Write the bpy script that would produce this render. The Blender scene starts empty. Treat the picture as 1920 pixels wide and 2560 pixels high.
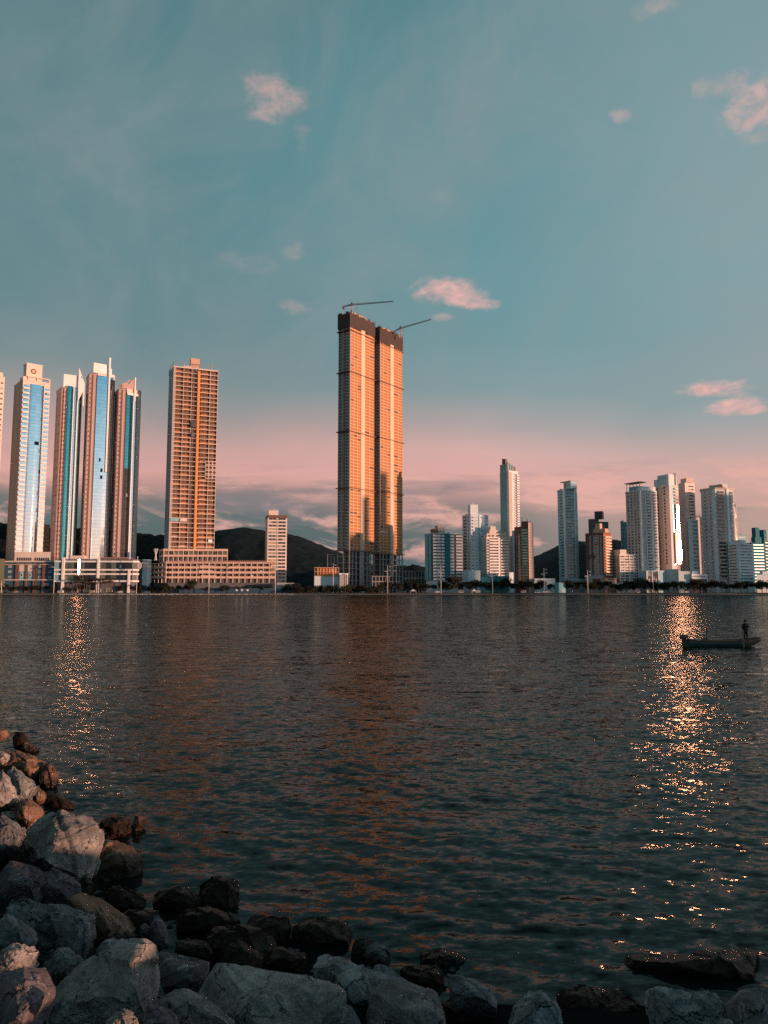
import bpy, bmesh, math, random
import numpy as np
from mathutils import Vector, Matrix, noise

random.seed(7)
rad = math.radians
C = bpy.context.scene.collection
SC = bpy.context.scene

# ------------------------------------------------------------------ camera
F = 1880.0            # focal length in pixels of the 1920 x 2560 photograph
CH = 4.8              # eye height above the water
PITCH = math.atan((1473 - 1280) / F)
CP, SP = math.cos(PITCH), math.sin(PITCH)
cam_d = bpy.data.cameras.new('camera')
cam = bpy.data.objects.new('camera', cam_d)
C.objects.link(cam)
cam_d.sensor_fit = 'AUTO'
cam_d.sensor_width = 36
cam_d.lens = 36 * F / 2560
cam_d.clip_start = 0.1
cam_d.clip_end = 12000
cam.location = (0, 0, CH)
cam.rotation_euler = (math.pi / 2 + PITCH, 0, 0)
SC.camera = cam

def ray(px, py):
    cx = (px - 960) / F
    cy = (1280 - py) / F
    return Vector((cx, CP - cy * SP, SP + cy * CP))

def at(px, py, Y):
    d = ray(px, py)
    t = Y / d.y
    return Vector((d.x * t, Y, CH + d.z * t))

def at_z(px, py, z):
    d = ray(px, py)
    t = (z - CH) / d.z
    return Vector((d.x * t, d.y * t, z))

def gz(py, Y):
    return at(960, py, Y).z

# ------------------------------------------------------------------ sky, sun, exposure
SUN_AZ = 115.5        # degrees clockwise from the view direction (+Y)
SUN_EL = 2.8
sun_h = Vector((math.sin(rad(SUN_AZ)), math.cos(rad(SUN_AZ)), 0))

world = bpy.data.worlds.new('World')
SC.world = world
world.use_nodes = True

class NT:
    """tiny helper for node maths"""
    def __init__(s, tree):
        s.t = tree
        s.n = tree.nodes
        s.l = tree.links
    def put(s, sock, v):
        if isinstance(v, bpy.types.NodeSocket):
            s.l.new(v, sock)
        else:
            sock.default_value = v
    def new(s, kind, **kw):
        n = s.n.new(kind)
        for k, v in kw.items():
            setattr(n, k, v)
        return n
    def m(s, op, a, b=None, c=None, clamp=False):
        n = s.new('ShaderNodeMath', operation=op, use_clamp=clamp)
        s.put(n.inputs[0], a)
        if b is not None: s.put(n.inputs[1], b)
        if c is not None: s.put(n.inputs[2], c)
        return n.outputs[0]
    def sstep(s, x, a, b):
        n = s.new('ShaderNodeMapRange', interpolation_type='SMOOTHSTEP')
        s.put(n.inputs[0], x)
        n.inputs[1].default_value = a
        n.inputs[2].default_value = b
        n.inputs[3].default_value = 0
        n.inputs[4].default_value = 1
        return n.outputs[0]
    def mix(s, f, a, b, blend='MIX'):
        n = s.new('ShaderNodeMix', data_type='RGBA', blend_type=blend)
        s.put(n.inputs[0], f)
        s.put(n.inputs[6], a)
        s.put(n.inputs[7], b)
        return n.outputs[2]
    def xyz(s, x, y, z):
        n = s.new('ShaderNodeCombineXYZ')
        for i, v in enumerate((x, y, z)): s.put(n.inputs[i], v)
        return n.outputs[0]
    def noise(s, vec, scale, detail=4, rough=0.55, dist=0.0, out=0):
        n = s.new('ShaderNodeTexNoise')
        s.put(n.inputs['Vector'], vec)
        n.inputs['Scale'].default_value = scale
        n.inputs['Detail'].default_value = detail
        n.inputs['Roughness'].default_value = rough
        n.inputs['Distortion'].default_value = dist
        return n.outputs[out]
    def ramp(s, fac, stops, interp='LINEAR'):
        n = s.new('ShaderNodeValToRGB')
        n.color_ramp.interpolation = interp
        e = n.color_ramp.elements
        while len(e) > 1: e.remove(e[-1])
        e[0].position = stops[0][0]; e[0].color = stops[0][1]
        for p, c in stops[1:]:
            x = e.new(p); x.color = c
        s.put(n.inputs[0], fac)
        return n.outputs[0]

def lin(r, g, b, k=1.0):
    f = lambda c: ((c / 255) / 12.92 if c / 255 <= 0.04045 else (((c / 255) + 0.055) / 1.055) ** 2.4)
    return (f(r) * k, f(g) * k, f(b) * k, 1)

def build_world():
    t = world.node_tree
    t.nodes.clear()
    w = NT(t)
    tc = w.new('ShaderNodeTexCoord').outputs['Generated']
    sx = w.new('ShaderNodeSeparateXYZ')
    w.l.new(tc, sx.inputs[0])
    x, y, z = sx.outputs
    el = w.m('MULTIPLY', w.m('ARCSINE', z), 57.2958)
    az = w.m('MULTIPLY', w.m('ARCTAN2', x, y), 57.2958)
    # the sky over the far shore: teal above, a pink band, grey-blue low down
    warp = w.m('SUBTRACT', w.noise(w.xyz(w.m('MULTIPLY', az, 0.035), w.m('MULTIPLY', el, 0.07), 3.1), 1.0, 3), 0.5)
    elw = w.m('ADD', w.m('ADD', el, w.m('MULTIPLY', warp, 7.0)), w.m('MULTIPLY', az, 0.035))
    f = w.m('DIVIDE', elw, 60.0, clamp=True)
    front = w.ramp(f, [
        (0.0, lin(84, 100, 104)), (2.2 / 60, lin(88, 110, 114)), (4.3 / 60, lin(98, 114, 116)),
        (5.8 / 60, lin(126, 126, 126)), (6.6 / 60, lin(182, 146, 142)), (8.2 / 60, lin(224, 170, 163)),
        (10.2 / 60, lin(214, 170, 164)), (12.5 / 60, lin(172, 158, 156)), (15.2 / 60, lin(122, 146, 150)),
        (18.5 / 60, lin(103, 142, 148)), (24 / 60, lin(98, 142, 149)), (31 / 60, lin(93, 138, 145)),
        (40 / 60, lin(82, 128, 136)), (46 / 60, lin(52, 82, 90)), (1.0, lin(28, 46, 52))])
    # brighter to the right of the view, dimmer to the left
    side = w.m('ADD', 1.0, w.m('MULTIPLY', w.m('MULTIPLY', w.sstep(az, -30, 30), w.sstep(el, 2, 16)), 0.36))
    side = w.m('SUBTRACT', side, 0.10)
    mott = w.noise(w.xyz(w.m('MULTIPLY', az, 0.05), w.m('MULTIPLY', el, 0.05), 9.0), 1.4, 4)
    side = w.m('MULTIPLY', side, w.m('ADD', 0.9, w.m('MULTIPLY', mott, 0.2)))
    front = w.mix(1.0, front, w.xyz(side, side, side), 'MULTIPLY')
    front = w.mix(w.m('MULTIPLY', w.sstep(az, 2, 34), 0.42), front, lin(158, 172, 174))
    front = w.mix(w.m('MULTIPLY', w.m('MULTIPLY', w.sstep(az, 2, 26), w.m('SUBTRACT', 1.0, w.sstep(el, 6, 12))), 0.62), front, lin(216, 168, 153))
    # banks of low pink cloud
    cn = w.noise(w.xyz(w.m('MULTIPLY', az, 0.12), w.m('MULTIPLY', el, 0.40), 1.7), 1.0, 9, 0.64, 0.5)
    band = w.m('MULTIPLY', w.sstep(el, 1.0, 3.2), w.m('SUBTRACT', 1.0, w.sstep(el, 7.8, 9.6)))
    cm = w.m('MULTIPLY', w.sstep(cn, 0.47, 0.62), band)
    front = w.mix(w.m('MULTIPLY', cm, 0.85), front, lin(232, 176, 165))
    cd = w.noise(w.xyz(w.m('MULTIPLY', az, 0.06), w.m('MULTIPLY', el, 0.5), 5.7), 1.0, 6, 0.6, 0.3)
    cdm = w.m('MULTIPLY', w.sstep(cd, 0.52, 0.66), w.m('MULTIPLY', w.sstep(el, 1.0, 3.0), w.m('SUBTRACT', 1.0, w.sstep(el, 7, 10.0))))
    front = w.mix(w.m('MULTIPLY', cdm, 0.75), front, lin(132, 126, 130))
    # thin uneven veil over the teal
    vn = w.noise(w.xyz(w.m('ADD', w.m('MULTIPLY', az, 0.045), w.m('MULTIPLY', el, 0.02)), w.m('SUBTRACT', w.m('MULTIPLY', el, 0.06), w.m('MULTIPLY', az, 0.03)), 2.2), 1.3, 6, .62, .6)
    vm = w.m('MULTIPLY', w.sstep(vn, .26, .86), w.m('MULTIPLY', w.sstep(el, 8, 16), .55))
    front = w.mix(vm, front, lin(152, 156, 156))
    # separate small clouds: px, py, rx, ry (photograph pixels), strength
    cnz = w.noise(w.xyz(w.m('MULTIPLY', az, 0.36), w.m('MULTIPLY', el, 0.62), 4.3), 1.0, 7, 0.60, 0.5)
    cf = w.noise(w.xyz(w.m('MULTIPLY', az, 1.3), w.m('MULTIPLY', el, 2.0), 7.7), 1.0, 5, 0.6, 0.4)
    cnz = w.m('ADD', w.m('MULTIPLY', cnz, .84), w.m('MULTIPLY', cf, .16))
    tot = None
    for px, py, rx, ry, st in [
        (1112, 722, 80, 34, 1.), (1160, 742, 66, 24, 1.), (1205, 758, 52, 16, .8), (1105, 792, 30, 11, .35),
        (680, 240, 84, 64, .55), (752, 335, 26, 46, .15),
        (1775, 972, 90, 24, 1.), (1835, 978, 60, 20, 1.), (1835, 1012, 84, 24, 1.), (1880, 1022, 50, 14, .8),
        (1885, 262, 84, 76, .75), (1822, 208, 90, 38, .4), (1880, 345, 50, 22, .3),
        (1550, 285, 30, 22, .35), (1650, 14, 70, 26, .3), (728, 632, 38, 28, .25),
        (615, 655, 90, 30, .12), (742, 765, 50, 20, .25), (1110, 492, 40, 24, .06)]:
        d = ray(px, py)
        ca = math.degrees(math.atan2(d.x, d.y)); ce = math.degrees(math.atan2(d.z, math.hypot(d.x, d.y)))
        d2 = ray(px + rx, py)
        ra = abs(math.degrees(math.atan2(d2.x, d2.y)) - ca)
        d3 = ray(px, py - ry)
        re = abs(math.degrees(math.atan2(d3.z, math.hypot(d3.x, d3.y))) - ce)
        u = w.m('DIVIDE', w.m('SUBTRACT', az, ca), ra)
        v = w.m('DIVIDE', w.m('SUBTRACT', el, ce), re)
        r2 = w.m('ADD', w.m('MULTIPLY', u, u), w.m('MULTIPLY', v, v))
        q = w.m('SUBTRACT', w.m('MULTIPLY', w.m('SUBTRACT', cnz, 0.31), 7.5), w.m('MULTIPLY', r2, 1.4))
        k = w.m('MULTIPLY', w.m('POWER', w.sstep(q, -0.6, 2.4), 1.4), st)
        tot = k if tot is None else w.m('MAXIMUM', tot, k)
    front = w.mix(tot, front, w.mix(w.sstep(cf, .25, .75), lin(220, 172, 166), lin(236, 188, 180)))
    # the sky around and above the low sun, behind the right shoulder
    sunside = w.ramp(w.m('DIVIDE', el, 60.0, clamp=True), [
        (0.0, lin(255, 190, 165, 1.5)), (3.0 / 60, lin(255, 205, 185, 1.35)), (6 / 60, lin(240, 222, 220, 1.15)),
        (10 / 60, lin(196, 218, 228, 1.05)), (16 / 60, lin(112, 180, 208, 0.9)), (30 / 60, lin(80, 150, 178, .8)), (.8, lin(60, 100, 112)), (1, lin(38, 62, 70))])
    sd = w.m('ADD', w.m('MULTIPLY', x, sun_h.x), w.m('MULTIPLY', y, sun_h.y))
    col = w.mix(w.sstep(sd, 0.15, 0.85), front, sunside)
    back = w.ramp(w.m('DIVIDE', el, 60.0, clamp=True), [(0, lin(118, 138, 148)), (.2, lin(114, 152, 164)), (.7, lin(84, 122, 134)), (1, lin(38, 62, 70))])
    bk = w.m('MULTIPLY', w.sstep(w.m('MULTIPLY', y, -1.0), 0.0, 0.5), w.m('SUBTRACT', 1.0, w.sstep(sd, 0.1, 0.7)))
    col = w.mix(bk, col, back)
    sky = w.new('ShaderNodeTexSky', sky_type='NISHITA')
    sky.sun_disc = False
    sky.sun_elevation = rad(SUN_EL)
    sky.sun_rotation = rad(SUN_AZ)
    sky.air_density = 1.0
    sky.dust_density = 1.5
    # sky texture and cloud colours are summed for a background strength of 0.1
    col10 = w.mix(1.0, col, (10, 10, 10, 1), 'MULTIPLY')
    col10 = w.mix(0.06, col10, sky.outputs[0])
    bg = w.new('ShaderNodeBackground')
    w.l.new(col10, bg.inputs[0])
    bg.inputs[1].default_value = 0.092
    out = w.new('ShaderNodeOutputWorld')
    w.l.new(bg.outputs[0], out.inputs[0])
build_world()

sun_d = bpy.data.lights.new('sun', 'SUN')
sun_d.energy = 5.0
sun_d.angle = rad(0.5)
sun_d.color = (1.0, 0.52, 0.35)
sun = bpy.data.objects.new('sun', sun_d)
C.objects.link(sun)
sv = Vector((sun_h.x * math.cos(rad(SUN_EL)), sun_h.y * math.cos(rad(SUN_EL)), math.sin(rad(SUN_EL))))
sun.rotation_euler = sv.to_track_quat('Z', 'Y').to_euler()
sun.location = (60, -30, 40)

SC.view_settings.view_transform = 'Standard'
SC.view_settings.look = 'None'
SC.view_settings.exposure = 0.15
SC.view_settings.gamma = 1
SC.cycles.max_bounces = 8
SC.cycles.glossy_bounces = 4
SC.cycles.caustics_reflective = True
SC.cycles.blur_glossy = 0.0
SC.cycles.sample_clamp_indirect = 14.0
SC.cycles.use_denoising = False

# ------------------------------------------------------------------ materials
def new_mat(name):
    m = bpy.data.materials.new(name)
    m.use_nodes = True
    w = NT(m.node_tree)
    b = m.node_tree.nodes['Principled BSDF']
    return m, w, b

def paint(name, col, rough=0.75, var=0.18, scale=0.12, fine=0.0, metal=0.0, spec=0.4, streak=True):
    m, w, b = new_mat(name)
    pos = w.new('ShaderNodeNewGeometry').outputs['Position']
    mp = w.new('ShaderNodeMapping')
    w.l.new(pos, mp.inputs[0])
    mp.inputs['Scale'].default_value = (1, 1, 0.22) if streak else (1, 1, 1)
    n1 = w.noise(mp.outputs[0], scale, 6, 0.6)
    n2 = w.noise(pos, scale * 9, 3, 0.6)
    k = w.m('ADD', 1.0 - var, w.m('MULTIPLY', n1, 2 * var))
    k = w.m('MULTIPLY', k, w.m('ADD', 1 - var * 0.4, w.m('MULTIPLY', n2, var * 0.8)))
    c = w.mix(1.0, (col[0], col[1], col[2], 1), w.xyz(k, k, k), 'MULTIPLY')
    w.l.new(c, b.inputs['Base Color'])
    b.inputs['Roughness'].default_value = rough
    b.inputs['Metallic'].default_value = metal
    b.inputs['Specular IOR Level'].default_value = spec
    return m

def glass(name, col, rough=0.1, metal=0.0, var=0.5, wav=0.02, panel=(0, 0), line=(0.1, 0.12, 0.13), light=(0.35, 0.33, 0.3), lightness=0.15):
    """window glass / curtain wall; panel=(w,h) adds mullion lines along face and height"""
    m, w, b = new_mat(name)
    geo = w.new('ShaderNodeNewGeometry')
    pos = geo.outputs['Position']
    s = w.new('ShaderNodeSeparateXYZ'); w.l.new(pos, s.inputs[0])
    info = w.new('ShaderNodeObjectInfo').outputs['Random']
    n = w.noise(pos, 0.35, 2)
    cell = w.new('ShaderNodeTexWhiteNoise'); cell.noise_dimensions = '3D'
    q = w.xyz(w.m('FLOOR', w.m('MULTIPLY', s.outputs[0], 0.31)), w.m('FLOOR', w.m('MULTIPLY', s.outputs[1], 0.31)), w.m('FLOOR', w.m('MULTIPLY', s.outputs[2], 0.303)))
    w.l.new(q, cell.inputs['Vector'])
    r = cell.outputs['Value']
    k = w.m('ADD', 1 - var / 2, w.m('MULTIPLY', r, var))
    c = w.mix(1.0, (col[0], col[1], col[2], 1), w.xyz(k, k, k), 'MULTIPLY')
    if lightness > 0:
        c = w.mix(w.m('GREATER_THAN', w.m('FRACT', w.m('ADD', info, w.m('MULTIPLY', r, 7.3))), 1 - lightness), c, (light[0], light[1], light[2], 1))
    if panel[1]:
        fz = w.m('FRACT', w.m('DIVIDE', s.outputs[2], panel[1]))
        lz = w.m('LESS_THAN', fz, 0.10)
        c = w.mix(w.m('MULTIPLY', lz, 0.55), c, (line[0], line[1], line[2], 1))
    w.l.new(c, b.inputs['Base Color'])
    b.inputs['Roughness'].default_value = rough
    b.inputs['Metallic'].default_value = metal
    b.inputs['IOR'].default_value = 1.6
    if wav:
        cv = w.new('ShaderNodeVectorMath', operation='SUBTRACT')
        w.l.new(cell.outputs['Color'], cv.inputs[0]); cv.inputs[1].default_value = (.5, .5, .5)
        sc_ = w.new('ShaderNodeVectorMath', operation='SCALE')
        w.l.new(cv.outputs[0], sc_.inputs[0]); sc_.inputs['Scale'].default_value = wav
        ad = w.new('ShaderNodeVectorMath', operation='ADD')
        w.l.new(geo.outputs['Normal'], ad.inputs[0]); w.l.new(sc_.outputs[0], ad.inputs[1])
        nm = w.new('ShaderNodeVectorMath', operation='NORMALIZE')
        w.l.new(ad.outputs[0], nm.inputs[0])
        w.l.new(nm.outputs[0], b.inputs['Normal'])
    return m

M = {}
M['white'] = paint('white_paint', (0.80, 0.78, 0.76))
M['cool_white'] = paint('cool_white_paint', (0.60, 0.70, 0.74))
M['cream'] = paint('cream_paint', (0.66, 0.58, 0.50))
M['beige'] = paint('beige_paint', (0.50, 0.42, 0.35))
M['salmon'] = paint('salmon_render', (0.58, 0.36, 0.28))
M['warm_pink'] = paint('warm_pink_render', (0.78, 0.58, 0.50))
M['glow_pink'] = paint('glow_lifted_pink', (0.84, 0.68, 0.62))
M['pink'] = paint('pink_render', (0.60, 0.44, 0.38))
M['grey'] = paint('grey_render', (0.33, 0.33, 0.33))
M['dark_grey'] = paint('dark_grey_render', (0.12, 0.125, 0.13))
M['concrete'] = paint('raw_concrete', (0.36, 0.34, 0.32), var=0.3)
M['pale_concrete'] = paint('pale_concrete', (0.62, 0.55, 0.49), var=0.22)
M['brick_infill'] = paint('orange_brick_infill', (0.55, 0.235, 0.08), var=0.35, scale=0.5)
M['orange'] = paint('orange_sheeting', (0.70, 0.29, 0.085), var=0.2)
M['grey_white'] = paint('grey_white_paint', (0.52, 0.54, 0.54))
M['brown'] = paint('brown_tiles', (0.16, 0.085, 0.06))
M['red_brown'] = paint('red_brown_tiles', (0.26, 0.11, 0.075))
M['teal'] = paint('teal_tiles', (0.012, 0.15, 0.18))
M['aqua_white'] = paint('aqua_white_paint', (0.40, 0.60, 0.65))
M['pale_teal'] = paint('pale_teal_render', (0.20, 0.44, 0.49))
M['navy'] = paint('navy_panels', (0.035, 0.09, 0.14))
M['olive'] = paint('olive_render', (0.22, 0.22, 0.13))
M['net'] = paint('dark_safety_net', (0.055, 0.038, 0.032), var=0.5, scale=0.6)
M['steel'] = paint('dark_steel', (0.06, 0.06, 0.06), rough=0.5)
M['mast'] = paint('white_mast_paint', (0.75, 0.73, 0.7), rough=0.45)
M['window'] = glass('window_glass', (0.035, 0.045, 0.05), 0.08, 0, 0.9)
M['window_dim'] = glass('dull_window_glass', (0.03, 0.035, 0.04), 0.3, 0, 0.9, lightness=0.1)
M['opening'] = paint('unglazed_opening', (0.11, 0.055, 0.03), var=0.4)
M['blue_glass'] = glass('blue_curtain_glass', (0.66, 0.80, 0.86), 0.05, 1.0, 0.10, 0.010, (0, 3.3), (0.2, .35, .42), lightness=0.004, light=(.02, .02, .02))
M['teal_glass'] = glass('teal_curtain_glass', (0.10, 0.40, 0.44), 0.07, 0.9, 0.16, 0.010, (0, 3.3), (0.03, .1, .12), lightness=0.0)
M['dark_glass'] = glass('dark_curtain_glass', (0.06, 0.055, 0.055), 0.10, 0.6, 0.5, 0.02, (0, 3.3), lightness=0.02)
M['gold_glass'] = glass('bronze_curtain_glass', (0.42, 0.34, 0.22), 0.12, 0.9, 0.6, 0.03, (0, 0), lightness=0.0)
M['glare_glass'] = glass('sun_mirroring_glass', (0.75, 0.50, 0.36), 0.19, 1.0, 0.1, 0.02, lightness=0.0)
M['flare_core_glass'] = glass('flare_core_mirror', (0.95, 0.68, 0.52), 0.19, 1.0, 0.1, 0.02, lightness=0.0)
M['flare_rim_glass'] = glass('flare_rim_tint', (0.85, 0.42, 0.20), 0.62, 1.0, 0.1, 0.02, lightness=0.0)
M['peach'] = paint('peach_concrete', (0.74, 0.52, 0.40), var=.22)
M['olive_glass'] = glass('olive_tinted_glass', (0.22, 0.24, 0.16), 0.15, 0.5, 0.9, 0.03, lightness=0.1)

# ------------------------------------------------------------------ mesh helpers
class MB:
    def __init__(s):
        s.v = []; s.f = []; s.mi = []
    def add(s, vs, fs, mi=0):
        o = len(s.v)
        s.v += [tuple(p) for p in vs]
        s.f += [tuple(i + o for i in f) for f in fs]
        s.mi += [mi] * len(fs)
    def box(s, x0, x1, y0, y1, z0, z1, mi=0):
        s.add([(x0, y0, z0), (x1, y0, z0), (x1, y1, z0), (x0, y1, z0), (x0, y0, z1), (x1, y0, z1), (x1, y1, z1), (x0, y1, z1)],
              [(0, 3, 2, 1), (4, 5, 6, 7), (0, 1, 5, 4), (1, 2, 6, 5), (2, 3, 7, 6), (3, 0, 4, 7)], mi)
    def prism(s, pts, z0, z1, mi=0, ztop=None):
        n = len(pts)
        a = sum(pts[i][0] * pts[(i + 1) % n][1] - pts[(i + 1) % n][0] * pts[i][1] for i in range(n))
        if a < 0:
            pts = pts[::-1]
            if ztop: ztop = ztop[::-1]
        zt = ztop or [z1] * n
        vs = [(p[0], p[1], z0) for p in pts] + [(p[0], p[1], zt[i]) for i, p in enumerate(pts)]
        fs = [tuple(range(n))[::-1], tuple(range(n, 2 * n))] + [(i, (i + 1) % n, n + (i + 1) % n, n + i) for i in range(n)]
        s.add(vs, fs, mi)
    def tube(s, a, b, r, r2=None, n=6, mi=0):
        a = Vector(a); b = Vector(b); r2 = r if r2 is None else r2
        d = (b - a).normalized()
        u = d.cross(Vector((0, 0, 1)))
        if u.length < 1e-3: u = Vector((1, 0, 0))
        u.normalize(); w = d.cross(u)
        vs = []
        for c, rr in ((a, r), (b, r2)):
            for i in range(n):
                t = 2 * math.pi * i / n
                vs.append(c + u * math.cos(t) * rr + w * math.sin(t) * rr)
        fs = [(i, i + n, (i + 1) % n + n, (i + 1) % n) for i in range(n)] + [tuple(range(n)), tuple(range(2 * n - 1, n - 1, -1))]
        s.add(vs, fs, mi)
    def ball(s, c, r, n=8, mi=0, sz=1.0):
        vs = [(c[0], c[1], c[2] + r * sz)]; m = n // 2
        for j in range(1, m):
            p = math.pi * j / m
            for i in range(n):
                t = 2 * math.pi * i / n
                vs.append((c[0] + r * math.sin(p) * math.cos(t), c[1] + r * math.sin(p) * math.sin(t), c[2] + r * sz * math.cos(p)))
        vs.append((c[0], c[1], c[2] - r * sz))
        fs = [(0, 1 + i, 1 + (i + 1) % n) for i in range(n)]
        for j in range(m - 2):
            for i in range(n):
                a = 1 + j * n
                fs.append((a + i, a + n + i, a + n + (i + 1) % n, a + (i + 1) % n))
        a = 1 + (m - 2) * n
        fs += [(a + i, len(vs) - 1, a + (i + 1) % n) for i in range(n)]
        s.add(vs, fs, mi)
    def mesh(s, name, mats, smooth=False):
        me = bpy.data.meshes.new(name)
        me.from_pydata(s.v, [], s.f)
        for m in mats: me.materials.append(m)
        if len(mats) > 1:
            me.polygons.foreach_set('material_index', s.mi)
        if smooth:
            me.polygons.foreach_set('use_smooth', [True] * len(me.polygons))
        me.update()
        return me
    def build(s, name, mats, parent=None, loc=(0, 0, 0), smooth=False):
        if not isinstance(mats, (list, tuple)): mats = [mats]
        return link(name, s.mesh(name, mats, smooth), parent, loc)

def link(name, data, parent=None, loc=(0, 0, 0), rz=0):
    o = bpy.data.objects.new(name, data)
    C.objects.link(o)
    o.location = loc
    o.rotation_euler = (0, 0, rz)
    if parent: o.parent = parent
    return o

def tag(o, label=None, cat=None, group=None, kind=None):
    if label: o['label'] = label
    if cat: o['category'] = cat
    if group: o['group'] = group
    if kind: o['kind'] = kind
    return o

# ------------------------------------------------------------------ building kit
GROUND = 1.6
_tpl = {}

def t_window(w, h, frame='white', pane='window'):
    k = ('window', round(w, 2), round(h, 2), frame, pane)
    if k not in _tpl:
        b = MB(); e = min(0.22, w * 0.12)
        b.box(-w / 2 + e, w / 2 - e, -0.05, 0.3, e, h - e, 1)
        b.box(-w / 2, w / 2, -0.22, 0.3, 0, e)
        b.box(-w / 2, w / 2, -0.16, 0.3, h - e, h)
        b.box(-w / 2, -w / 2 + e, -0.16, 0.3, e, h - e)
        b.box(w / 2 - e, w / 2, -0.16, 0.3, e, h - e)
        if w > 2.6:
            b.box(-0.08, 0.08, -0.12, 0.3, e, h - e)
        _tpl[k] = (b, [M[frame], M[pane]])
    return k

def t_open(w, h, frame='brick_infill', pane='opening'):
    k = ('open', round(w, 2), round(h, 2), frame, pane)
    if k not in _tpl:
        b = MB(); e = 0.18
        b.box(-w / 2, w / 2, -0.1, 0.2, 0, h * 0.34, 0)
        b.box(-w / 2, -w / 2 + e, -0.1, 0.2, h * .34, h, 0)
        b.box(w / 2 - e, w / 2, -0.1, 0.2, h * .34, h, 0)
        b.box(-w / 2 + e, w / 2 - e, 0.02, 0.2, h * .34, h, 1)
        b.box(-.12, .12, -0.1, 0.02, h * .34, h, 0)
        _tpl[k] = (b, [M[frame], M[pane]])
    return k

def t_balcony(w, d, mat='white', hp=1.15, door='window', h=2.7, glassy=None):
    k = ('balcony', round(w, 2), d, mat, hp, door, glassy)
    if k not in _tpl:
        b = MB(); g = 2 if glassy else 0
        b.box(-w / 2, w / 2, -d, 0.2, -0.3, 0)
        b.box(-w / 2, w / 2, -d - .03, -d + 0.14, 0, hp, g)
        b.box(-w / 2, -w / 2 + .14, -d + .14, 0.2, 0, hp, g)
        b.box(w / 2 - .14, w / 2, -d + .14, 0.2, 0, hp, g)
        b.box(-w / 2 + .3, w / 2 - .3, -0.06, 0.2, 0.02, h, 1)
        ms = [M[mat], M[door]] + ([M[glassy]] if glassy else [])
        _tpl[k] = (b, ms)
    return k

def t_round(w, d, mat='white', hp=1.2, door='window', h=2.7):
    """balcony with a bowed front"""
    k = ('round', round(w, 2), d, mat, hp, door)
    if k not in _tpl:
        b = MB(); n = 8
        arc = [(-w / 2 * math.cos(math.pi * i / n), -d * math.sin(math.pi * i / n)) for i in range(n + 1)]
        b.prism(arc + [(w / 2, .2), (-w / 2, .2)], -0.3, 0)
        for i in range(n):
            a, c = arc[i], arc[i + 1]
            b.prism([a, c, (c[0] * .93, c[1] * .9), (a[0] * .93, a[1] * .9)], 0, hp)
        b.box(-w / 2 + .3, w / 2 - .3, -0.06, 0.2, 0.02, h, 1)
        _tpl[k] = (b, [M[mat], M[door]])
    return k

def t_box(w, h, d, mat, inner=0.1):
    k = ('box', round(w, 2), round(h, 2), d, mat, inner)
    if k not in _tpl:
        b = MB(); b.box(-w / 2, w / 2, -d, inner, 0, h)
        _tpl[k] = (b, [M[mat]])
    return k

def t_grid(w, h, nx, ny, frame, pane):
    k = ('grid', round(w, 2), round(h, 2), nx, ny, frame, pane)
    if k not in _tpl:
        b = MB()
        b.box(-w / 2, w / 2, -.04, .2, 0, h, 1)
        for i in range(nx + 1):
            x = -w / 2 + w * i / nx
            b.box(x - .1, x + .1, -.2, -.04, 0, h)
        for j in range(ny + 1):
            z = h * j / ny
            b.box(-w / 2, w / 2, -.16, -.04, z - .12, z + .12)
        _tpl[k] = (b, [M[frame], M[pane]])
    return k

_mesh_cache = {}
def tpl_mesh(k, part):
    if (k, part) not in _mesh_cache:
        b, ms = _tpl[k]
        _mesh_cache[(k, part)] = b.mesh(part, ms)
    return _mesh_cache[(k, part)]

def rect_chain(L, Cn, Rt, Y, th, pm=1450, wl=None, wr=None, left=True):
    """front chain (left, corner, right) of a rectangle from photograph columns; th = turn of the right face in degrees"""
    t = rad(th)
    c = at(Cn, pm, Y); c.z = 0
    ur = Vector((math.cos(t), math.sin(t), 0)); ul = Vector((-math.sin(t), math.cos(t), 0))
    def solve(px, u):
        d = ray(px, pm); s = d.x / d.y
        return (s * c.y - c.x) / (u.x - s * u.y)
    wr = wr or solve(Rt, ur)
    wl = wl or solve(L, ul)
    l = c + ul * wl; r = c + ur * wr
    return [l, c, r], [l + r - c]

def shrink(pts, d):
    """convex plan outline moved inwards by d metres on every side"""
    n = len(pts); c = sum(pts, Vector()) / n; L = []
    for i in range(n):
        a, b = pts[i], pts[(i + 1) % n]; u = (b - a).normalized(); m_ = Vector((-u.y, u.x, 0))
        if (c - a).dot(m_) < 0: m_ = -m_
        L.append((a + m_ * d, u))
    out = []
    for i in range(n):
        (p, u), (q, v) = L[i - 1], L[i]; den = u.x * v.y - u.y * v.x
        if abs(den) < .08: out.append(q)
        else:
            t = ((q.x - p.x) * v.y - (q.y - p.y) * v.x) / den; out.append(p + u * t)
    return out

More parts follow.
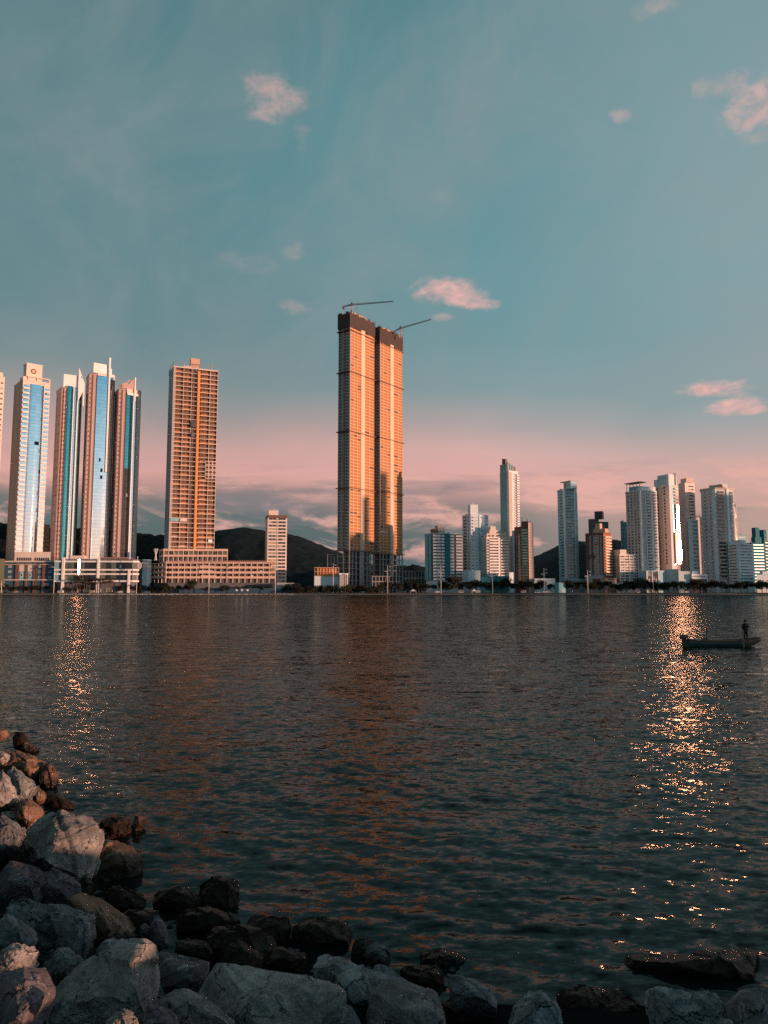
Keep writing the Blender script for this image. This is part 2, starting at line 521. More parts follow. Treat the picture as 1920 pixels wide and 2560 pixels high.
class Bld:
    def __init__(s, name, label, cat, chain, back=None, group=None, z0=GROUND, depth=18):
        if back is None:
            a, b = chain[0], chain[-1]
            va = Vector((a.x * .97, a.y, 0)).normalized() * depth
            vb = Vector((b.x * 1.02, b.y, 0)).normalized() * depth
            if a.x > 0: va = Vector((a.x * 1.02, a.y, 0)).normalized() * depth; vb = Vector((b.x * .97, b.y, 0)).normalized() * depth
            back = [b + vb, a + va]
        s.o = Vector((chain[0].x, chain[0].y, 0))
        s.root = link(name, None, None, (s.o.x, s.o.y, z0))
        s.root.empty_display_size = 2
        tag(s.root, label, cat, group)
        s.z0 = z0
        s.ch = [Vector((p.x, p.y, 0)) - s.o for p in chain]
        s.bk = [Vector((p.x, p.y, 0)) - s.o for p in back]
        s.reps = {}
        s.faces = []
        for i in range(len(s.ch) - 1):
            a, b = s.ch[i], s.ch[i + 1]
            u = (b - a).normalized()
            s.faces.append((a, u, Vector((u.y, -u.x, 0)), (b - a).length))
    def W(s, i): return s.faces[i][3]
    def H(s, py, Y=None):
        """height above the building's foot of photograph row py"""
        return gz(py, Y or (s.o.y + s.ch[1].y)) - s.z0
    def part(s, name, mb, mats, parent=None, label=None):
        o = mb.build(name, mats, parent or s.root)
        if label: o['label'] = label
        return o
    def body(s, z0, z1, mat, name='wall', inset=0.0, label=None, parent=None):
        pts = s.ch + s.bk
        c = sum(pts, Vector()) / len(pts)
        if inset:
            pts = shrink(pts, inset)
        mb = MB(); mb.prism([(p.x, p.y) for p in pts], z0, z1)
        return s.part(name, mb, mat, parent, label)
    def P(s, i, u, d):
        a, uu, n, L = s.faces[i]
        return a + uu * u + n * d
    def fb(s, mb, i, u0, u1, z0, z1, d0, d1, mi=0):
        """box on face i from u0 to u1, reaching from d0 to d1 outwards"""
        p = [s.P(i, u0, d0), s.P(i, u1, d0), s.P(i, u1, d1), s.P(i, u0, d1)]
        mb.prism([(q.x, q.y) for q in p], z0, z1, mi)
    def fpart(s, name, mat, i, u0, u1, z0, z1, d0, d1, label=None, parent=None):
        mb = MB(); s.fb(mb, i, u0, u1, z0, z1, d0, d1)
        return s.part(name, mb, mat, parent, label)
    def rep(s, part, k, i, u, z, d=0.0, label=None):
        s.reps.setdefault(part, []).append((k, i, u, z, d, label))
    def flush(s, cap=100):
        if s.root.get('group') == BLD and getattr(s, 'roof', None) and 'construction' not in s.root.name:
            rgr = random.Random(int(s.o.x * 7) & 1023); z = s.roof
            for k in range(3):
                i = rgr.randrange(len(s.faces)); q = s.P(i, s.W(i) * rgr.uniform(.2, .8), -rgr.uniform(1.5, 4))
                mb = MB(); a_ = rgr.uniform(.5, 1.1); mb.box(q.x - a_, q.x + a_, q.y - a_, q.y + a_, z, z + rgr.uniform(.8, 1.8)); s.part('roof_unit', mb, M[rgr.choice(['grey', 'white', 'concrete'])])
            i = rgr.randrange(len(s.faces)); q = s.P(i, s.W(i) * .5, -2.5)
            mb = MB(); mb.tube((q.x, q.y, z), (q.x, q.y, z + rgr.uniform(4, 8)), .12, .06, 5); s.part('antenna', mb, M['grey'])
        for part, L in s.reps.items():
            for (k, i, u, z, d, lb) in L[:cap]:
                f = s.faces[i]
                o = link(part, tpl_mesh(k, part), s.root, s.P(i, u, d) + Vector((0, 0, z)), math.atan2(f[1].y, f[1].x))
                if lb: o['label'] = lb
            if len(L) > cap:
                mb = MB(); mats = []
                for (k, i, u, z, d, lb) in L[cap:]:
                    f = s.faces[i]; b, ms = _tpl[k]
                    mp = []
                    for m_ in ms:
                        if m_ not in mats: mats.append(m_)
                        mp.append(mats.index(m_))
                    p = s.P(i, u, d); cs, sn = f[1].x, f[1].y
                    o = len(mb.v)
                    mb.v += [(p.x + x * cs - y * sn, p.y + x * sn + y * cs, z + zz) for x, y, zz in b.v]
                    mb.f += [tuple(j + o for j in q) for q in b.f]
                    mb.mi += [mp[j] for j in b.mi]
                o = mb.build(part, mats, s.root)
                o['kind'] = 'stuff'

def rows(z0, z1, n):
    p = (z1 - z0) / n
    return [z0 + p * i for i in range(n)], p

# ------------------------------------------------------------------ ground, water, hills
def sheet(name, mb, mat, label, cat, smooth=False):
    o = mb.build(name, mat, smooth=smooth)
    tag(o, label, cat, kind='structure')
    return o

M['ground'] = paint('dark_sandy_ground', (0.10, 0.085, 0.07), var=0.4, scale=0.05, streak=False)
M['sand'] = paint('damp_beach_sand', (0.24, 0.20, 0.17), var=0.35, scale=0.2, streak=False)
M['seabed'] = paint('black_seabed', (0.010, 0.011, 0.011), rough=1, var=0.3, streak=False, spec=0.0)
M['asphalt'] = paint('asphalt', (0.05, 0.05, 0.05), rough=0.9, var=0.3, streak=False)

mb = MB(); mb.box(-6000, 6000, -1500, 8000, -9, -8); sheet('seabed', mb, M['seabed'], 'dark sea bottom below the bay', 'seabed')

def land():
    mb = MB()
    xs = list(range(-1400, 461, 20))
    rws = [(646, -0.6), (651, 0.0), (657, 0.5), (662, 1.0), (668, GROUND), (5000, GROUND + 2)]
    grid = []
    for y, z in rws:
        grid.append([(x, y + 2.5 * math.sin(x * 0.021) + 1.2 * math.sin(x * 0.083), z) for x in xs])
    for j in range(3):
        mi = 1
        mb.add(grid[j] + grid[j + 1], [(i, i + 1, len(xs) + i + 1, len(xs) + i) for i in range(len(xs) - 1)])
    o = mb.build('beach', M['sand']); tag(o, 'narrow strip of damp sand along the far shore', 'beach', kind='structure')
    mb = MB()
    for j in range(3, len(rws) - 1):
        mb.add(grid[j] + grid[j + 1], [(i, i + 1, len(xs) + i + 1, len(xs) + i) for i in range(len(xs) - 1)])
    # the shore curves towards the viewer far to the right
    mb.add([(460, 5000, 2.2), (460, 640, GROUND), (560, 500, GROUND), (600, 250, GROUND), (590, -900, GROUND), (5000, -900, 2.2), (5000, 5000, 2.2)],
           [(0, 1, 2, 3, 4, 5, 6)])
    mb.add([(460, 640, GROUND), (560, 500, GROUND), (600, 250, GROUND), (590, -900, GROUND), (450, 632, -1), (550, 494, -1), (590, 250, -1), (580, -900, -1)],
           [(0, 4, 5, 1), (1, 5, 6, 2), (2, 6, 7, 3)])
    sheet('ground', mb, M['ground'], 'flat city ground behind the beach', 'ground')
    mb = MB(); mb.box(-1400, 455, 678, 690, GROUND + .004, GROUND + 0.05)
    sheet('road', mb, M['asphalt'], 'asphalt beach avenue along the towers', 'road')
land()

def water():
    m, w, b = new_mat('sea_water')
    geo = w.new('ShaderNodeNewGeometry')
    pos = geo.outputs['Position']
    def vnoise(scale, sx, amp, det=3, rot=0.0, off=0):
        mp = w.new('ShaderNodeMapping'); w.l.new(pos, mp.inputs[0])
        mp.inputs['Scale'].default_value = (sx, 1, 1)
        mp.inputs['Rotation'].default_value = (0, 0, rot)
        mp.inputs['Location'].default_value = (off, off * 2, 0)
        c = w.noise(mp.outputs[0], scale, det, 0.6, 0.4, out=1)
        s1 = w.new('ShaderNodeVectorMath', operation='SUBTRACT'); w.l.new(c, s1.inputs[0]); s1.inputs[1].default_value = (.5, .5, .5)
        s2 = w.new('ShaderNodeVectorMath', operation='MULTIPLY'); w.l.new(s1.outputs[0], s2.inputs[0]); s2.inputs[1].default_value = (amp * 1.5, amp, 0)
        return s2.outputs[0]
    def vadd(a, c):
        n = w.new('ShaderNodeVectorMath', operation='ADD'); w.l.new(a, n.inputs[0]); w.l.new(c, n.inputs[1]); return n.outputs[0]
    fr_n = w.new('ShaderNodeFresnel'); fr_n.inputs['IOR'].default_value = 1.33
    gl = w.new('ShaderNodeBsdfGlossy'); gl.inputs['Color'].default_value = (0.46, 0.52, 0.51, 1); gl.inputs['Roughness'].default_value = 0.045
    df = w.new('ShaderNodeBsdfDiffuse'); df.inputs['Color'].default_value = (0.007, 0.011, 0.010, 1)
    mx = w.new('ShaderNodeMixShader'); w.l.new(fr_n.outputs[0], mx.inputs[0]); w.l.new(df.outputs[0], mx.inputs[1]); w.l.new(gl.outputs[0], mx.inputs[2])
    w.l.new(mx.outputs[0], m.node_tree.nodes['Material Output'].inputs[0])
    # patches of wind and calm
    patch = w.noise(pos, 0.02, 4, 0.6)
    mp2 = w.new('ShaderNodeMapping'); w.l.new(pos, mp2.inputs[0]); mp2.inputs['Scale'].default_value = (.006, .022, 1)
    big = w.noise(mp2.outputs[0], 1.0, 4, .6, .8)
    patch = w.m('ADD', w.m('MULTIPLY', patch, .45), w.m('MULTIPLY', big, .55))
    pk = w.m('ADD', 0.45, w.m('MULTIPLY', w.sstep(patch, .3, .7), 0.95))
    v = vadd(vnoise(1.7, 0.45, 0.62, 3, 0.12), vnoise(6.5, 0.55, 0.95, 4, -0.15, 5))
    v = vadd(v, vnoise(0.3, 0.45, 0.10, 2, 0.1, 9))
    sc = w.new('ShaderNodeVectorMath', operation='SCALE'); w.l.new(v, sc.inputs[0]); w.l.new(pk, sc.inputs['Scale'])
    v = vadd(geo.outputs['Normal'], sc.outputs[0])
    nm = w.new('ShaderNodeVectorMath', operation='NORMALIZE'); w.l.new(v, nm.inputs[0])
    w.l.new(nm.outputs[0], gl.inputs['Normal']); w.l.new(nm.outputs[0], fr_n.inputs['Normal'])
    w.n.remove(b)
    # rippled sheet, finer towards the viewer
    ys = [-14.0]
    while ys[-1] < 700:
        y = ys[-1]
        ys.append(y + max(0.06, abs(y) * 0.0062 if y > 0 else 0.12))
    ys = np.array(ys); ny = len(ys)
    nx = 640
    tt = np.linspace(-1, 1, nx)
    sx = np.sign(tt) * (np.abs(tt) * 0.75 + 0.55 * np.abs(tt) ** 4)
    wd = np.maximum(ys, 0) * 1.0 + 13.0
    X = sx[None, :] * wd[:, None]
    Yg = np.repeat(ys[:, None], nx, 1)
    sp = np.maximum(np.gradient(ys), 0.06)[:, None]
    Z = np.zeros_like(X)
    rng = np.random.default_rng(5)
    for k in range(46):
        lam = 0.30 * (1.06 ** k)
        th = rng.normal(1.45, 0.50)
        slope = 0.022 if lam < .9 else (0.009 if lam < 2.0 else 0.004)
        A = slope * lam / (2 * math.pi)
        kx, ky = math.cos(th) * 2 * math.pi / lam, math.sin(th) * 2 * math.pi / lam
        ph = rng.uniform(0, 6.28)
        fade = np.clip((lam / sp - 2.5) / 3.0, 0, 1)
        dx = 0.35 * np.sin(X * 0.23 + k) + 0.25 * np.sin(Yg * 0.31 + 2.1 * k)
        Z += A * fade * np.sin(kx * (X + dx) + ky * (Yg + 0.6 * dx) + ph)
    co = np.stack([X, Yg, Z], -1).reshape(-1, 3).astype(np.float32)
    idx = np.arange(ny * nx).reshape(ny, nx)
    q = np.stack([idx[:-1, :-1], idx[:-1, 1:], idx[1:, 1:], idx[1:, :-1]], -1).reshape(-1, 4)
    me = bpy.data.meshes.new('sea')
    me.vertices.add(len(co)); me.vertices.foreach_set('co', co.ravel())
    me.loops.add(q.size); me.loops.foreach_set('vertex_index', q.ravel().astype(np.int32))
    me.polygons.add(len(q)); me.polygons.foreach_set('loop_start', np.arange(0, q.size, 4, dtype=np.int32))
    me.polygons.foreach_set('use_smooth', np.ones(len(q), bool))
    me.update(calc_edges=True); me.validate()
    me.materials.append(m)
    o = link('water', me)
    tag(o, 'dark rippled sea water of the bay', 'water', kind='structure')
    mb = MB()
    W2 = 15
    mb.add([(-6000, -1500, -.12), (6000, -1500, -.12), (6000, 700, -.12), (-6000, 700, -.12)], [(0, 1, 2, 3)])
    o2 = mb.build('water', m); tag(o2, 'outer reach of the bay water', 'water', kind='structure')
water()

def forest_mat(name, col, k=1.0, sc=0.02):
    m, w, b = new_mat(name)
    pos = w.new('ShaderNodeNewGeometry').outputs['Position']
    n = w.noise(pos, sc, 8, 0.7)
    v = w.new('ShaderNodeTexVoronoi'); w.l.new(pos, v.inputs['Vector']); v.inputs['Scale'].default_value = sc * 6
    f = w.m('MULTIPLY', n, w.m('ADD', 0.5, v.outputs['Distance']))
    c = w.ramp(f, [(0.15, (col[0] * .45, col[1] * .45, col[2] * .45, 1)), (0.6, (*col, 1)), (0.9, (col[0] * 1.7, col[1] * 1.6, col[2] * 1.2, 1))])
    w.l.new(c, b.inputs['Base Color'])
    b.inputs['Roughness'].default_value = 0.95
    b.inputs['Specular IOR Level'].default_value = 0.1
    bp = w.new('ShaderNodeBump'); bp.inputs['Strength'].default_value = 0.8; bp.inputs['Distance'].default_value = 8
    w.l.new(f, bp.inputs['Height']); w.l.new(bp.outputs[0], b.inputs['Normal'])
    return m

def hill(label, prof, Y, depth, mat, rough=3.0, tree=1.2, step=4, seed=0):
    pts = [at(px, py, Y) for px, py in prof]
    xs = np.arange(pts[0].x, pts[-1].x, step)
    hz = np.interp(xs, [p.x for p in pts], [p.z for p in pts])
    n = 26
    mb = MB(); vs = []
    for j in range(n + 1):
        v = -1 + 2 * j / n
        for i, x in enumerate(xs):
            s = math.cos(v * math.pi / 2) ** 0.8 if abs(v) < 1 else 0
            h = max(hz[i] - GROUND, 0) * s
            nn = noise.fractal(Vector((x * 0.006 + seed, v * depth * 0.006, seed)), 1.0, 2.0, 4)
            tr = noise.noise(Vector((x * 0.09, v * depth * 0.09, seed + 5))) + .6 * noise.noise(Vector((x * 0.23, v * depth * 0.2, seed + 9)))
            h = h + nn * rough * 4 * (1 - s) * s + tr * tree * s
            vs.append((x, Y + v * depth + 14 * nn * (1 - abs(v)), GROUND - 2 + h + 2 * s))
    m = len(xs)
    mb.add(vs, [(j * m + i, j * m + i + 1, (j + 1) * m + i + 1, (j + 1) * m + i) for j in range(n) for i in range(m - 1)])
    o = mb.build('hill', mat, smooth=True)
    tag(o, label, 'hill', kind='structure')

hm1 = forest_mat('forest_far', (0.009, 0.018, 0.021), sc=0.008)  # hillside shade and bluish haze are put into this dark colour
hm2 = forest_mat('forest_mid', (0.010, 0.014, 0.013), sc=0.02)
hm3 = forest_mat('forest_far_hazed', (0.026, 0.038, 0.042), sc=0.006)  # distance haze painted in as a paler forest colour
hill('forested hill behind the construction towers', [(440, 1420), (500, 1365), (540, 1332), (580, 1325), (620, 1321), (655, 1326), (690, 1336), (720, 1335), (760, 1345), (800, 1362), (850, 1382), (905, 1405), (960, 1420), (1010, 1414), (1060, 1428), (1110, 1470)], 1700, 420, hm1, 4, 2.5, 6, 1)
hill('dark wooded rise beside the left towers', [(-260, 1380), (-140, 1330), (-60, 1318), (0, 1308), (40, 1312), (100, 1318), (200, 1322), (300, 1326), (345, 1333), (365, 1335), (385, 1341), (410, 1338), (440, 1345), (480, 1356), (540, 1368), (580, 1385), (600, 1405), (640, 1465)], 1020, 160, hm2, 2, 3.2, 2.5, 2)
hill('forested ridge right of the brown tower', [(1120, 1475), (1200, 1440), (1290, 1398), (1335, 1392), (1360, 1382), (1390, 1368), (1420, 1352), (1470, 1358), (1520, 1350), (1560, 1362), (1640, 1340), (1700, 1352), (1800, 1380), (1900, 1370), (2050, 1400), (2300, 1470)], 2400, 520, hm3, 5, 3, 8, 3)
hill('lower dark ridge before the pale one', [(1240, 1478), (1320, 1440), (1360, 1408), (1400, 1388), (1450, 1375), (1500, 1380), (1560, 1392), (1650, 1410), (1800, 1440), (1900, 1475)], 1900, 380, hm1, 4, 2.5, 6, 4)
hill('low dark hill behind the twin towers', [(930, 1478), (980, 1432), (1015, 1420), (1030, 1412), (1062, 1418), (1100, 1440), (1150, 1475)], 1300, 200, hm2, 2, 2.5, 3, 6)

# ------------------------------------------------------------------ more building kit
def chain_of(lst, pm):
    r = []
    for px, Y in lst:
        p = at(px, pm, Y); p.z = 0; r.append(p)
    return r

def bay(B, name, mat, i, u0, u1, z0, z1, bulge, n=8, d0=-0.1, label=None, smooth=False):
    pts = []
    for j in range(n + 1):
        t = j / n
        pts.append(B.P(i, u0 + (u1 - u0) * t, 0.05 + bulge * math.sin(math.pi * t) ** 0.8))
    pts += [B.P(i, u1, d0), B.P(i, u0, d0)]
    mb = MB(); mb.prism([(p.x, p.y) for p in pts], z0, z1)
    return B.part(name, mb, M[mat], None, label)

def win_rows(B, i, us, w, h, zs, frame='white', pane='window', d=0.0, part='window', lift=0.9):
    k = t_window(w, h, frame, pane)
    for z in zs:
        for u in us:
            B.rep(part, k, i, u, z + lift, d)

def cornice(B, z, h=0.5, out=0.35, mat='white', name='roof_slab'):
    B.roof = z + h
    pts = B.ch + B.bk
    c = sum(pts, Vector()) / len(pts)
    q = [p + (p - c).normalized() * out for p in pts]
    mb = MB(); mb.prism([(p.x, p.y) for p in q], z, z + h)
    return B.part(name, mb, M[mat])

def roofbox(B, i, u0, u1, z0, z1, dn, df, mat, name='penthouse', label=None):
    """box on the roof between u0 and u1 along face i, from dn to df metres behind that face"""
    mb = MB(); B.fb(mb, i, u0, u1, z0, z1, -df, -dn)
    mb2 = B.part(name, mb, M[mat], None, label)
    return mb2

def deck(B, n, z0, z1, slab='pale_concrete', core='dark_grey', i_cols=(8, 8), inset=3.0, ph=1.2, thin=0.5):
    """open floors: slabs with parapets, columns, a dark core behind"""
    B.body(z0, z1 - .3, M[core], 'core', inset)
    zs, p = rows(z0, z1, n)
    pts = B.ch + B.bk
    for z in zs[1:] + [z1]:
        mb = MB()
        mb.prism([(q.x, q.y) for q in pts], z - thin, z)
        B.part('floor_slab', mb, M[slab])
    for fi in range(len(B.faces)):
        L = B.W(fi)
        for z in zs[1:]:
            B.rep('parapet', t_box(L, ph, 0.12, slab, 0.1), fi, L / 2, z)
        nc = i_cols[fi] if fi < len(i_cols) else 3
        for j in range(nc + 1):
            u = 0.35 + (L - 0.7) * j / nc
            B.rep('column', t_box(0.55, z1 - z0 - .02, 0.16, slab, 0.4), fi, u, z0)
    return zs, p

BLD = 'high-rise towers along the far shore'

# ---- left group: glass-fronted towers
def tower_one():
    chn, bk = rect_chain(14.5, 36, 106, 684, 40, 1385)
    B = Bld('residential_tower', 'cream tower with blue glass front, round emblem on its rooftop box, far left', 'tower', chn, bk, BLD)
    Yc = 684
    top = B.H(949, Yc); z0 = B.H(1400, Yc)
    B.body(0, top, M['cream'])
    W1, W0 = B.W(1), B.W(0)
    zs, p = rows(z0, top - 4, 36)
    bay(B, 'glass_front', 'blue_glass', 1, W1 * .25, W1 * .77, z0, B.H(957, Yc), 1.6, 10)
    for z in zs:
        B.rep('balcony', t_balcony(W1 * .22, 1.6, 'white', 1.3, 'blue_glass', p - .45), 1, W1 * .125, z + .3)
        B.rep('bay_window', t_window(W1 * .2, p * .66, 'white', 'blue_glass'), 1, W1 * .89, z + 1.0)
        B.rep('balcony_rail', t_box(W1 * .215, 1.1, 0.9, 'white'), 1, W1 * .89, z)
    B.fpart('pier', M['cream'], 1, W1 * .77, W1 * .785, z0, top, -0.1, 0.5)
    B.fpart('shade_grey_wall', M['grey'], 0, 0, W0, 0, top, -.1, .06)  # grey sheet over the cream: shade of this side put into colour
    win_rows(B, 0, [W0 * .25, W0 * .5, W0 * .76], 1.8, 1.7, zs[::2], 'beige', 'window_dim')
    cornice(B, top, .8, .5, 'cream')
    # crown terrace: posts and beam
    mb = MB()
    for u in (.18, .5, .96):
        B.fb(mb, 1, min(W1 * u, W1 - 1), min(W1 * u, W1 - 1) + .9, top + .8, top + 3.6, -1.2, -.2)
    B.fb(mb, 1, W1 * .16, W1 * 1.0, top + 3.6, top + 4.5, -1.4, 0.1)
    B.part('roof_pergola', mb, M['cream'])
    zt = B.H(906, Yc)
    pent = roofbox(B, 1, W1 * .12, W1 * .70, top + .8, zt, 1.6, 12, 'cream')
    roofbox(B, 1, W1 * .10, W1 * .72, zt, zt + .6, 1.2, 12.5, 'white', 'roof_trim')
    roofbox(B, 1, W1 * .0, W1 * .12, top + .8, top + 3.6, 0.3, 12, 'cream', 'roof_block')
    zc = B.H(923, Yc); cpt = B.P(1, W1 * .38, -1.6)
    n_ = B.faces[1][2]; u_ = B.faces[1][1]
    mb = MB(); mb.tube(cpt + Vector((0, 0, zc)) - n_ * .2, cpt + Vector((0, 0, zc)) + n_ * .25, 2.5, n=24)
    e = B.part('emblem', mb, M['brown'])
    for k in (-1, 0, 1):
        mb = MB(); hw = 1.55 if k == 0 else 1.35
        a = cpt + n_ * .25 - u_ * hw; b2 = cpt + n_ * .4 + u_ * hw
        q = [cpt + n_ * .25 - u_ * hw, cpt + n_ * .25 + u_ * hw, cpt + n_ * .42 + u_ * hw, cpt + n_ * .42 - u_ * hw]
        mb.prism([(r.x, r.y) for r in q], zc + k * .95 - .3, zc + k * .95 + .3)
        B.part('emblem_bar', mb, M['cream'], e)
    B.flush()
tower_one()

def tower_zero():
    chn, bk = rect_chain(-104, -76, -11, 670, 40, 1385)
    B = Bld('residential_tower', 'cream tower cut by the left edge of the view', 'tower', chn, bk, BLD)
    top = B.H(935, 670); z0 = B.H(1400, 670)
    B.body(0, top, M['cream'])
    zs, p = rows(z0, top - 2, 34)
    W = B.W(1)
    win_rows(B, 1, [W * .7, W * .9], 2.4, 1.8, zs, 'cream', 'window')
    cornice(B, top, .8, .5, 'cream')
    roofbox(B, 1, W * .45, W * .93, top + .8, top + 5, 1, 10, 'cream')
    B.flush()
tower_zero()

def fin_tower(label, base, Yc, tops, kind):
    """slim tower: side wall, lit window wall, glass front, dark return; with white fins on top"""
    l0, l1, l2, g1, r1 = base
    chn = chain_of([(l0, Yc + 16), (l1, Yc + .9), (l2, Yc), (g1, Yc + 9 if kind != 3 else Yc + 10), (r1, Yc + 13)], 1390)
    B = Bld('residential_tower', label, 'tower', chn, None, BLD, depth=16)
    roof, gtop, crown, spire = [B.H(t, Yc) for t in tops]
    z0 = B.H(1400, Yc)
    B.body(0, roof, M['warm_pink'])
    zs, p = rows(z0, roof - 2, 38)
    W0, W1, W2, W3 = [B.W(i) for i in range(4)]
    win_rows(B, 0, [W0 * .35, W0 * .72], 1.5, 1.5, zs[::2] if kind != 9 else zs, 'grey', 'window_dim')
    if W1 > 6:
        ws = [W1 * .2, W1 * .5, W1 * .82]
    else:
        ws = [W1 * .3, W1 * .74]
    win_rows(B, 1, ws[:2], 1.1, 1.5, zs, 'salmon', 'window_dim')
    B.fpart('pilaster', M['salmon'], 1, 0, W1 * .12, z0, roof - 1, -.1, .5)
    B.fpart('pilaster', M['salmon'], 1, W1 * .48, W1 * .58, z0, roof - 1, -.1, .6)
    B.fpart('pilaster', M['dark_grey'], 1, W1 * .93, W1 * 1.0, z0, roof - 1, -.1, .3)
    B.fpart('return_glass', M['dark_glass'], 3, 0.05, W3 - .05, z0, gtop - 2, -.1, .3)
    cornice(B, roof, .6, .3, 'pink')
    if kind == 2:
        bay(B, 'glass_front', 'teal_glass', 2, 0, W2 * .42, z0, gtop, 1.2, 6)
        B.fpart('white_strip', M['white'], 2, W2 * .44, W2 * .50, z0, gtop, -.1, 1.4)
        bay(B, 'glass_front', 'blue_glass', 2, W2 * .50, W2 * .74, z0, gtop, 1.0, 5)
        B.fpart('white_strip', M['white'], 2, W2 * .76, W2 * .84, z0, gtop, -.1, 1.5)
        bay(B, 'glass_front', 'teal_glass', 2, W2 * .84, W2 * 1.0, z0, gtop - 3, .5, 3)
        # sloping crown wall
        mb = MB(); a = B.P(1, W1 * .2, -.5); c = B.P(2, W2 * .8, -.2); d = B.P(2, W2 * .8, -1.2); e = B.P(1, W1 * .2, -1.5)
        mb.prism([(q.x, q.y) for q in (a, c, d, e)], roof + .6, crown, 0)
        B.part('crown_wall', mb, M['white'])
        # pointed fin
        mb = MB(); f0 = B.P(2, W2 * .78, 1.6); f1 = B.P(3, W3 * .9, -.6 - 5)
        mb = fin_mesh([(0, gtop - 14), (0, spire), (1, roof + 6), (1, roof - 16), (.8, roof - 16), (.8, gtop - 3)], f0, f0 + Vector((4.6, 3.2, 0)), .6, hole=(.52, crown - 1.5, 1.4))
        B.part('roof_fin', mb, M['white'])
    elif kind == 3:
        bay(B, 'glass_front', 'blue_glass', 2, 0, W2 * 1.0, z0, gtop, 1.4, 4)
        B.fpart('corner_glass', M['blue_glass'], 2, -.5, 0.0, z0, gtop - 2, -.1, .3)
        mb = MB(); B.fb(mb, 2, W2 * .62, W2 * .72, B.H(1178, Yc), spire, 1.55, 2.4)
        B.part('spire', mb, M['white'])
        roofbox(B, 2, -W2 * .28, W2 * .62, roof + .6, crown, 0.4, 2, 'white', 'crown_wall')
        roofbox(B, 2, W2 * .72, W2 * .86, gtop, crown - 3, 0.2, 3, 'white', 'crown_wall')
        B.fpart('crown_beam', M['white'], 2, W2 * .72, W2 * 1.0, gtop, gtop + 2.6, -1, 1.3)
    else:
        bay(B, 'glass_front', 'teal_glass', 2, 0, W2 * .44, z0 + (gtop - z0) * .55, gtop, .8, 4)
        bay(B, 'glass_front', 'dark_glass', 2, 0, W2 * .44, z0, z0 + (gtop - z0) * .55, .8, 4, label='dark lower glass')
        B.fpart('white_strip', M['white'], 2, W2 * .46, W2 * .54, z0, gtop, -.1, 1.5)
        bay(B, 'glass_front', 'blue_glass', 2, W2 * .54, W2 * .82, z0, gtop, .9, 4)
        B.fpart('white_strip', M['cream'], 2, W2 * .84, W2 * .98, z0, gtop, -.1, 1.1)
        B.fpart('crown_beam', M['white'], 2, 0, W2 * 1.0, gtop, gtop + 2.2, -1, 1.2)
        mb = MB(); B.fb(mb, 2, W2 * .50, W2 * .58, gtop - 6, spire, 1.5, 2.3)
        B.part('spire', mb, M['white'])
        mb = fin_mesh([(0, roof + .6), (0, roof + 5), (1, spire - 2), (1, roof + .6)], B.P(1, W1 * .3, -.6), B.P(2, W2 * .50, .8), .6, hole=(.58, roof + 7.5, 2.3))
        B.part('roof_fin', mb, M['pink'])
        roofbox(B, 1, 0, W1 * .5, roof + .6, crown, .3, 6, 'salmon')
    B.flush()

def fin_mesh(prof, a, b, th, hole=None):
    """vertical plate between plan points a and b; prof = (fraction, height); oval hole cut by building around it"""
    a = Vector((a.x, a.y, 0)); b = Vector((b.x, b.y, 0))
    L = (b - a).length; u = (b - a).normalized(); n = Vector((u.y, -u.x, 0))
    bm = bmesh.new()
    outer = [bm.verts.new(a + u * (f * L) + Vector((0, 0, z))) for f, z in prof]
    edges = [bm.edges.new((outer[i], outer[(i + 1) % len(outer)])) for i in range(len(outer))]
    if hole:
        hf, hz, hr = hole
        inner = [bm.verts.new(a + u * (hf * L + hr * .62 * math.cos(t * math.pi / 6)) + Vector((0, 0, hz + hr * math.sin(t * math.pi / 6)))) for t in range(12)]
        edges += [bm.edges.new((inner[i], inner[(i + 1) % 12])) for i in range(12)]
    bmesh.ops.triangle_fill(bm, edges=edges, use_beauty=True)
    geom = bmesh.ops.extrude_face_region(bm, geom=list(bm.faces))
    vs = [g for g in geom['geom'] if isinstance(g, bmesh.types.BMVert)]
    bmesh.ops.translate(bm, verts=vs, vec=n * th)
    bmesh.ops.recalc_face_normals(bm, faces=bm.faces)
    mb = MB()
    bm.verts.index_update()
    mb.add([v.co.copy() for v in bm.verts], [tuple(v.index for v in f.verts) for f in bm.faces])
    bm.free()
    return mb

fin_tower('slim pink tower with teal glass and a pointed white fin with a slot', (123, 136, 150, 183, 188), 696, (968, 964, 934, 915), 2)
fin_tower('tallest pink tower with a pale blue glass front and a long white spar', (198, 205, 227, 268, 271), 704, (934, 938, 908, 890), 3)
fin_tower('slim salmon tower with half dark glass and an oval cut in its roof fin', (272, 282, 303, 336, 339), 712, (972, 987, 960, 941), 4)

def salmon_slab():
    chn, bk = rect_chain(106, 108, 121, 742, 35, 1385, wl=14)
    B = Bld('apartment_block', 'plain salmon block in the gap between two glass towers', 'building', chn, bk)
    t = B.H(1312, 742)
    B.body(0, t, M['salmon']); cornice(B, t, .5, .2, 'pink')
    zs, p = rows(B.H(1400, 742), t, 9)
    win_rows(B, 1, [B.W(1) * .3, B.W(1) * .7], 1.2, 1.4, zs, 'pink', 'window_dim')
    B.flush()
salmon_slab()

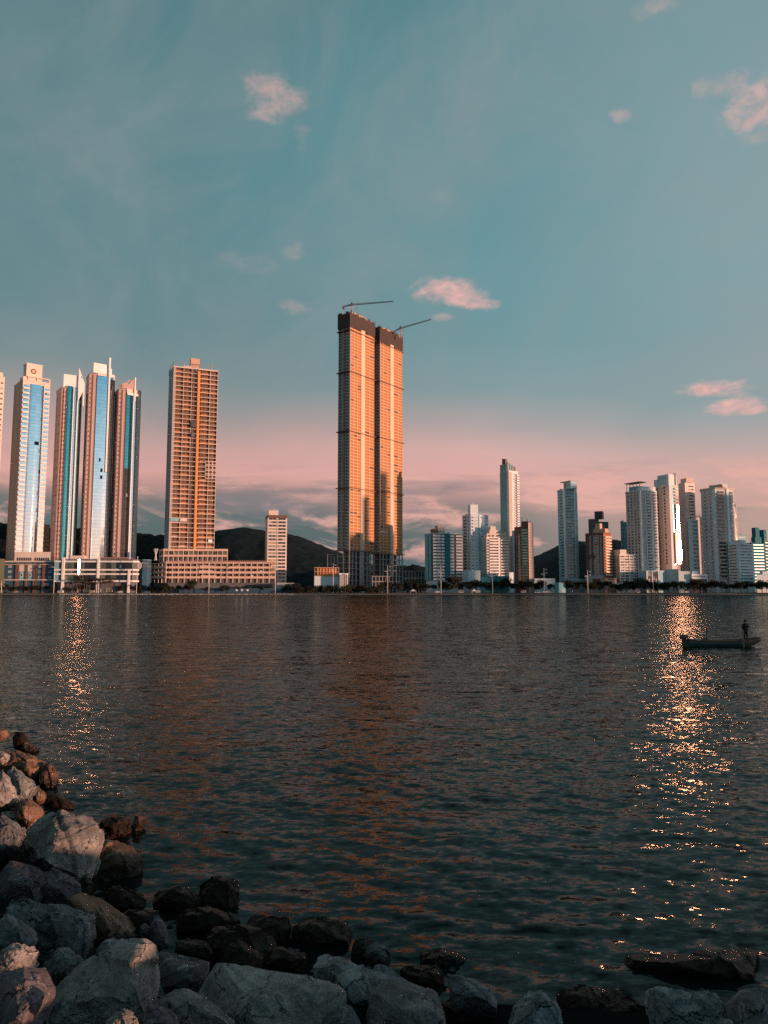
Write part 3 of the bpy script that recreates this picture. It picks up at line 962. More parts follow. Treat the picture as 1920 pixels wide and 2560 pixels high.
# ---- podiums under the left group
def podiums():
    Y = 680
    ch = chain_of([(36, Y), (126, Y + 2)], 1400)
    B = Bld('penthouse_hall', 'white flat-roofed hall with a dark window strip below the leftmost whole tower', 'building', ch, None, z0=GROUND, depth=12)
    t = B.H(1381, Y); b = B.H(1404, Y)
    B.body(0, t, M['cream']); cornice(B, t, .5, .4, 'cream')
    W = B.W(0)
    for a, c in ((.06, .48), (.54, .97)):
        B.fpart('window_strip', M['window'], 0, W * a, W * c, b + .8, b + 3.6, -.2, .05)
        mb = MB()
        for k in range(8):
            u = W * (a + (c - a) * k / 7); B.fb(mb, 0, u - .12, u + .12, b + .8, b + 3.6, .05, .2)
        B.part('mullion', mb, M['cream'])
    B.flush()
    Y = 672
    ch = chain_of([(-40, Y), (10, Y)], 1440)
    B = Bld('low_building', 'plain olive block at the left edge of the shore', 'building', ch, None, depth=14)
    B.body(0, B.H(1398, Y), M['olive']); cornice(B, B.H(1398, Y), .3, .1, 'olive'); B.flush()
    # panelled hotel
    ch = chain_of([(10.3, Y + 3), (135, Y + 3)], 1440)
    B = Bld('hotel', 'low hotel with dark teal panels, brown pillars and pale arched panels', 'building', ch, None, depth=11)
    t = B.H(1405, Y); b = B.H(1451, Y); W = B.W(0)
    B.body(0, t, M['navy'])
    fr = lambda x: W * (x - 40) / 520
    for x0, x1 in ((160, 192), (262, 282), (345, 375), (440, 468)):
        B.fpart('pillar', M['brown'], 0, fr(x0), fr(x1), 0, t - .5, -.1, 1.0)
    for x0, x1 in ((196, 258), (286, 342)):
        mb = MB(); B.fb(mb, 0, fr(x0), fr(x1), b + 8, t - 1.6, -.1, .35)
        c = B.P(0, (fr(x0) + fr(x1)) / 2, .12)
        B.part('arched_panel', mb, M['cream'])
        B.fpart('panel_base', M['pale_teal'], 0, fr(x0) + .4, fr(x1) - .4, b + 1, b + 8, -.1, .2)
    for x in (97, 412, 516):
        for yy in (232, 286, 342):
            B.rep('window', t_window(2.5, 1.9, 'white', 'window'), 0, fr(x), B.H(1360 + yy / 4.1475, Y) - 1, .02)
    for x in (222, 314):
        B.rep('window', t_window(2.2, 2.6, 'white', 'window'), 0, fr(x), b + 3.5, .25)
    B.fpart('balustrade', M['cream'], 0, 0, W, t, t + 1.1, -.3, .35)
    B.fpart('ledge', M['cream'], 0, 0, W, b + .1, b + .9, -.1, 1.2)
    B.fpart('ledge', M['beige'], 0, 0, W, t - 2.4, t - 1.8, -.1, 1.1)
    B.flush()
    # shopping podium with white grid; its glass mirrors the sun
    ch = chain_of([(136, Y - 2), (171, Y - 2), (330, Y), (346, Y + 5)], 1440)
    B = Bld('shopping_podium', 'glass shopping podium framed by white bands and tall white columns', 'building', ch, None, depth=22)
    t = B.H(1398, Y); b = B.H(1456, Y)
    B.body(b, t, M['dark_grey']); B.body(0, b, M['dark_grey'], 'ground_floor', 2.0)
    W0, W1, W2 = B.W(0), B.W(1), B.W(2)
    fr = lambda x: W1 * (x - 710) / 660
    zb = [B.H(1360 + q / 4.1475, Y) for q in (385, 312, 268, 182)]
    for fi, W in ((0, W0), (1, W1), (2, W2)):
        for z in zb:
            B.fpart('white_band', M['white'], fi, 0, W, z - .7, z + .7, -.1, 1.0)
    B.fpart('white_column', M['white'], 0, W0 * .55, W0 * .72, 0, t + 1.5, -.1, 1.6)
    for x in (1008, 1330):
        B.fpart('white_column', M['white'], 1, fr(x), fr(x) + 1.9, 0 if x < 1300 else 0, (t + 1.5) if x < 1300 else zb[2], -.1, 1.6)
    # glass panels of changing tint
    pn = [(0, .02, .30, 'pale_teal'), (0, .74, .98, 'olive_glass')]
    for fi, a, c, mt in pn:
        B.fpart('glass_panel', M[mt], fi, W0 * a, W0 * c, b + .8, t - .8, -.1, .3)
    tints = ['gold_glass', 'dark_glass', 'gold_glass', 'dark_glass', 'dark_glass', 'olive_glass', 'olive_glass', 'dark_glass', 'gold_glass', 'dark_glass', 'dark_glass', 'dark_glass']
    for k, mt in enumerate(tints):
        B.fpart('glass_panel', M[mt], 1, W1 * k / 12 + .15, W1 * (k + 1) / 12 - .15, b + .8, t - .8, -.1, .3)
    for x, w_, r in ((815, 1.3, 1),):
        # projecting bays whose panes face between the viewer and the low sun
        p = B.P(1, fr(x), .3)
        wp = p + B.o; dc = Vector((-wp.x, -wp.y, 0)).normalized()
        n = (dc + sun_h).normalized(); u = Vector((-n.y, n.x, 0))
        a = p; c = p + u * w_ * (1 if u.x > 0 else -1)
        q = [a, c, c - n * 2.5, a - n * 2.5]
        q = [v + B.faces[1][2] * 1.4 for v in q]
        mb = MB(); mb.prism([(v.x, v.y) for v in q], (b + 7) if w_ > 1 else (b + 3), t - .5)
        B.part('glass_bay', mb, M['glare_glass'])
    # roof rail, plants trays
    mb = MB()
    for k in range(30):
        u = W1 * k / 29; B.fb(mb, 1, max(u - .06, 0), u + .06, t, t + 1.2, -.3, -.2)
    B.fb(mb, 1, 0, W1, t + 1.2, t + 1.32, -.35, -.15)
    B.part('roof_rail', mb, M['white'])
    roofbox(B, 1, W1 * .0, W1 * .22, t, t + 3.2, 2, 8, 'cream')
    roofbox(B, 1, W1 * .45, W1 * .9, t, t + 2.0, 4, 9, 'brown')
    for k in range(5):
        B.rep('shop_window', t_window(5.5, 3.0, 'white', 'gold_glass'), 1, W1 * (.1 + .18 * k), .6, -1.6)
    B.flush()
    # dark teal rounded block with a lettered band
    ch = chain_of([(347, Y + 8), (356, Y + 4), (367, Y + 5), (377, Y + 12)], 1440)
    B = Bld('commercial_block', 'dark teal rounded block with a faint sign band, beside the tall white mast', 'building', ch, None, depth=14)
    t = B.H(1400, Y + 5)
    B.body(0, t, M['navy']); cornice(B, t, .35, .3, 'pale_teal')
    for fi in range(3):
        B.fpart('band', M['dark_grey'], fi, 0, B.W(fi), t - 6.4, t - 5.2, -.1, .2)
        B.fpart('band', M['teal'], fi, 0, B.W(fi), t - 12.4, t - 11.7, -.1, .25)
    s = B.fpart('sign_band', M['navy'], 1, .1, B.W(1) - .1, t - 4.6, t - .8, -.1, .3)
    cu = bpy.data.curves.new('sign_letters', 'FONT'); cu.body = 'RAU'; cu.size = 2.9; cu.extrude = .06; cu.align_x = 'CENTER'

    f = B.faces[1]
    tmp = bpy.data.objects.new('tmp', cu); C.objects.link(tmp)
    bpy.context.view_layer.update()
    me = bpy.data.meshes.new_from_object(tmp.evaluated_get(bpy.context.evaluated_depsgraph_get()))
    bpy.data.objects.remove(tmp)
    me.materials.clear(); me.materials.append(M['grey'])
    o = link('sign_letters', me, s, B.P(1, B.W(1) / 2, .38) + Vector((0, 0, t - 3.9)))
    o.rotation_euler = (math.pi / 2, 0, math.atan2(f[1].y, f[1].x))
    B.flush()
    # white hourglass sculpture
    root = link('hourglass_sculpture', None); p = at(389, 1400, 690); root.location = (p.x, 690, gz(1401, 690))
    tag(root, 'pale hourglass-shaped steel sculpture on the parking podium roof', 'sculpture')
    mb = MB()
    for k in range(8):
        a = 2 * math.pi * k / 8
        mb.tube((1.9 * math.cos(a), 1.9 * math.sin(a), 10.4), (.25 * math.cos(a), .25 * math.sin(a), 4.4), .16)
        mb.tube((.25 * math.cos(a), .25 * math.sin(a), 4.4), (1.3 * math.cos(a), 1.3 * math.sin(a), 0), .16)
    mb.build('steel_rods', M['white'], root)
    mb = MB()
    for k in range(16):
        a, c = 2 * math.pi * k / 16, 2 * math.pi * (k + 1) / 16
        mb.tube((1.9 * math.cos(a), 1.9 * math.sin(a), 10.4), (1.9 * math.cos(c), 1.9 * math.sin(c), 10.4), .18)
    mb.build('ring', M['white'], root)
podiums()

# ---- tower under construction with its parking podium
def construction_tower():
    Y = 700
    chn, bk = rect_chain(406.7, 421, 535.4, Y, 23, 1378, wl=35)
    B = Bld('construction_tower', 'unfinished tower of open salmon floors with an orange chute down its face', 'tower', chn, bk, BLD)
    z0 = B.H(1378, Y); top = B.H(916, Y)
    n = 39
    B.body(0, top, M['concrete'], 'core', 3.2)
    W0, W1 = B.W(0), B.W(1)
    zs, p = rows(z0, top, n)
    B.fpart('shade_grey_wall', M['grey'], 0, 0, W0, 0, top, -2.4, 0)  # shade of the left side put in as a grey wall colour
    fr = lambda x: W1 * (x - 315) / 395.
    # back wall pieces of brick infill per floor
    bays = [(318, 402), (406, 474), (566, 640), (644, 706)]
    rg = random.Random(3)
    pts = B.ch + B.bk
    for j, z in enumerate(zs + [top]):
        mb = MB()
        B.fb(mb, 1, 0, W1, z - .6, z, -2.6, 0.5)
        B.part('floor_slab', mb, M['pale_concrete'])
    for j, z in enumerate(zs):
        for bi, (a, c) in enumerate(bays):
            w_ = fr(c) - fr(a)
            mt = 'brick_infill' if rg.random() < .85 else ('salmon' if rg.random() < .5 else 'opening')
            B.rep('infill_wall', t_grid(w_, p - .5, 2, 1, 'brick_infill', 'opening') if rg.random() < .5 else t_open(w_, p - .5, mt if mt != 'opening' else 'brown'), 1, (fr(a) + fr(c)) / 2, z, -1.7)
        B.rep('guard_rail', t_box(fr(474) - fr(318), .16, .05, 'salmon', .05), 1, (fr(318) + fr(474)) / 2, z + 1.1, .35)
        B.rep('guard_rail', t_box(fr(706) - fr(566), .12, .05, 'pale_concrete', .05), 1, (fr(566) + fr(706)) / 2, z + 1.1, .35)
    for x in (316, 404, 476, 640, 708):
        B.fpart('column', M['pale_concrete'], 1, max(fr(x) - .17, 0), min(fr(x) + .17, W1), z0, top, -1.6, .2)
    B.fpart('shaft_back', M['brown'], 1, fr(478), fr(524), z0, top, -2.5, -1.5)
    mb = MB()
    for j in range(n * 2):
        z = z0 + (top - z0) * j / (n * 2)
        B.fb(mb, 1, fr(482), fr(524), z, z + .15, .5, .65)
        a = B.P(1, fr(484), .6); c = B.P(1, fr(504), .6)
        mb.tube((a.x, a.y, z), (c.x, c.y, z + (top - z0) / n / 2), .08, n=4)
    for x in (484, 503, 523):
        B.fb(mb, 1, fr(x) - .12, fr(x) + .12, z0, top, .5, .8)
    B.part('hoist_mast', mb, M['steel'])
    B.fpart('hoist_car', M['steel'], 1, fr(478), fr(520), z0 + (top - z0) * .672, z0 + (top - z0) * .672 + 6, .82, 2.6)
    B.fpart('hoist_car', M['dark_grey'], 1, fr(482), fr(508), z0 + (top - z0) * .62, z0 + (top - z0) * .62 + 4, .82, 2.2)
    B.fpart('orange_chute', M['orange'], 1, fr(528), fr(550), z0, top - 2, -1.5, .85)
    # special panels
    zf = lambda y: B.H(860 + y / 3.456, Y)
    B.fpart('cover_panel', M['pale_teal'], 1, fr(322), fr(396), zf(1530), zf(1500), .52, .7)
    B.fpart('cover_panel', M['pale_concrete'], 1, fr(408), fr(466), zf(1530), zf(1500), .52, .7)
    B.fpart('cover_panel', M['white'], 1, fr(655), fr(690), zf(1705), zf(1680), .52, .7)
    for q in range(4):
        z = zf(1010 + 40 * q)
        B.fpart('screen_panel', M['pale_concrete'], 1, fr(612), fr(706), z - 1.7, z + 2.2, .3, .52)
        for k in range(3):
            c = B.P(1, fr(628 + 33 * k), .45); n_ = B.faces[1][2]
            mb = MB(); mb.tube(c + Vector((0, 0, z + .2)), c + n_ * .14 + Vector((0, 0, z + .2)), 1.5, n=14)
            B.part('round_opening', mb, M['opening'])
    # roof
    cornice(B, top, .6, .6, 'pale_concrete')
    B.part('roof_core', (lambda mb: (B.fb(mb, 1, W1 * .38, W1 * .58, top, zf(100), -9, -1.5), mb)[1])(MB()), M['salmon'])
    B.part('roof_core', (lambda mb: (B.fb(mb, 1, W1 * .22, W1 * .378, top, zf(172), -4, -1.0), mb)[1])(MB()), M['pale_concrete'])
    mb = MB()
    ptsr = [B.P(0, 0, .3), B.P(1, 0, .5), B.P(1, W1, .5)]
    for a, c in zip(ptsr[:-1], ptsr[1:]):
        m_ = int((c - a).length / 3.2)
        for k in range(m_ + 1):
            q = a.lerp(c, k / m_); mb.tube((q.x, q.y, top), (q.x, q.y, top + 4.6), .16, n=4)
        mb.tube((a.x, a.y, top + 4.6), (c.x, c.y, top + 4.6), .24, n=4)
    B.part('roof_frame', mb, M['grey'])
    q = B.P(1, W1 * .86, -2)
    mb = MB(); mb.tube((q.x, q.y, top), (q.x, q.y, top + 12), .14, n=5); mb.tube((q.x, q.y, top + 3), (q.x, q.y, top + 8), .3, n=5)
    B.part('antenna', mb, M['grey'])
    B.flush()
    # upper podium
    ch = chain_of([(398, 704), (408, 690), (569, 694)], 1400)
    B = Bld('podium_building', 'upper concrete podium block right under the orange-chute tower', 'building', ch, None, depth=40, z0=GROUND)
    zt = B.H(1376, 690); zb = B.H(1404, 690)
    B.body(0, zb, M['concrete'], 'base', 1)
    deck(B, 2, zb, zt, slab='peach', i_cols=(2, 13), inset=2.2)
    cornice(B, zt - .4, 1.9, .15, 'peach')
    W = B.W(1)
    for k in range(13):
        if k % 3 != 1:
            B.rep('glazing', t_box(W / 13 - .8, 3.0, .1, 'gold_glass', .1), 1, W * (k + .5) / 13, zb + (zt - zb) / 2 + 1.2, -1.0)
    B.flush()
    # parking podium
    ch = chain_of([(377, 700), (414, 684), (689, 690)], 1440)
    B = Bld('parking_podium', 'long open-deck parking podium of pale concrete under the unfinished tower', 'building', ch, None, depth=40)
    zt = B.H(1407, 684); zb = B.H(1457, 684)
    B.body(0, zb, M['dark_grey'], 'ground_floor', 2.5)
    deck(B, 4, zb, zt, slab='peach', i_cols=(4, 18), inset=4.5, ph=1.35, thin=.6)
    W = B.W(1)
    B.fpart('orange_fascia', M['salmon'], 1, 0, W, zt, zt + 1.3, -.3, .15)
    mb = MB()
    for k in range(60):
        u = W * k / 59; B.fb(mb, 1, max(0, u - .05), u + .05, zt + 1.3, zt + 2.2, -.2, -.1)
    B.fb(mb, 1, 0, W, zt + 2.2, zt + 2.32, -.25, -.05)
    B.part('roof_rail', mb, M['salmon'])
    p = (zt - zb) / 4
    for k, (u, w_) in enumerate([(.31, .12), (.30, .13), (.32, .14)]):
        B.fpart('wall_panel', M['peach'], 1, W * u, W * (u + w_), zb + p * (3 - k) - .5, zb + p * (3 - k) + 2.2, .15, .45)
    for k in range(3):
        B.fpart('ramp_panel', M['peach'], 0, B.W(0) * .1, B.W(0) * .95, zb + p * (3 - k) - .4, zb + p * (3 - k) + 1.9, .15, .5)
    rg = random.Random(8)
    for k in range(26):
        B.rep('stored_crate', t_box(1.0 + rg.random() * 1.6, 1.0, .2, rg.choice(['brown', 'steel', 'white', 'opening']), 1.0), 1, W * (.28 + .7 * rg.random()), zb + p * rg.choice([1, 2, 3]) + 1.35, -.9)
    B.flush()
construction_tower()

def fifteen():
    Y = 712
    chn, bk = rect_chain(657, 667, 716, Y, 14, 1440, wl=22)
    B = Bld('apartment_tower', 'fifteen-storey tower with pale balcony bands and a dark centre line', 'tower', chn, bk, BLD)
    top = B.H(1288, Y); zs, p = rows(B.H(1458, Y), top - 2.2, 19)
    B.body(0, top, M['cream']); W0, W1 = B.W(0), B.W(1)
    B.fpart('dark_frieze', M['brown'], 1, 0, W1, top - 2.4, top, -.1, .3)
    B.fpart('dark_frieze', M['brown'], 0, 0, W0, top - 2.4, top, -.1, .3)
    B.fpart('dark_joint', M['dark_grey'], 1, W1 * .465, W1 * .50, 2, top - 2.4, -.1, .12)
    for z in zs:
        B.rep('window_band', t_window(W1 * .40, p * .70, 'cream', 'gold_glass' if random.random() < .3 else 'window'), 1, W1 * .25, z + 1.0)
        B.rep('window_band', t_window(W1 * .40, p * .72, 'cream', 'window_dim'), 1, W1 * .74, z + 1.0)
        B.rep('ledge', t_box(W1 * .98, .3, .5, 'white'), 1, W1 * .5, z)
        B.rep('ledge', t_box(W0 * .9, .3, .3, 'grey'), 0, W0 * .5, z)
    win_rows(B, 0, [W0 * .7], 3, 1.3, zs, 'grey', 'window_dim')
    cornice(B, top, .3, .2, 'brown')
    roofbox(B, 1, W1 * .06, W1 * .56, top + .3, B.H(1275, Y), 2, 10, 'cream')
    mb = MB()
    for k in (.3, .38, .45):
        q = B.P(1, W1 * k, -4); zz = B.H(1275, Y); mb.tube((q.x, q.y, zz), (q.x, q.y, zz + 2.2), .2, n=5)
    B.part('vent_pipe', mb, M['cream'])
    B.flush()
fifteen()

# ---- twin skyscrapers under construction
def twin(label, L, Cc, Rr, Y, ytop, ledges, first):
    chn, bk = rect_chain(L, Cc, Rr, Y, 53.5, 1420, wl=15)
    B = Bld('skyscraper', label, 'skyscraper', chn, bk, 'twin unfinished skyscrapers')
    top = B.H(ytop, Y); zl = [B.H(y, Y) for y in ledges]
    zbase = zl[-1]
    net = B.H(ytop + 34, Y)
    n = 70
    W0, W1 = B.W(0), B.W(1)
    B.body(zbase, top, M['brick_infill'], 'core', .9)
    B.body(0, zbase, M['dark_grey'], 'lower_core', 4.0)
    zs, p = rows(zbase, net, n)
    # slabs right round each floor
    pts = B.ch + B.bk
    for z in zs:
        mb = MB(); mb.prism([(q.x, q.y) for q in pts], z - .38, z)
        B.part('floor_slab', mb, M['gold_concrete'])
    cols = [0, .15, .30, .445, .60, .80, 1.0]
    for c in cols:
        u0 = max(0, W1 * c - .3); u1 = min(W1, W1 * c + .3)
        B.fpart('column', M['gold_concrete'], 1, u0, u1, zbase, net, -1.2, .12)
    B.fpart('blank_strip', M['gold_concrete'], 1, W1 * .45, W1 * .595, zbase, net, -1.0, .5, label='blank concrete strip up the whole lit face')
    for c in (0, .25, .45, .66, 1.0):
        u0 = max(0, W0 * c - .2); u1 = min(W0, W0 * c + .2)
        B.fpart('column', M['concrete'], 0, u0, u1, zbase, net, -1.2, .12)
    B.fpart('side_infill', M['dark_grey'], 0, .2, W0 - .2, zbase, net, -1.0, -.35)  # shade of the left side painted in: dark infill, greyer columns
    # infill panels, a darker opening in each
    rg = random.Random(4 + first)
    bays = [(.075, .15), (.225, .15), (.375, .145), (.70, .20), (.90, .20)]
    for j, z in enumerate(zs):
        for c, w_ in bays:
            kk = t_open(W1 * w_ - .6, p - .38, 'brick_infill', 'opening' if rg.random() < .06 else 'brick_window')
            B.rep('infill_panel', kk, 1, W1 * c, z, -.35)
        B.rep('round_opening', 'disc', 0, W0 * .83, z + p * .45, -.2)
        B.rep('side_opening', t_box(1.5, 1.8, .1, 'pale_teal' if rg.random() < .5 else 'grey'), 0, W0 * .34, z + .6, -.3)
    # protective ledges
    for k, z in enumerate(zl):
        mb = MB(); c = sum(pts, Vector()) / 4
        o1 = [q + (q - c).normalized() * (2.6 if k < len(zl) - 1 else 3.2) for q in pts]
        n_ = len(mb.v)
        mb.prism([(q.x, q.y) for q in o1], z - .2, z + .5)
        B.part('safety_ledge', mb, M['brown'] if k < len(zl) - 1 else M['dark_grey'])
    # dark netting round the top floors
    mb = MB(); c = sum(pts, Vector()) / 4
    o1 = [q + (q - c).normalized() * 1.3 for q in pts]
    N = 24
    for i in range(4):
        a, b = o1[i], o1[(i + 1) % 4]
        L_ = (b - a).length; m_ = max(3, int(L_ / 1.6))
        for k in range(m_):
            q0 = a.lerp(b, k / m_); q1 = a.lerp(b, (k + 1) / m_)
            t1 = top + 3.2 * noise.noise(Vector((k * .7, i * 3.1, first * 5))) - (1.5 if (k // 3) % 2 else 0)
            b1 = net - 1.5 + 1.8 * noise.noise(Vector((k * .9, i * 2.1, first * 3 + 9)))
            inn = (c - q0).normalized() * .25
            mb.prism([(q0.x, q0.y), (q1.x, q1.y), (q1.x + inn.x, q1.y + inn.y), (q0.x + inn.x, q0.y + inn.y)], b1, t1)
    B.part('safety_net', mb, M['net'])
    mb = MB()
    for k in range(26):
        i = rg.randrange(4); a, b = o1[i], o1[(i + 1) % 4]; q = a.lerp(b, rg.random())
        mb.tube((q.x, q.y, top - 3), (q.x, q.y, top + 1 + 2.2 * rg.random()), .13, n=4)
    B.part('scaffold_pole', mb, M['brown'])
    mb = MB(); B.fb(mb, 1, W1 * .25, W1 * .75, top, top + 2.5, -8, -3); B.part('formwork', mb, M['salmon'])
    # bare frame at the foot
    zs2, p2 = rows(0, zbase, 7)
    for z in zs2[1:]:
        mb = MB(); mb.prism([(q.x, q.y) for q in pts], z - .5, z); B.part('floor_slab', mb, M['concrete'])
    for c in (0, .14, .28, .58, .72, .86, 1):
        u0 = max(0, W1 * c - .4); u1 = min(W1, W1 * c + .4)
        B.fpart('column', M['concrete'], 1, u0, u1, 0, zbase, -1.0, .2)
    B.fpart('blank_strip', M['concrete'], 1, W1 * .42, W1 * .56, 0, zbase, -1.0, .25)
    for c in (0, .5, 1):
        u0 = max(0, W0 * c - .4); u1 = min(W0, W0 * c + .4)
        B.fpart('column', M['concrete'], 0, u0, u1, 0, zbase, -1.0, .2)
    if not first:
        B.fpart('pale_sheet', M['gold_concrete'], 1, .2, W1 * .32, B.H(1332, Y), B.H(1326, Y), .15, .4)
    B.flush()
    return B, top

M['gold_concrete'] = paint('yellowish_concrete', (0.69, 0.51, 0.38), var=.2)
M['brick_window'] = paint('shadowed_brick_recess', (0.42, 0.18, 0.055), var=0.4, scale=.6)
_b = MB(); _b.tube((0, 0.1, 0.9), (0, -.12, .9), .85, n=12)
_tpl['disc'] = (_b, [M['pink']])
twA, topA = twin('taller left twin skyscraper of orange brick cells under a dark net', 844.5, 873, 934.7, 725, 779, (825, 929, 1077, 1219, 1376), 1)
twB, topB = twin('right twin skyscraper of orange brick cells, half hidden by the left one', 935, 950, 1006.5, 768, 816, (857, 953, 1093, 1228, 1384), 0)

def crane(label, base, mast_h, jib_end, tail_end, Y):
    root = link('tower_crane', None, None, base)
    tag(root, label, 'crane', 'cranes on the twin skyscrapers')
    def lattice(a, b, w, n, r=.11):
        mb = MB(); a = Vector(a); b = Vector(b); d = (b - a).normalized()
        s = d.cross(Vector((0, 0, 1)))
        s = s.normalized() if s.length > .1 else Vector((1, 0, 0))
        t = d.cross(s).normalized()
        if t.z < 0: t = -t
        offs = [s * w / 2, -s * w / 2, t * w]
        for o in offs: mb.tube(a + o, b + o * .5, r * 1.3, n=4)
        for k in range(n):
            p = a.lerp(b, k / n); q = a.lerp(b, (k + 1) / n); f0 = 1 - .5 * k / n; f1 = 1 - .5 * (k + 1) / n
            for i in range(3):
                mb.tube(p + offs[i] * f0, q + offs[(i + 1) % 3] * f1, r * .8, n=4)
                mb.tube(p + offs[i] * f0, p + offs[(i + 1) % 3] * f0, r * .8, n=4)
        return mb
    b = Vector(base)
    lattice((0, 0, 0), (0, 0, mast_h), 1.6, 10, .16).build('mast', M['salmon'], root)
    top = Vector((0, 0, mast_h))
    lattice(top, jib_end - b, 1.5, 24, .12).build('jib', M['steel'], root)
    lattice(top, tail_end - b, 1.3, 6, .16).build('counter_jib', M['steel'], root)
    mb = MB(); e = tail_end - b; mb.box(e.x - 1.2, e.x + 1.0, e.y - .8, e.y + .8, e.z - 2.4, e.z + .6); mb.build('counterweight', M['dark_grey'], root)
    mb = MB(); mb.box(-.9, .9, -.9, .9, mast_h - .2, mast_h + 2.2); mb.tube((0, 0, mast_h + 2), (0, 0, mast_h + 4.4), .25, .1); mb.build('cab', M['steel'], root)
    h = top.lerp(jib_end - b, .12)
    mb = MB(); mb.tube(h, h - Vector((0, 0, 3.6)), .07, n=4); mb.box(h.x - .3, h.x + .3, h.y - .3, h.y + .3, h.z - 4.4, h.z - 3.6); mb.build('hook', M['steel'], root)
    return root
pA = at(879, 779, 738); crane('dark tower crane on the taller left twin skyscraper', (pA.x, 738, pA.z - 3), gz(763, 738) - pA.z + 3, at(984, 754, 738), at(859, 767, 738), 738)
pB = at(1001, 832, 785); crane('dark tower crane on the right twin skyscraper', (pB.x, 785, pB.z - 6), gz(822, 785) - pB.z + 6, at(1078, 799, 785), at(986, 829, 785), 785)

# ------------------------------------------------------------------ right group
def striped():
    Y = 690
    chn, bk = rect_chain(1062.5, 1082, 1156, Y, 12, 1420, wl=26)
    chn = chain_of([(1062.5, Y + 12), (1082, Y), (1156, Y + 8)], 1440)
    B = Bld('apartment_building', 'white and teal striped apartment block, fifteen floors, left of the right-hand group', 'building', chn, None, BLD, depth=20)
    top = B.H(1334, Y); z0 = B.H(1450, Y); W0, W1 = B.W(0), B.W(1)
    B.body(z0, top, M['teal']); B.body(0, z0, M['cool_white'], 'base', 1.0)
    B.fpart('side_panel', M['pale_teal'], 0, W0 * .05, W0 * .45, z0, top, -.1, .3)
    B.fpart('side_panel', M['pale_teal'], 0, W0 * .55, W0 * .82, z0, top, -.1, .3)
    fr = lambda x: W1 * (x - 160) / 280
    zs, p = rows(z0, top, 15)
    B.fpart('back_wall', M['dark_grey'], 1, fr(160), fr(268), z0, top - .5, -.1, .05)
    B.fpart('back_wall', M['dark_grey'], 1, fr(322), fr(440), z0, top - .5, -.1, .05)
    for z in zs:
        for a, c in ((162, 234), (240, 268), (322, 358), (379, 439)):
            B.rep('balcony', t_balcony(fr(c) - fr(a), 1.3, 'white', 1.3, 'window_dim', p - .5), 1, (fr(a) + fr(c)) / 2, z + .35, .05)
    win_rows(B, 0, [W0 * .5], 1.0, 1.2, zs, 'teal', 'window_dim', part='small_window')
    B.fpart('teal_stripe', M['teal'], 1, fr(270), fr(321), z0, top + .3, -.1, 1.5)
    cornice(B, top, .6, .25, 'cool_white')
    roofbox(B, 1, fr(175), fr(222), top + .6, B.H(1321, Y), 3, 10, 'brown')
    roofbox(B, 1, fr(224), fr(292), top + .6, B.H(1312, Y), 4, 12, 'grey')
    B.flush()
striped()

def blue_white_slab():
    Y = 715
    ch = chain_of([(1157, Y + 14), (1178, Y), (1200, Y + 2), (1222, Y + 10)], 1400)
    B = Bld('apartment_tower', 'pale blue-white tower with small paired windows and a tall rooftop box', 'tower', ch, None, BLD, depth=16)
    top = B.H(1287, Y); z0 = B.H(1426, Y)
    B.body(0, top, M['cool_white']); zs, p = rows(z0, top - 1, 17)
    W0, W1, W2 = [B.W(i) for i in range(3)]
    for z in zs:
        B.rep('balcony', t_balcony(W0 * .38, 1.2, 'cool_white', 1.1, 'window_dim', p - .6), 0, W0 * .3, z + .3)
    win_rows(B, 0, [W0 * .72], 1.4, 1.4, zs, 'grey', 'window_dim')
    win_rows(B, 1, [W1 * .2], 2.2, 1.5, zs, 'cool_white')
    win_rows(B, 1, [W1 * .52, W1 * .68], .8, .9, zs, 'cool_white', part='small_window')
    win_rows(B, 2, [W2 * .25, W2 * .8], 2.2, 1.5, zs[::2], 'cool_white')
    win_rows(B, 2, [W2 * .5], .8, .9, zs, 'cool_white', part='small_window')
    B.fpart('blue_strip', M['pale_teal'], 1, W1 * .88, W1 * .99, z0, top, -.1, .25)
    cornice(B, top, .5, .2, 'cool_white')
    roofbox(B, 1, 0, W1 * .9, top + .5, B.H(1261, Y), 1, 8, 'cool_white')
    q = B.P(1, W1 * .4, -4); mb = MB(); mb.tube((q.x, q.y, B.H(1261, Y)), (q.x, q.y, B.H(1261, Y) + 1.8), .4); B.part('vent_pipe', mb, M['cool_white'])
    B.flush()
    ch = chain_of([(1158, 694), (1171, 684), (1201, 686)], 1440)
    B = Bld('low_building', 'windowless pale block below the blue-white tower', 'building', ch, None, depth=12)
    B.body(0, B.H(1427, 686), M['cool_white']); cornice(B, B.H(1427, 686), .3, .1, 'cool_white'); B.flush()
blue_white_slab()

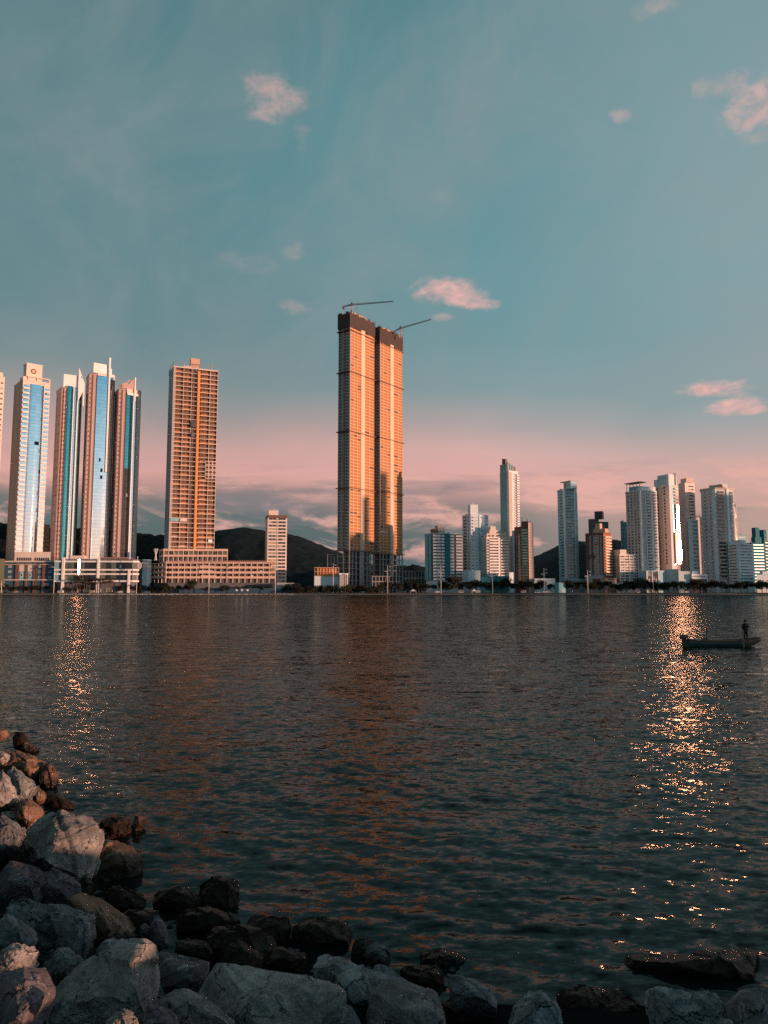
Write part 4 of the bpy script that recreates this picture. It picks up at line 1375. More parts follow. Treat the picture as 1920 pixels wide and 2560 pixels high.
def balcony_block():
    Y = 705
    ch = chain_of([(1202, Y + 12), (1217, Y), (1273, Y + 6)], 1400)
    B = Bld('apartment_building', 'sunlit cream block with wide balconies and a stepped rooftop', 'building', ch, None, BLD, depth=16)
    top = B.H(1345, Y); z0 = B.H(1440, Y); zs, p = rows(z0, top, 13)
    B.body(0, top, M['cream']); W0, W1 = B.W(0), B.W(1)
    for z in zs:
        B.rep('balcony', t_balcony(W1 * .40, 1.6, 'white', 1.1, 'window', p - .6), 1, W1 * .30, z + .3)
        B.rep('balcony', t_balcony(W1 * .36, 1.6, 'white', 1.1, 'window', p - .6), 1, W1 * .78, z + .3)
    B.fpart('pier', M['white'], 1, W1 * .51, W1 * .58, z0, top, -.1, 1.0)
    win_rows(B, 0, [W0 * .25, W0 * .7], 1.7, 1.6, zs, 'cool_white', 'window_dim')
    cornice(B, top, .5, .5, 'white')
    roofbox(B, 1, W1 * .04, W1 * .92, top + .5, B.H(1333, Y), 1, 11, 'cream')
    roofbox(B, 1, W1 * .18, W1 * .70, B.H(1333, Y), B.H(1324, Y), 2, 10, 'cream')
    roofbox(B, 1, W1 * .24, W1 * .48, B.H(1324, Y), B.H(1315, Y), 3, 9, 'cream')
    roofbox(B, 1, W1 * .80, W1 * .94, B.H(1333, Y), B.H(1329, Y), 2, 6, 'cream')
    for u in (.14, .3, .5, .66, .8):
        B.rep('roof_window', t_window(2.4, 2.0, 'cream', 'window'), 1, W1 * u, top + 1.2, -1.0)
    B.flush()
    ch = chain_of([(1189, 688), (1214, 684), (1272.5, 688)], 1450)
    B = Bld('low_building', 'flat teal block in front of the sunlit cream building', 'building', ch, None, depth=12)
    t = B.H(1441, 686)
    B.body(0, t, M['teal']); B.fpart('grey_wall', M['pale_teal'], 0, .05, B.W(0) - .05, 0, t - .3, -.1, .12)
    cornice(B, t, .3, .12, 'teal'); B.flush()
    ch = chain_of([(1272.8, 690), (1284, 692)], 1450)
    B = Bld('stair_block', 'narrow pale block between the teal block and the brown tower', 'building', ch, None, depth=8)
    t = B.H(1431, 690); B.body(0, t, M['cool_white']); cornice(B, t, .4, .2, 'dark_grey'); B.flush()
balcony_block()

def spire_tower():
    Y = 740
    ch = chain_of([(1252, Y + 12), (1269, Y + 1), (1274, Y), (1283, Y + 3), (1297, Y + 8)], 1300)
    B = Bld('slender_tower', 'tallest slender tower of the right-hand group with three dark roof fins', 'tower', ch, None, BLD, depth=14)
    t1 = B.H(1158, Y); t2 = B.H(1177, Y)
    B.body(0, t2, M['cool_white']); W = [B.W(i) for i in range(4)]
    roofbox(B, 0, 0, W[0] * .9, t2, t1, 0.02, 8, 'pale_teal', 'tower_head')
    B.fpart('shade_blue_slab', M['pale_teal'], 0, 0, W[0] * .98, 0, t2, -.1, .25)  # blue shade of the left-facing side is put into its colour
    B.fpart('white_strip', M['white'], 1, 0, W[1], 0, t2, -.1, .4)
    z0 = B.H(1440, Y); zs, p = rows(z0, t2 - 2, 40)
    B.fpart('plain_wall', M['beige'], 2, 0, W[2] * .8, 0, t2 - 1, -.1, .12)
    for z in zs:
        B.rep('balcony', t_balcony(W[3] * .42, 1.8, 'white', 1.1, 'window_dim', p - .6), 3, W[3] * .76, z + .3)
        B.rep('window', t_window(1.5, 1.7, 'white', 'window_dim'), 3, W[3] * .28, z + .8)
    cornice(B, t2, .5, .15, 'white')
    for i, u0, u1, za, zb in ((0, W[0] * .30, W[0] * .75, 1158, 1142.5), (2, .1, 2.5, 1176, 1154.5), (3, W[3] * .22, W[3] * .66, 1176.5, 1162.5)):
        mb = MB(); a = B.P(i, u0, -.6); c = B.P(i, u1, -.6); b0 = B.H(za, Y) + .02; b1 = B.H(zb, Y)
        mb = fin_mesh([(0, b0), (0, b1), (1, b1 - 1.4), (1, b0)], a, c, -2.2)
        f = B.part('roof_fin', mb, M['steel'])
        n_ = B.faces[i][2]
        mb = MB(); u_ = (c - a).normalized(); a2 = a - u_ * .5
        mb.prism([(q.x, q.y) for q in (a2 - n_ * 2.4, a2 + n_ * .1, a2 + u_ * .48 + n_ * .1, a2 + u_ * .48 - n_ * 2.4)], b0, b1 + .3); B.part('fin_edge', mb, M['white'], f)
    B.flush()
spire_tower()

def brown_tower():
    Y = 698
    ch = chain_of([(1287, Y + 14), (1305, Y + 3), (1322, Y), (1334, Y + 4)], 1400)
    B = Bld('apartment_tower', 'brown tower with a bronze glass bay, a pale end wall and rooftop antennas', 'tower', ch, None, BLD, depth=14)
    top = B.H(1316, Y); W = [B.W(i) for i in range(3)]; z0 = B.H(1462, Y)
    B.body(0, top, M['brown']); zs, p = rows(z0, top - 2, 20)
    B.fpart('pink_strip', M['pink'], 0, W[0] * .52, W[0] * .80, z0, top - 7, -.1, .25)
    win_rows(B, 0, [W[0] * .28], 1.6, 1.8, zs, 'beige', 'window')
    win_rows(B, 0, [W[0] * .66], 1.5, 1.2, zs, 'beige', 'window_dim', d=.25)
    for z in zs:
        B.rep('glazed_balcony', t_balcony(W[1] * .94, 1.5, 'brown', 1.2, 'olive_glass', p - .5, 'gold_glass'), 1, W[1] * .5, z + .3)
    B.fpart('pale_end_wall', M['pink'], 2, 0, W[2], 0, B.H(1306, Y), -.1, .3)
    win_rows(B, 2, [W[2] * .28], .7, 1.3, zs, 'pink', 'window_dim', d=.3, part='slit_window')
    roofbox(B, 1, 0, W[1] * 1.0, top, B.H(1303, Y), .1, 8, 'brown')
    mb = MB(); zt = B.H(1303, Y)
    for u, h in ((-.1, 7), (.05, 6), (.65, 9), (.8, 6), (.9, 5)):
        q = B.P(1, W[1] * u, -2.5); mb.tube((q.x, q.y, zt - (4 if u < .02 else 0)), (q.x, q.y, zt + h - 2), .22, n=5)
        mb.ball((q.x, q.y, zt + h - 2.6), .7, 6)
    B.part('antenna', mb, M['white'])
    cornice(B, top, .3, .1, 'brown'); B.flush()
brown_tower()

def round_tower():
    Y = 735
    ch = chain_of([(1398, Y + 9), (1413, Y + 2), (1417, Y), (1441, Y), (1448, Y + 4)], 1430)
    B = Bld('apartment_tower', 'lone pale blue tower with rows of wide dark windows and an overhanging roof cap', 'tower', ch, None, BLD, depth=16)
    top = B.H(1224, Y); z0 = B.H(1443, Y); W = [B.W(i) for i in range(4)]
    B.body(0, top, M['aqua_white']); zs, p = rows(z0, top, 29)
    for z in zs:
        B.rep('window', t_window(W[2] * .84, p * .62, 'pale_teal', 'window'), 2, W[2] * .5, z + .9)
        B.rep('sill_band', t_box(W[2] * .9, .9, .6, 'aqua_white'), 2, W[2] * .5, z)
        B.rep('side_window', t_window(W[0] * .5, p * .5, 'pale_teal', 'window'), 0, W[0] * .62, z + .9)
    win_rows(B, 0, [W[0] * .2], .9, 1.1, zs, 'aqua_white', part='small_window')
    win_rows(B, 3, [W[3] * .5], .9, 1.6, zs, 'aqua_white', 'window_dim', part='end_window')
    B.fpart('white_rib', M['white'], 1, 0, W[1], 0, top + 1, -.1, .9)
    B.fpart('white_rib', M['white'], 2, W[2] * .94, W[2], 0, top + .5, -.1, .8)
    cornice(B, top, .5, .2, 'aqua_white')
    zt = B.H(1205, Y)
    roofbox(B, 1, -.5, W[1] + W[2] * .8, top + .5, zt, 1, 9, 'aqua_white')
    roofbox(B, 1, -4.5, W[1] + W[2] * .82, zt, zt + .7, .4, 10, 'grey', 'roof_slab')
    roofbox(B, 2, W[2] * .82, W[2] * .95, top + .5, top + 4, 1, 6, 'aqua_white', 'roof_block')
    roofbox(B, 1, W[1] * .4, W[1] * 1.6, top + 1.5, zt - 1, .8, 1.01, 'window', 'roof_opening')
    B.flush()
round_tower()

def brick_pair():
    Y = 760
    ch = chain_of([(1471, Y + 4), (1493, Y), (1521, Y + 3)], 1310)
    B = Bld('apartment_building', 'dark stepped building rising behind the red-brown tower', 'building', ch, None, BLD, depth=14)
    t1 = B.H(1297, Y); t2 = B.H(1304, Y); W0, W1 = B.W(0), B.W(1)
    B.body(0, t2, M['dark_grey']); roofbox(B, 0, 0, W0, t2, t1, .02, 8, 'dark_grey', 'upper_wall')
    roofbox(B, 0, W0 * .7, W0 + W1 * .4, t1, B.H(1278, Y), 1, 9, 'steel', 'penthouse')
    zs, p = rows(0, t2, 18)
    B.fpart('glass_wall', M['teal_glass'], 1, W1 * .1, W1 * .6, 0, t2 - 1, -.1, .2)
    for z in zs[4:]:
        B.rep('window_band', t_window(W1 * .3, 1.8, 'pale_teal', 'window_dim'), 1, W1 * .8, z + .8)
        B.rep('window', t_window(1.4, 1.5, 'grey', 'window_dim'), 0, W0 * .4, z + .8)
    B.flush()
    Y = 700
    ch = chain_of([(1466, Y + 13), (1511, Y), (1529, Y + 8)], 1420)
    B = Bld('apartment_tower', 'red-brown tiled tower with a grey cross pattern and orange-lit balconies', 'tower', ch, None, BLD, depth=14)
    top = B.H(1332, Y); z0 = B.H(1439, Y); W0, W1 = B.W(0), B.W(1)
    B.body(0, top, M['red_brown']); zs, p = rows(z0, top - 2, 14)
    fr = lambda x: W0 * (x - 85) / 155
    B.fpart('dark_frame', M['brown'], 0, 0, W0, top - 1.2, top, -.1, .5)
    B.fpart('dark_frame', M['brown'], 0, 0, fr(92), 0, top - 1.2, -.1, .5)
    B.fpart('dark_frame', M['brown'], 0, fr(232), W0, 0, top - 1.2, -.1, .5)
    B.fpart('dark_frame', M['brown'], 0, fr(98), fr(165), B.H(1395, Y), B.H(1386, Y), -.1, .55)
    for x in (118, 152, 210):
        B.fpart('grey_strip', M['grey'], 0, fr(x), fr(x + 14), z0, top - 2, -.1, .3)
    B.fpart('grey_strip', M['beige'], 0, fr(160), fr(200), B.H(1358, Y), top - 2, -.1, .32)
    B.fpart('grey_strip', M['beige'], 0, fr(160), fr(200), z0, B.H(1362, Y), -.1, .32)
    win_rows(B, 0, [fr(168), fr(180), fr(192)], .7, 1.2, zs, 'beige', 'window_dim', d=.32)
    win_rows(B, 0, [fr(108), fr(142), fr(222)], 1.0, 1.2, zs[::1], 'red_brown', 'window_dim', d=.02)
    for z in zs:
        B.rep('balcony', t_balcony(W1 * .86, 1.5, 'cream', 1.1, 'brick_infill', p - .6), 1, W1 * .52, z + .3)
    cornice(B, top, .4, .2, 'brown')
    roofbox(B, 0, fr(148), W0 + 1.0, top + .4, B.H(1321, Y), 1.5, 8, 'salmon')
    roofbox(B, 0, fr(160), fr(200), B.H(1321, Y), B.H(1307, Y), 2.5, 7, 'salmon')
    B.flush()
    ch = chain_of([(1463, 690), (1511, 684)], 1450)
    B = Bld('garage_building', 'grey low building with a dark garage opening beside an orange-lit block', 'building', ch, None, depth=12)
    t = B.H(1439, 686); B.body(0, t, M['grey']); W = B.W(0)
    B.fpart('garage_door', M['opening'], 0, W * .38, W * .8, B.H(1459, 686), B.H(1447, 686), -.2, .05); cornice(B, t, .3, .1, 'grey'); B.flush()
    ch = chain_of([(1512, 684), (1541, 692)], 1450)
    B = Bld('low_building', 'small cream building glowing orange at the foot of the red-brown tower', 'building', ch, None, depth=12)
    t = B.H(1445, 686); B.body(0, t, M['salmon']); W = B.W(0)  # orange light on the cream wall painted in as salmon
    for u in (.2, .5, .8):
        for z in (1452, 1462): B.rep('window', t_window(1.6, 1.3, 'white', 'window'), 0, W * u, B.H(z, 686) - 1)
    B.fpart('ledge', M['brown'], 0, 0, W, t - 1.2, t - .6, -.1, .8); cornice(B, t, .4, .3, 'brown'); B.flush()
brick_pair()

def grid_block():
    Y = 700
    ch = chain_of([(1529, Y + 12), (1549, Y), (1597, Y + 6)], 1420)
    B = Bld('apartment_building', 'white-gridded glass block between the red-brown tower and the ribbed tower', 'building', ch, None, BLD, depth=14)
    top = B.H(1388, Y); z0 = B.H(1458, Y); W0, W1 = B.W(0), B.W(1)
    B.body(0, top, M['beige']); zs, p = rows(z0, top, 10)
    for z in zs:
        for u in (.14, .38, .62, .86):
            B.rep('window', t_window(W1 * .2, p * .72, 'white', 'window'), 1, W1 * u, z + .4)
        B.rep('floor_band', t_box(W1, .35, .5, 'white'), 1, W1 * .5, z)
        B.rep('side_window', t_window(2.0, 1.2, 'beige', 'window_dim'), 0, W0 * .5, z + .8)
    for u in (0, .5, .97):
        B.fpart('white_pier', M['white'], 1, W1 * u, W1 * u + .6, 0, top, -.1, .7)
    cornice(B, top, .6, .3, 'white')
    roofbox(B, 0, W0 * .2, W0, top + .6, B.H(1374, Y), 1, 8, 'cream')
    roofbox(B, 1, 0, W1 * .4, top + .6, B.H(1381, Y), 1, 8, 'cream')
    B.flush()
    Y = 765
    ch = chain_of([(1552, Y), (1570, Y + 2)], 1340)
    B = Bld('apartment_building', 'narrow blue-grey building peeping out left of the ribbed tower', 'building', ch, None, BLD, depth=14)
    t = B.H(1306, Y); B.body(0, t, M['pale_teal']); zs, p = rows(0, t, 16)
    for z in zs[5:]:
        B.rep('window', t_window(2.6, 1.4, 'pale_teal', 'window_dim'), 0, B.W(0) * .3, z + .8)
        B.rep('window', t_window(1.6, 1.4, 'pale_teal', 'window_dim'), 0, B.W(0) * .75, z + .8)
    cornice(B, t, .6, .3, 'grey'); B.flush()
grid_block()

def ribbed_tower():
    Y = 702
    ch = chain_of([(1567, Y + 15), (1601, Y + 1), (1605, Y), (1632, Y + 4), (1645, Y + 10)], 1330)
    B = Bld('apartment_tower', 'tower with bowed balconies, a white rib and a roofed terrace on top', 'tower', ch, None, BLD, depth=12)
    t1 = B.H(1227, Y); t2 = B.H(1221, Y); z0 = B.H(1424, Y); W = [B.W(i) for i in range(4)]
    B.body(0, t1, M['grey_white']); zs, p = rows(z0, t1, 26)
    win_rows(B, 0, [W[0] * .18, W[0] * .42, W[0] * .68, W[0] * .9], 2.1, 2.0, zs, 'grey_white', 'window')
    B.fpart('white_rib', M['white'], 1, 0, W[1], 0, t1, -.1, 1.0)
    for z in zs:
        B.rep('balcony', t_round(W[2] * .40, 2.0, 'cool_white', 1.1, 'window', p - .6), 2, W[2] * .60, z + .3)
        B.rep('balcony', t_round(W[3] * .72, 2.2, 'white', 1.1, 'window', p - .6), 3, W[3] * .5, z + .3)
    win_rows(B, 2, [W[2] * .18], 1.6, 1.9, zs, 'white', 'window')
    for u in (.36, .84): B.fpart('white_rib', M['white'], 2, W[2] * u, W[2] * u + .7, 0, t1, -.1, .9)
    cornice(B, t1, .8, .35, 'cool_white')
    zt = B.H(1205, Y)
    mb = MB()
    for u in (.02, .26, .5, .74, .97): B.fb(mb, 0, W[0] * u, W[0] * u + .5, t1 + .8, zt, -1.6, -1.0)
    B.part('terrace_post', mb, M['cool_white'])
    roofbox(B, 0, W[0] * .15, W[0] * .9, t1 + .8, zt - 3.2, 2, 8, 'pale_teal')
    roofbox(B, 0, -1, W[0] + 1, zt, zt + .7, -.2, 9, 'red_brown', 'roof_slab')
    roofbox(B, 2, W[2] * .05, W[2] + W[3] * .7, t1 + .8, t2 + 2.4, 2, 8, 'white', 'roof_block')
    B.flush()
    ch = chain_of([(1604, 690), (1616, 684), (1650, 684), (1662, 690)], 1450)
    B = Bld('lobby_building', 'low dark-glazed lobby with white edges and two bright panes under the ribbed tower', 'building', ch, None, depth=10)
    t = B.H(1428, 686); W = [B.W(i) for i in range(3)]
    B.body(0, t, M['pale_teal']); B.fpart('glazing', M['window'], 1, W[1] * .08, W[1] * .92, 1, t - 1, -.1, .2)
    for u in (.0, .40, .86): B.fpart('white_edge', M['white'], 1, W[1] * u, W[1] * u + 1.2, 0, t, -.1, .6)
    for u in (.2, .72): B.fpart('bright_pane', M['white'], 1, W[1] * u - .5, W[1] * u + .5, t * .45, t * .65, .2, .3)
    cornice(B, t, .4, .3, 'cool_white'); B.flush()
ribbed_tower()

def glare_tower():
    Y = 715
    P0 = at(1686, 1380, Y); dc = Vector((-P0.x, -P0.y, 0)).normalized()
    n = (dc + sun_h).normalized(); u = Vector((-n.y, n.x, 0))
    ch = chain_of([(1641, Y + 17), (1678, Y)], 1380)
    a = ch[-1]
    def onray(a, u, px):
        d = ray(px, 1380); s = d.x / d.y
        return a + u * ((s * a.y - a.x) / (u.x - s * u.y))
    c = onray(a, u, 1701)
    ch.append(c)
    B = Bld('apartment_tower', 'tower whose curved glass strip mirrors the low sun as a blinding glare', 'tower', ch, None, BLD, depth=13)
    top = B.H(1213, Y); z0 = B.H(1412, Y); W0, W1 = B.W(0), B.W(1)
    B.body(0, top, M['warm_pink']); zs, p = rows(z0, top - 1, 25)  # salmon light on the left face is put into the wall colour
    win_rows(B, 0, [W0 * .24, W0 * .70], 2.4, 2.3, zs, 'warm_pink', 'window')
    win_rows(B, 0, [W0 * .50], .9, 1.0, zs, 'pink', 'window_dim', part='small_window')
    B.fpart('white_strip', M['cool_white'], 1, 0, W1 * .34, 0, top, -.1, .5)
    B.fpart('blue_strip', M['teal_glass'], 1, W1 * .35, W1 * .44, z0, top, -.1, .2)
    for z in zs:
        B.rep('balcony', t_round(W1 * .54, 2.0, 'white', 1.2, 'window', p - .6), 1, W1 * .74, z + .3, -.3)
    # the strip of reflective glass that faces between the viewer and the sun
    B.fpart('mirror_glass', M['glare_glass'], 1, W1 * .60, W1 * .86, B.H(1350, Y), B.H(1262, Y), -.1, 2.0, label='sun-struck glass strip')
    B.fpart('flare_rim_glass', M['flare_rim_glass'], 1, W1 * .36, W1 * .99, B.H(1410, Y), B.H(1330, Y), -.1, 1.9, label='orange flare rim put in as tinted rough glass')  # the flare's orange rim is painted in as rough tinted glass
    zc, zr = B.H(1378, Y), 12.5; c0 = B.P(1, W1 * .70, 0); n1 = B.faces[1][2]; u1_ = B.faces[1][1]; mb = MB()  # oval mirror added in the shape of the flare's bright core
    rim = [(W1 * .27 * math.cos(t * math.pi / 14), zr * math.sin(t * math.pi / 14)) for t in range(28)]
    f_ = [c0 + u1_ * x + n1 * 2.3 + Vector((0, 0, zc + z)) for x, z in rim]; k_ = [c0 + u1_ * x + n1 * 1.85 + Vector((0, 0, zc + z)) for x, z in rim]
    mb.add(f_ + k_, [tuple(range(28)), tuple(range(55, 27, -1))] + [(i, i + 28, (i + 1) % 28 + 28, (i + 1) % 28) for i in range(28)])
    B.part('flare_core_oval', mb, M['flare_core_glass'], None, 'added oval mirror shaped as the flare core')
    cornice(B, top, .5, .2, 'cool_white')
    t2 = B.H(1185, Y)
    roofbox(B, 0, W0 * .25, W0 + .1, top + .5, t2, .1, 8, 'cool_white', 'crown_block')
    roofbox(B, 0, 0, W0 * .24, top + .5, B.H(1194, Y), .1, 8, 'cool_white', 'crown_block')
    roofbox(B, 1, .0, W1 * .62, top + .5, t2 - .3, .1, 7, 'white', 'crown_block')
    roofbox(B, 1, W1 * .70, W1 * .82, top + .5, t2 + 1, .1, 3, 'dark_grey', 'crown_fin')
    roofbox(B, 1, W1 * .83, W1 * .90, top + .5, t2 - 1, .1, 3, 'white', 'crown_fin')
    for u in (.3, .42, .54, .66, .78):
        B.fpart('crown_groove', M['pale_teal'], 0, W0 * u, W0 * u + .5, top + 1, t2 - 1, -.1, .02)
    B.flush()
glare_tower()

def pink_tower():
    Y = 742
    ch = chain_of([(1701, Y + 12), (1717, Y), (1741, Y + 3)], 1330)
    B = Bld('apartment_tower', 'pink tower with a paler stepped balcony wing, right behind the glaring tower', 'tower', ch, None, BLD, depth=14)
    top = B.H(1207, Y); W0, W1 = B.W(0), B.W(1); zs, p = rows(B.H(1425, Y), top - 2, 27)
    B.body(0, top, M['glow_pink'])  # glow reflected onto the tower is put into this lighter wall colour
    B.fpart('pink_wall', M['glow_pink'], 0, 0, W0 * .96, 0, top, -.1, .1)
    win_rows(B, 0, [W0 * .5], 1.4, 1.3, zs, 'warm_pink', 'window_dim', d=.1)
    win_rows(B, 1, [W1 * .62], W1 * .55, 1.7, zs, 'white', 'window')
    cornice(B, top, .6, .2, 'cream')
    roofbox(B, 0, W0 * .2, W0 + W1 * .1, top + .6, B.H(1195, Y), 1, 8, 'warm_pink')
    roofbox(B, 1, W1 * .1, W1 * .95, top + .6, B.H(1204, Y), 1, 8, 'glow_pink', 'roof_block')
    B.flush()
    Y = 728
    ch = chain_of([(1724, Y), (1749, Y + 4)], 1400)
    B = Bld('apartment_building', 'white lower wing with bands of square windows before the pink tower', 'building', ch, None, BLD, depth=10)
    t = B.H(1300, Y); zs, p = rows(B.H(1425, Y), t, 13); W = B.W(0)
    B.body(0, t, M['cool_white'])
    for z in zs: B.rep('window_band', t_grid(W * .52, p * .55, 4, 2, 'white', 'window'), 0, W * .66, z + .8)
    cornice(B, t, .4, .2, 'white'); B.flush()
    ch = chain_of([(1663, 692), (1697, 684)], 1450)
    B = Bld('low_building', 'dim low building with a white sill under the glaring tower', 'building', ch, None, depth=10)
    t = B.H(1424, 686); B.body(0, t, M['grey_white']); W = B.W(0)
    for u in (.25, .6, .85): B.rep('window', t_window(1.2, 8, 'beige', 'window_dim'), 0, W * u, 1.2)
    cornice(B, t, .5, .4, 'white'); B.flush()
    ch = chain_of([(1697, 682), (1728, 682)], 1450)
    B = Bld('hall_building', 'blank white box of a building at the foot of the glaring tower', 'building', ch, None, depth=12)
    t = B.H(1429, 682); B.body(0, t, M['cool_white']); cornice(B, t, .3, .1, 'white')
    B.rep('door', t_box(3, 4, .1, 'grey'), 0, B.W(0) * .55, 0); B.flush()
    ch = chain_of([(1728.5, 680), (1768, 682)], 1450)
    B = Bld('portal_building', 'white-framed building with a dark portal and a smaller white door frame', 'building', ch, None, depth=12)
    t = B.H(1435, 681); W = B.W(0); B.body(0, t, M['dark_grey'])
    B.fpart('white_fascia', M['white'], 0, 0, W, t - 4.6, t, -.1, .8)
    B.fpart('dark_slot', M['dark_grey'], 0, W * .03, W * .97, t - 2.6, t - 2.0, .8, .85)
    B.fpart('white_edge', M['white'], 0, W * .96, W, 0, t - 4.6, -.1, .8)
    B.fpart('door_frame', M['white'], 0, W * .58, W * .64, 0, t - 7.5, -.1, .6)
    B.fpart('door_frame', M['white'], 0, W * .64, W * .96, t - 8.6, t - 7.5, -.1, .6)
    roofbox(B, 0, W * .1, W * .5, t, B.H(1428, 681), 1, 8, 'cool_white'); B.flush()
pink_tower()

def right_edge():
    Y = 712
    ch = chain_of([(1759, Y + 14), (1788, Y + 2), (1796, Y), (1822, Y + 2), (1828, Y + 4), (1842, Y + 9)], 1400)
    B = Bld('apartment_tower', 'grey-white tower of stacked bowed balconies under a wide cornice, near the right edge', 'tower', ch, None, BLD, depth=12)
    top = B.H(1222, Y); W = [B.W(i) for i in range(5)]; zs, p = rows(B.H(1447, Y), top - 2, 24)
    B.body(0, top, M['grey_white'])
    win_rows(B, 0, [W[0] * .35, W[0] * .8], 1.6, 1.8, zs, 'cream', 'window_dim')
    for z in zs:
        B.rep('balcony', t_balcony(W[3 - 1] * .7, 1.6, 'beige', 1.1, 'window', p - .6), 2, W[2] * .45, z + .3)
        B.rep('balcony', t_round(W[4] * .8, 1.8, 'cool_white', 1.1, 'window_dim', p - .6), 4, W[4] * .5, z + .3)
    for i in (1, 3): B.fpart('corner_pier', M['cool_white'], i, 0, W[i], 0, top, -.1, .8)
    cornice(B, top, 1.4, .9, 'beige')
    roofbox(B, 1, -3, W[1] + W[2] * .6, top + 1.4, B.H(1212, Y), 1, 8, 'beige')
    roofbox(B, 2, W[2] * .6, W[2] + 3, top + 1.4, B.H(1212, Y) + 1.2, .5, 6, 'cool_white', 'roof_arch')
    B.flush()
    Y = 748
    ch = chain_of([(1833, Y), (1848, Y + 3)], 1380)
    B = Bld('apartment_tower', 'thin dark glassy tower tight against the tower of bowed balconies', 'tower', ch, None, BLD, depth=12)
    top = B.H(1262, Y); W = B.W(0); B.body(0, top, M['dark_grey'])
    B.fpart('glass_strip', M['dark_glass'], 0, W * .3, W * .8, 0, top - 1, -.1, .2)
    B.fpart('pale_edge', M['grey_white'], 0, W * .82, W * .92, 0, top, -.1, .35)
    B.fpart('pale_edge', M['grey_white'], 0, 0, W * .1, 0, top, -.1, .35)
    roofbox(B, 0, W * .2, W * .8, top, top + 1.4, .5, 5, 'steel', 'penthouse'); B.flush()
    Y = 760
    ch = chain_of([(1748, Y), (1762, Y + 2)], 1380)
    B = Bld('apartment_building', 'plain grey building half hidden left of the tower of bowed balconies', 'building', ch, None, BLD, depth=12)
    top = B.H(1293, Y); B.body(0, top, M['grey_white']); zs, p = rows(0, top, 18)
    win_rows(B, 0, [B.W(0) * .25, B.W(0) * .5, B.W(0) * .75], .9, 1.2, zs[4:], 'grey', 'window_dim'); cornice(B, top, .4, .2, 'grey'); B.flush()
    Y = 700
    ch = chain_of([(1823, Y + 10), (1849, Y), (1884, Y + 4)], 1430)
    B = Bld('apartment_building', 'white block with banded side and blue-tinted window rows, near the right edge', 'building', ch, None, BLD, depth=12)
    top = B.H(1361, Y); W0, W1 = B.W(0), B.W(1); zs, p = rows(B.H(1466, Y), top, 14)
    B.body(0, top, M['cool_white'])
    for z in zs:
        B.rep('side_band', t_box(W0 * .8, .9, .7, 'white'), 0, W0 * .42, z)
        B.rep('side_window', t_window(W0 * .7, 1.2, 'beige', 'window_dim'), 0, W0 * .42, z + 1.1)
        B.rep('window_band', t_grid(W1 * .84, p * .42, 6, 1, 'cool_white', 'window'), 1, W1 * .52, z + 1.0)
    cornice(B, top, .5, .2, 'white')
    roofbox(B, 0, W0 * .3, W0 + 2, top + .5, B.H(1350, Y), 1, 8, 'cool_white'); B.flush()
    Y = 900
    for (x0, x1, yt, steps, lab) in [
        (1840, 1868, 1338, [(.1, .7, 1336)], 'small distant blue building behind the white banded block'),
        (1868, 1914, 1358, [(.35, .85, 1342), (.42, .72, 1318)], 'distant dark teal building with a stepped round head at the right edge'),
        (1903, 1935, 1352, [(.1, .4, 1324)], 'distant dim building cut by the right edge of the view')]:
        ch = chain_of([(x0, Y + 5), ((x0 * .7 + x1 * .3), Y), (x1, Y + 6)], 1400)
        B = Bld('apartment_building', lab, 'building', ch, None, BLD, depth=14)
        t = B.H(yt, Y); B.body(0, t, M['pale_teal'] if x0 == 1840 else M['teal'])
        zs, p = rows(B.H(1465, Y), t, 14)
        for z in zs:
            B.rep('window_band', t_window(B.W(1) * .8, 1.5, 'pale_teal', 'window_dim'), 1, B.W(1) * .5, z + 1)
        for a, c, y in steps:
            roofbox(B, 1, B.W(1) * a, B.W(1) * c, t, B.H(y, Y), 1 + a * 2, 9 - a * 2, 'teal')
        cornice(B, t, .4, .2, 'teal'); B.flush(); Y += 30
    ch = chain_of([(1892, 682), (1960, 684)], 1450)
    B = Bld('low_building', 'pale low building with one row of windows in the bottom right of the skyline', 'building', ch, None, depth=12)
    t = B.H(1437, 683); B.body(0, t, M['cool_white']); W = B.W(0)
    for k in range(6): B.rep('window', t_window(1.8, 1.5, 'white', 'window_dim'), 0, W * (.1 + .15 * k), t - 6)
    roofbox(B, 0, W * .25, W * .45, t, B.H(1429, 683), 1, 6, 'cool_white'); cornice(B, t, .4, .2, 'pale_teal'); B.flush()
right_edge()

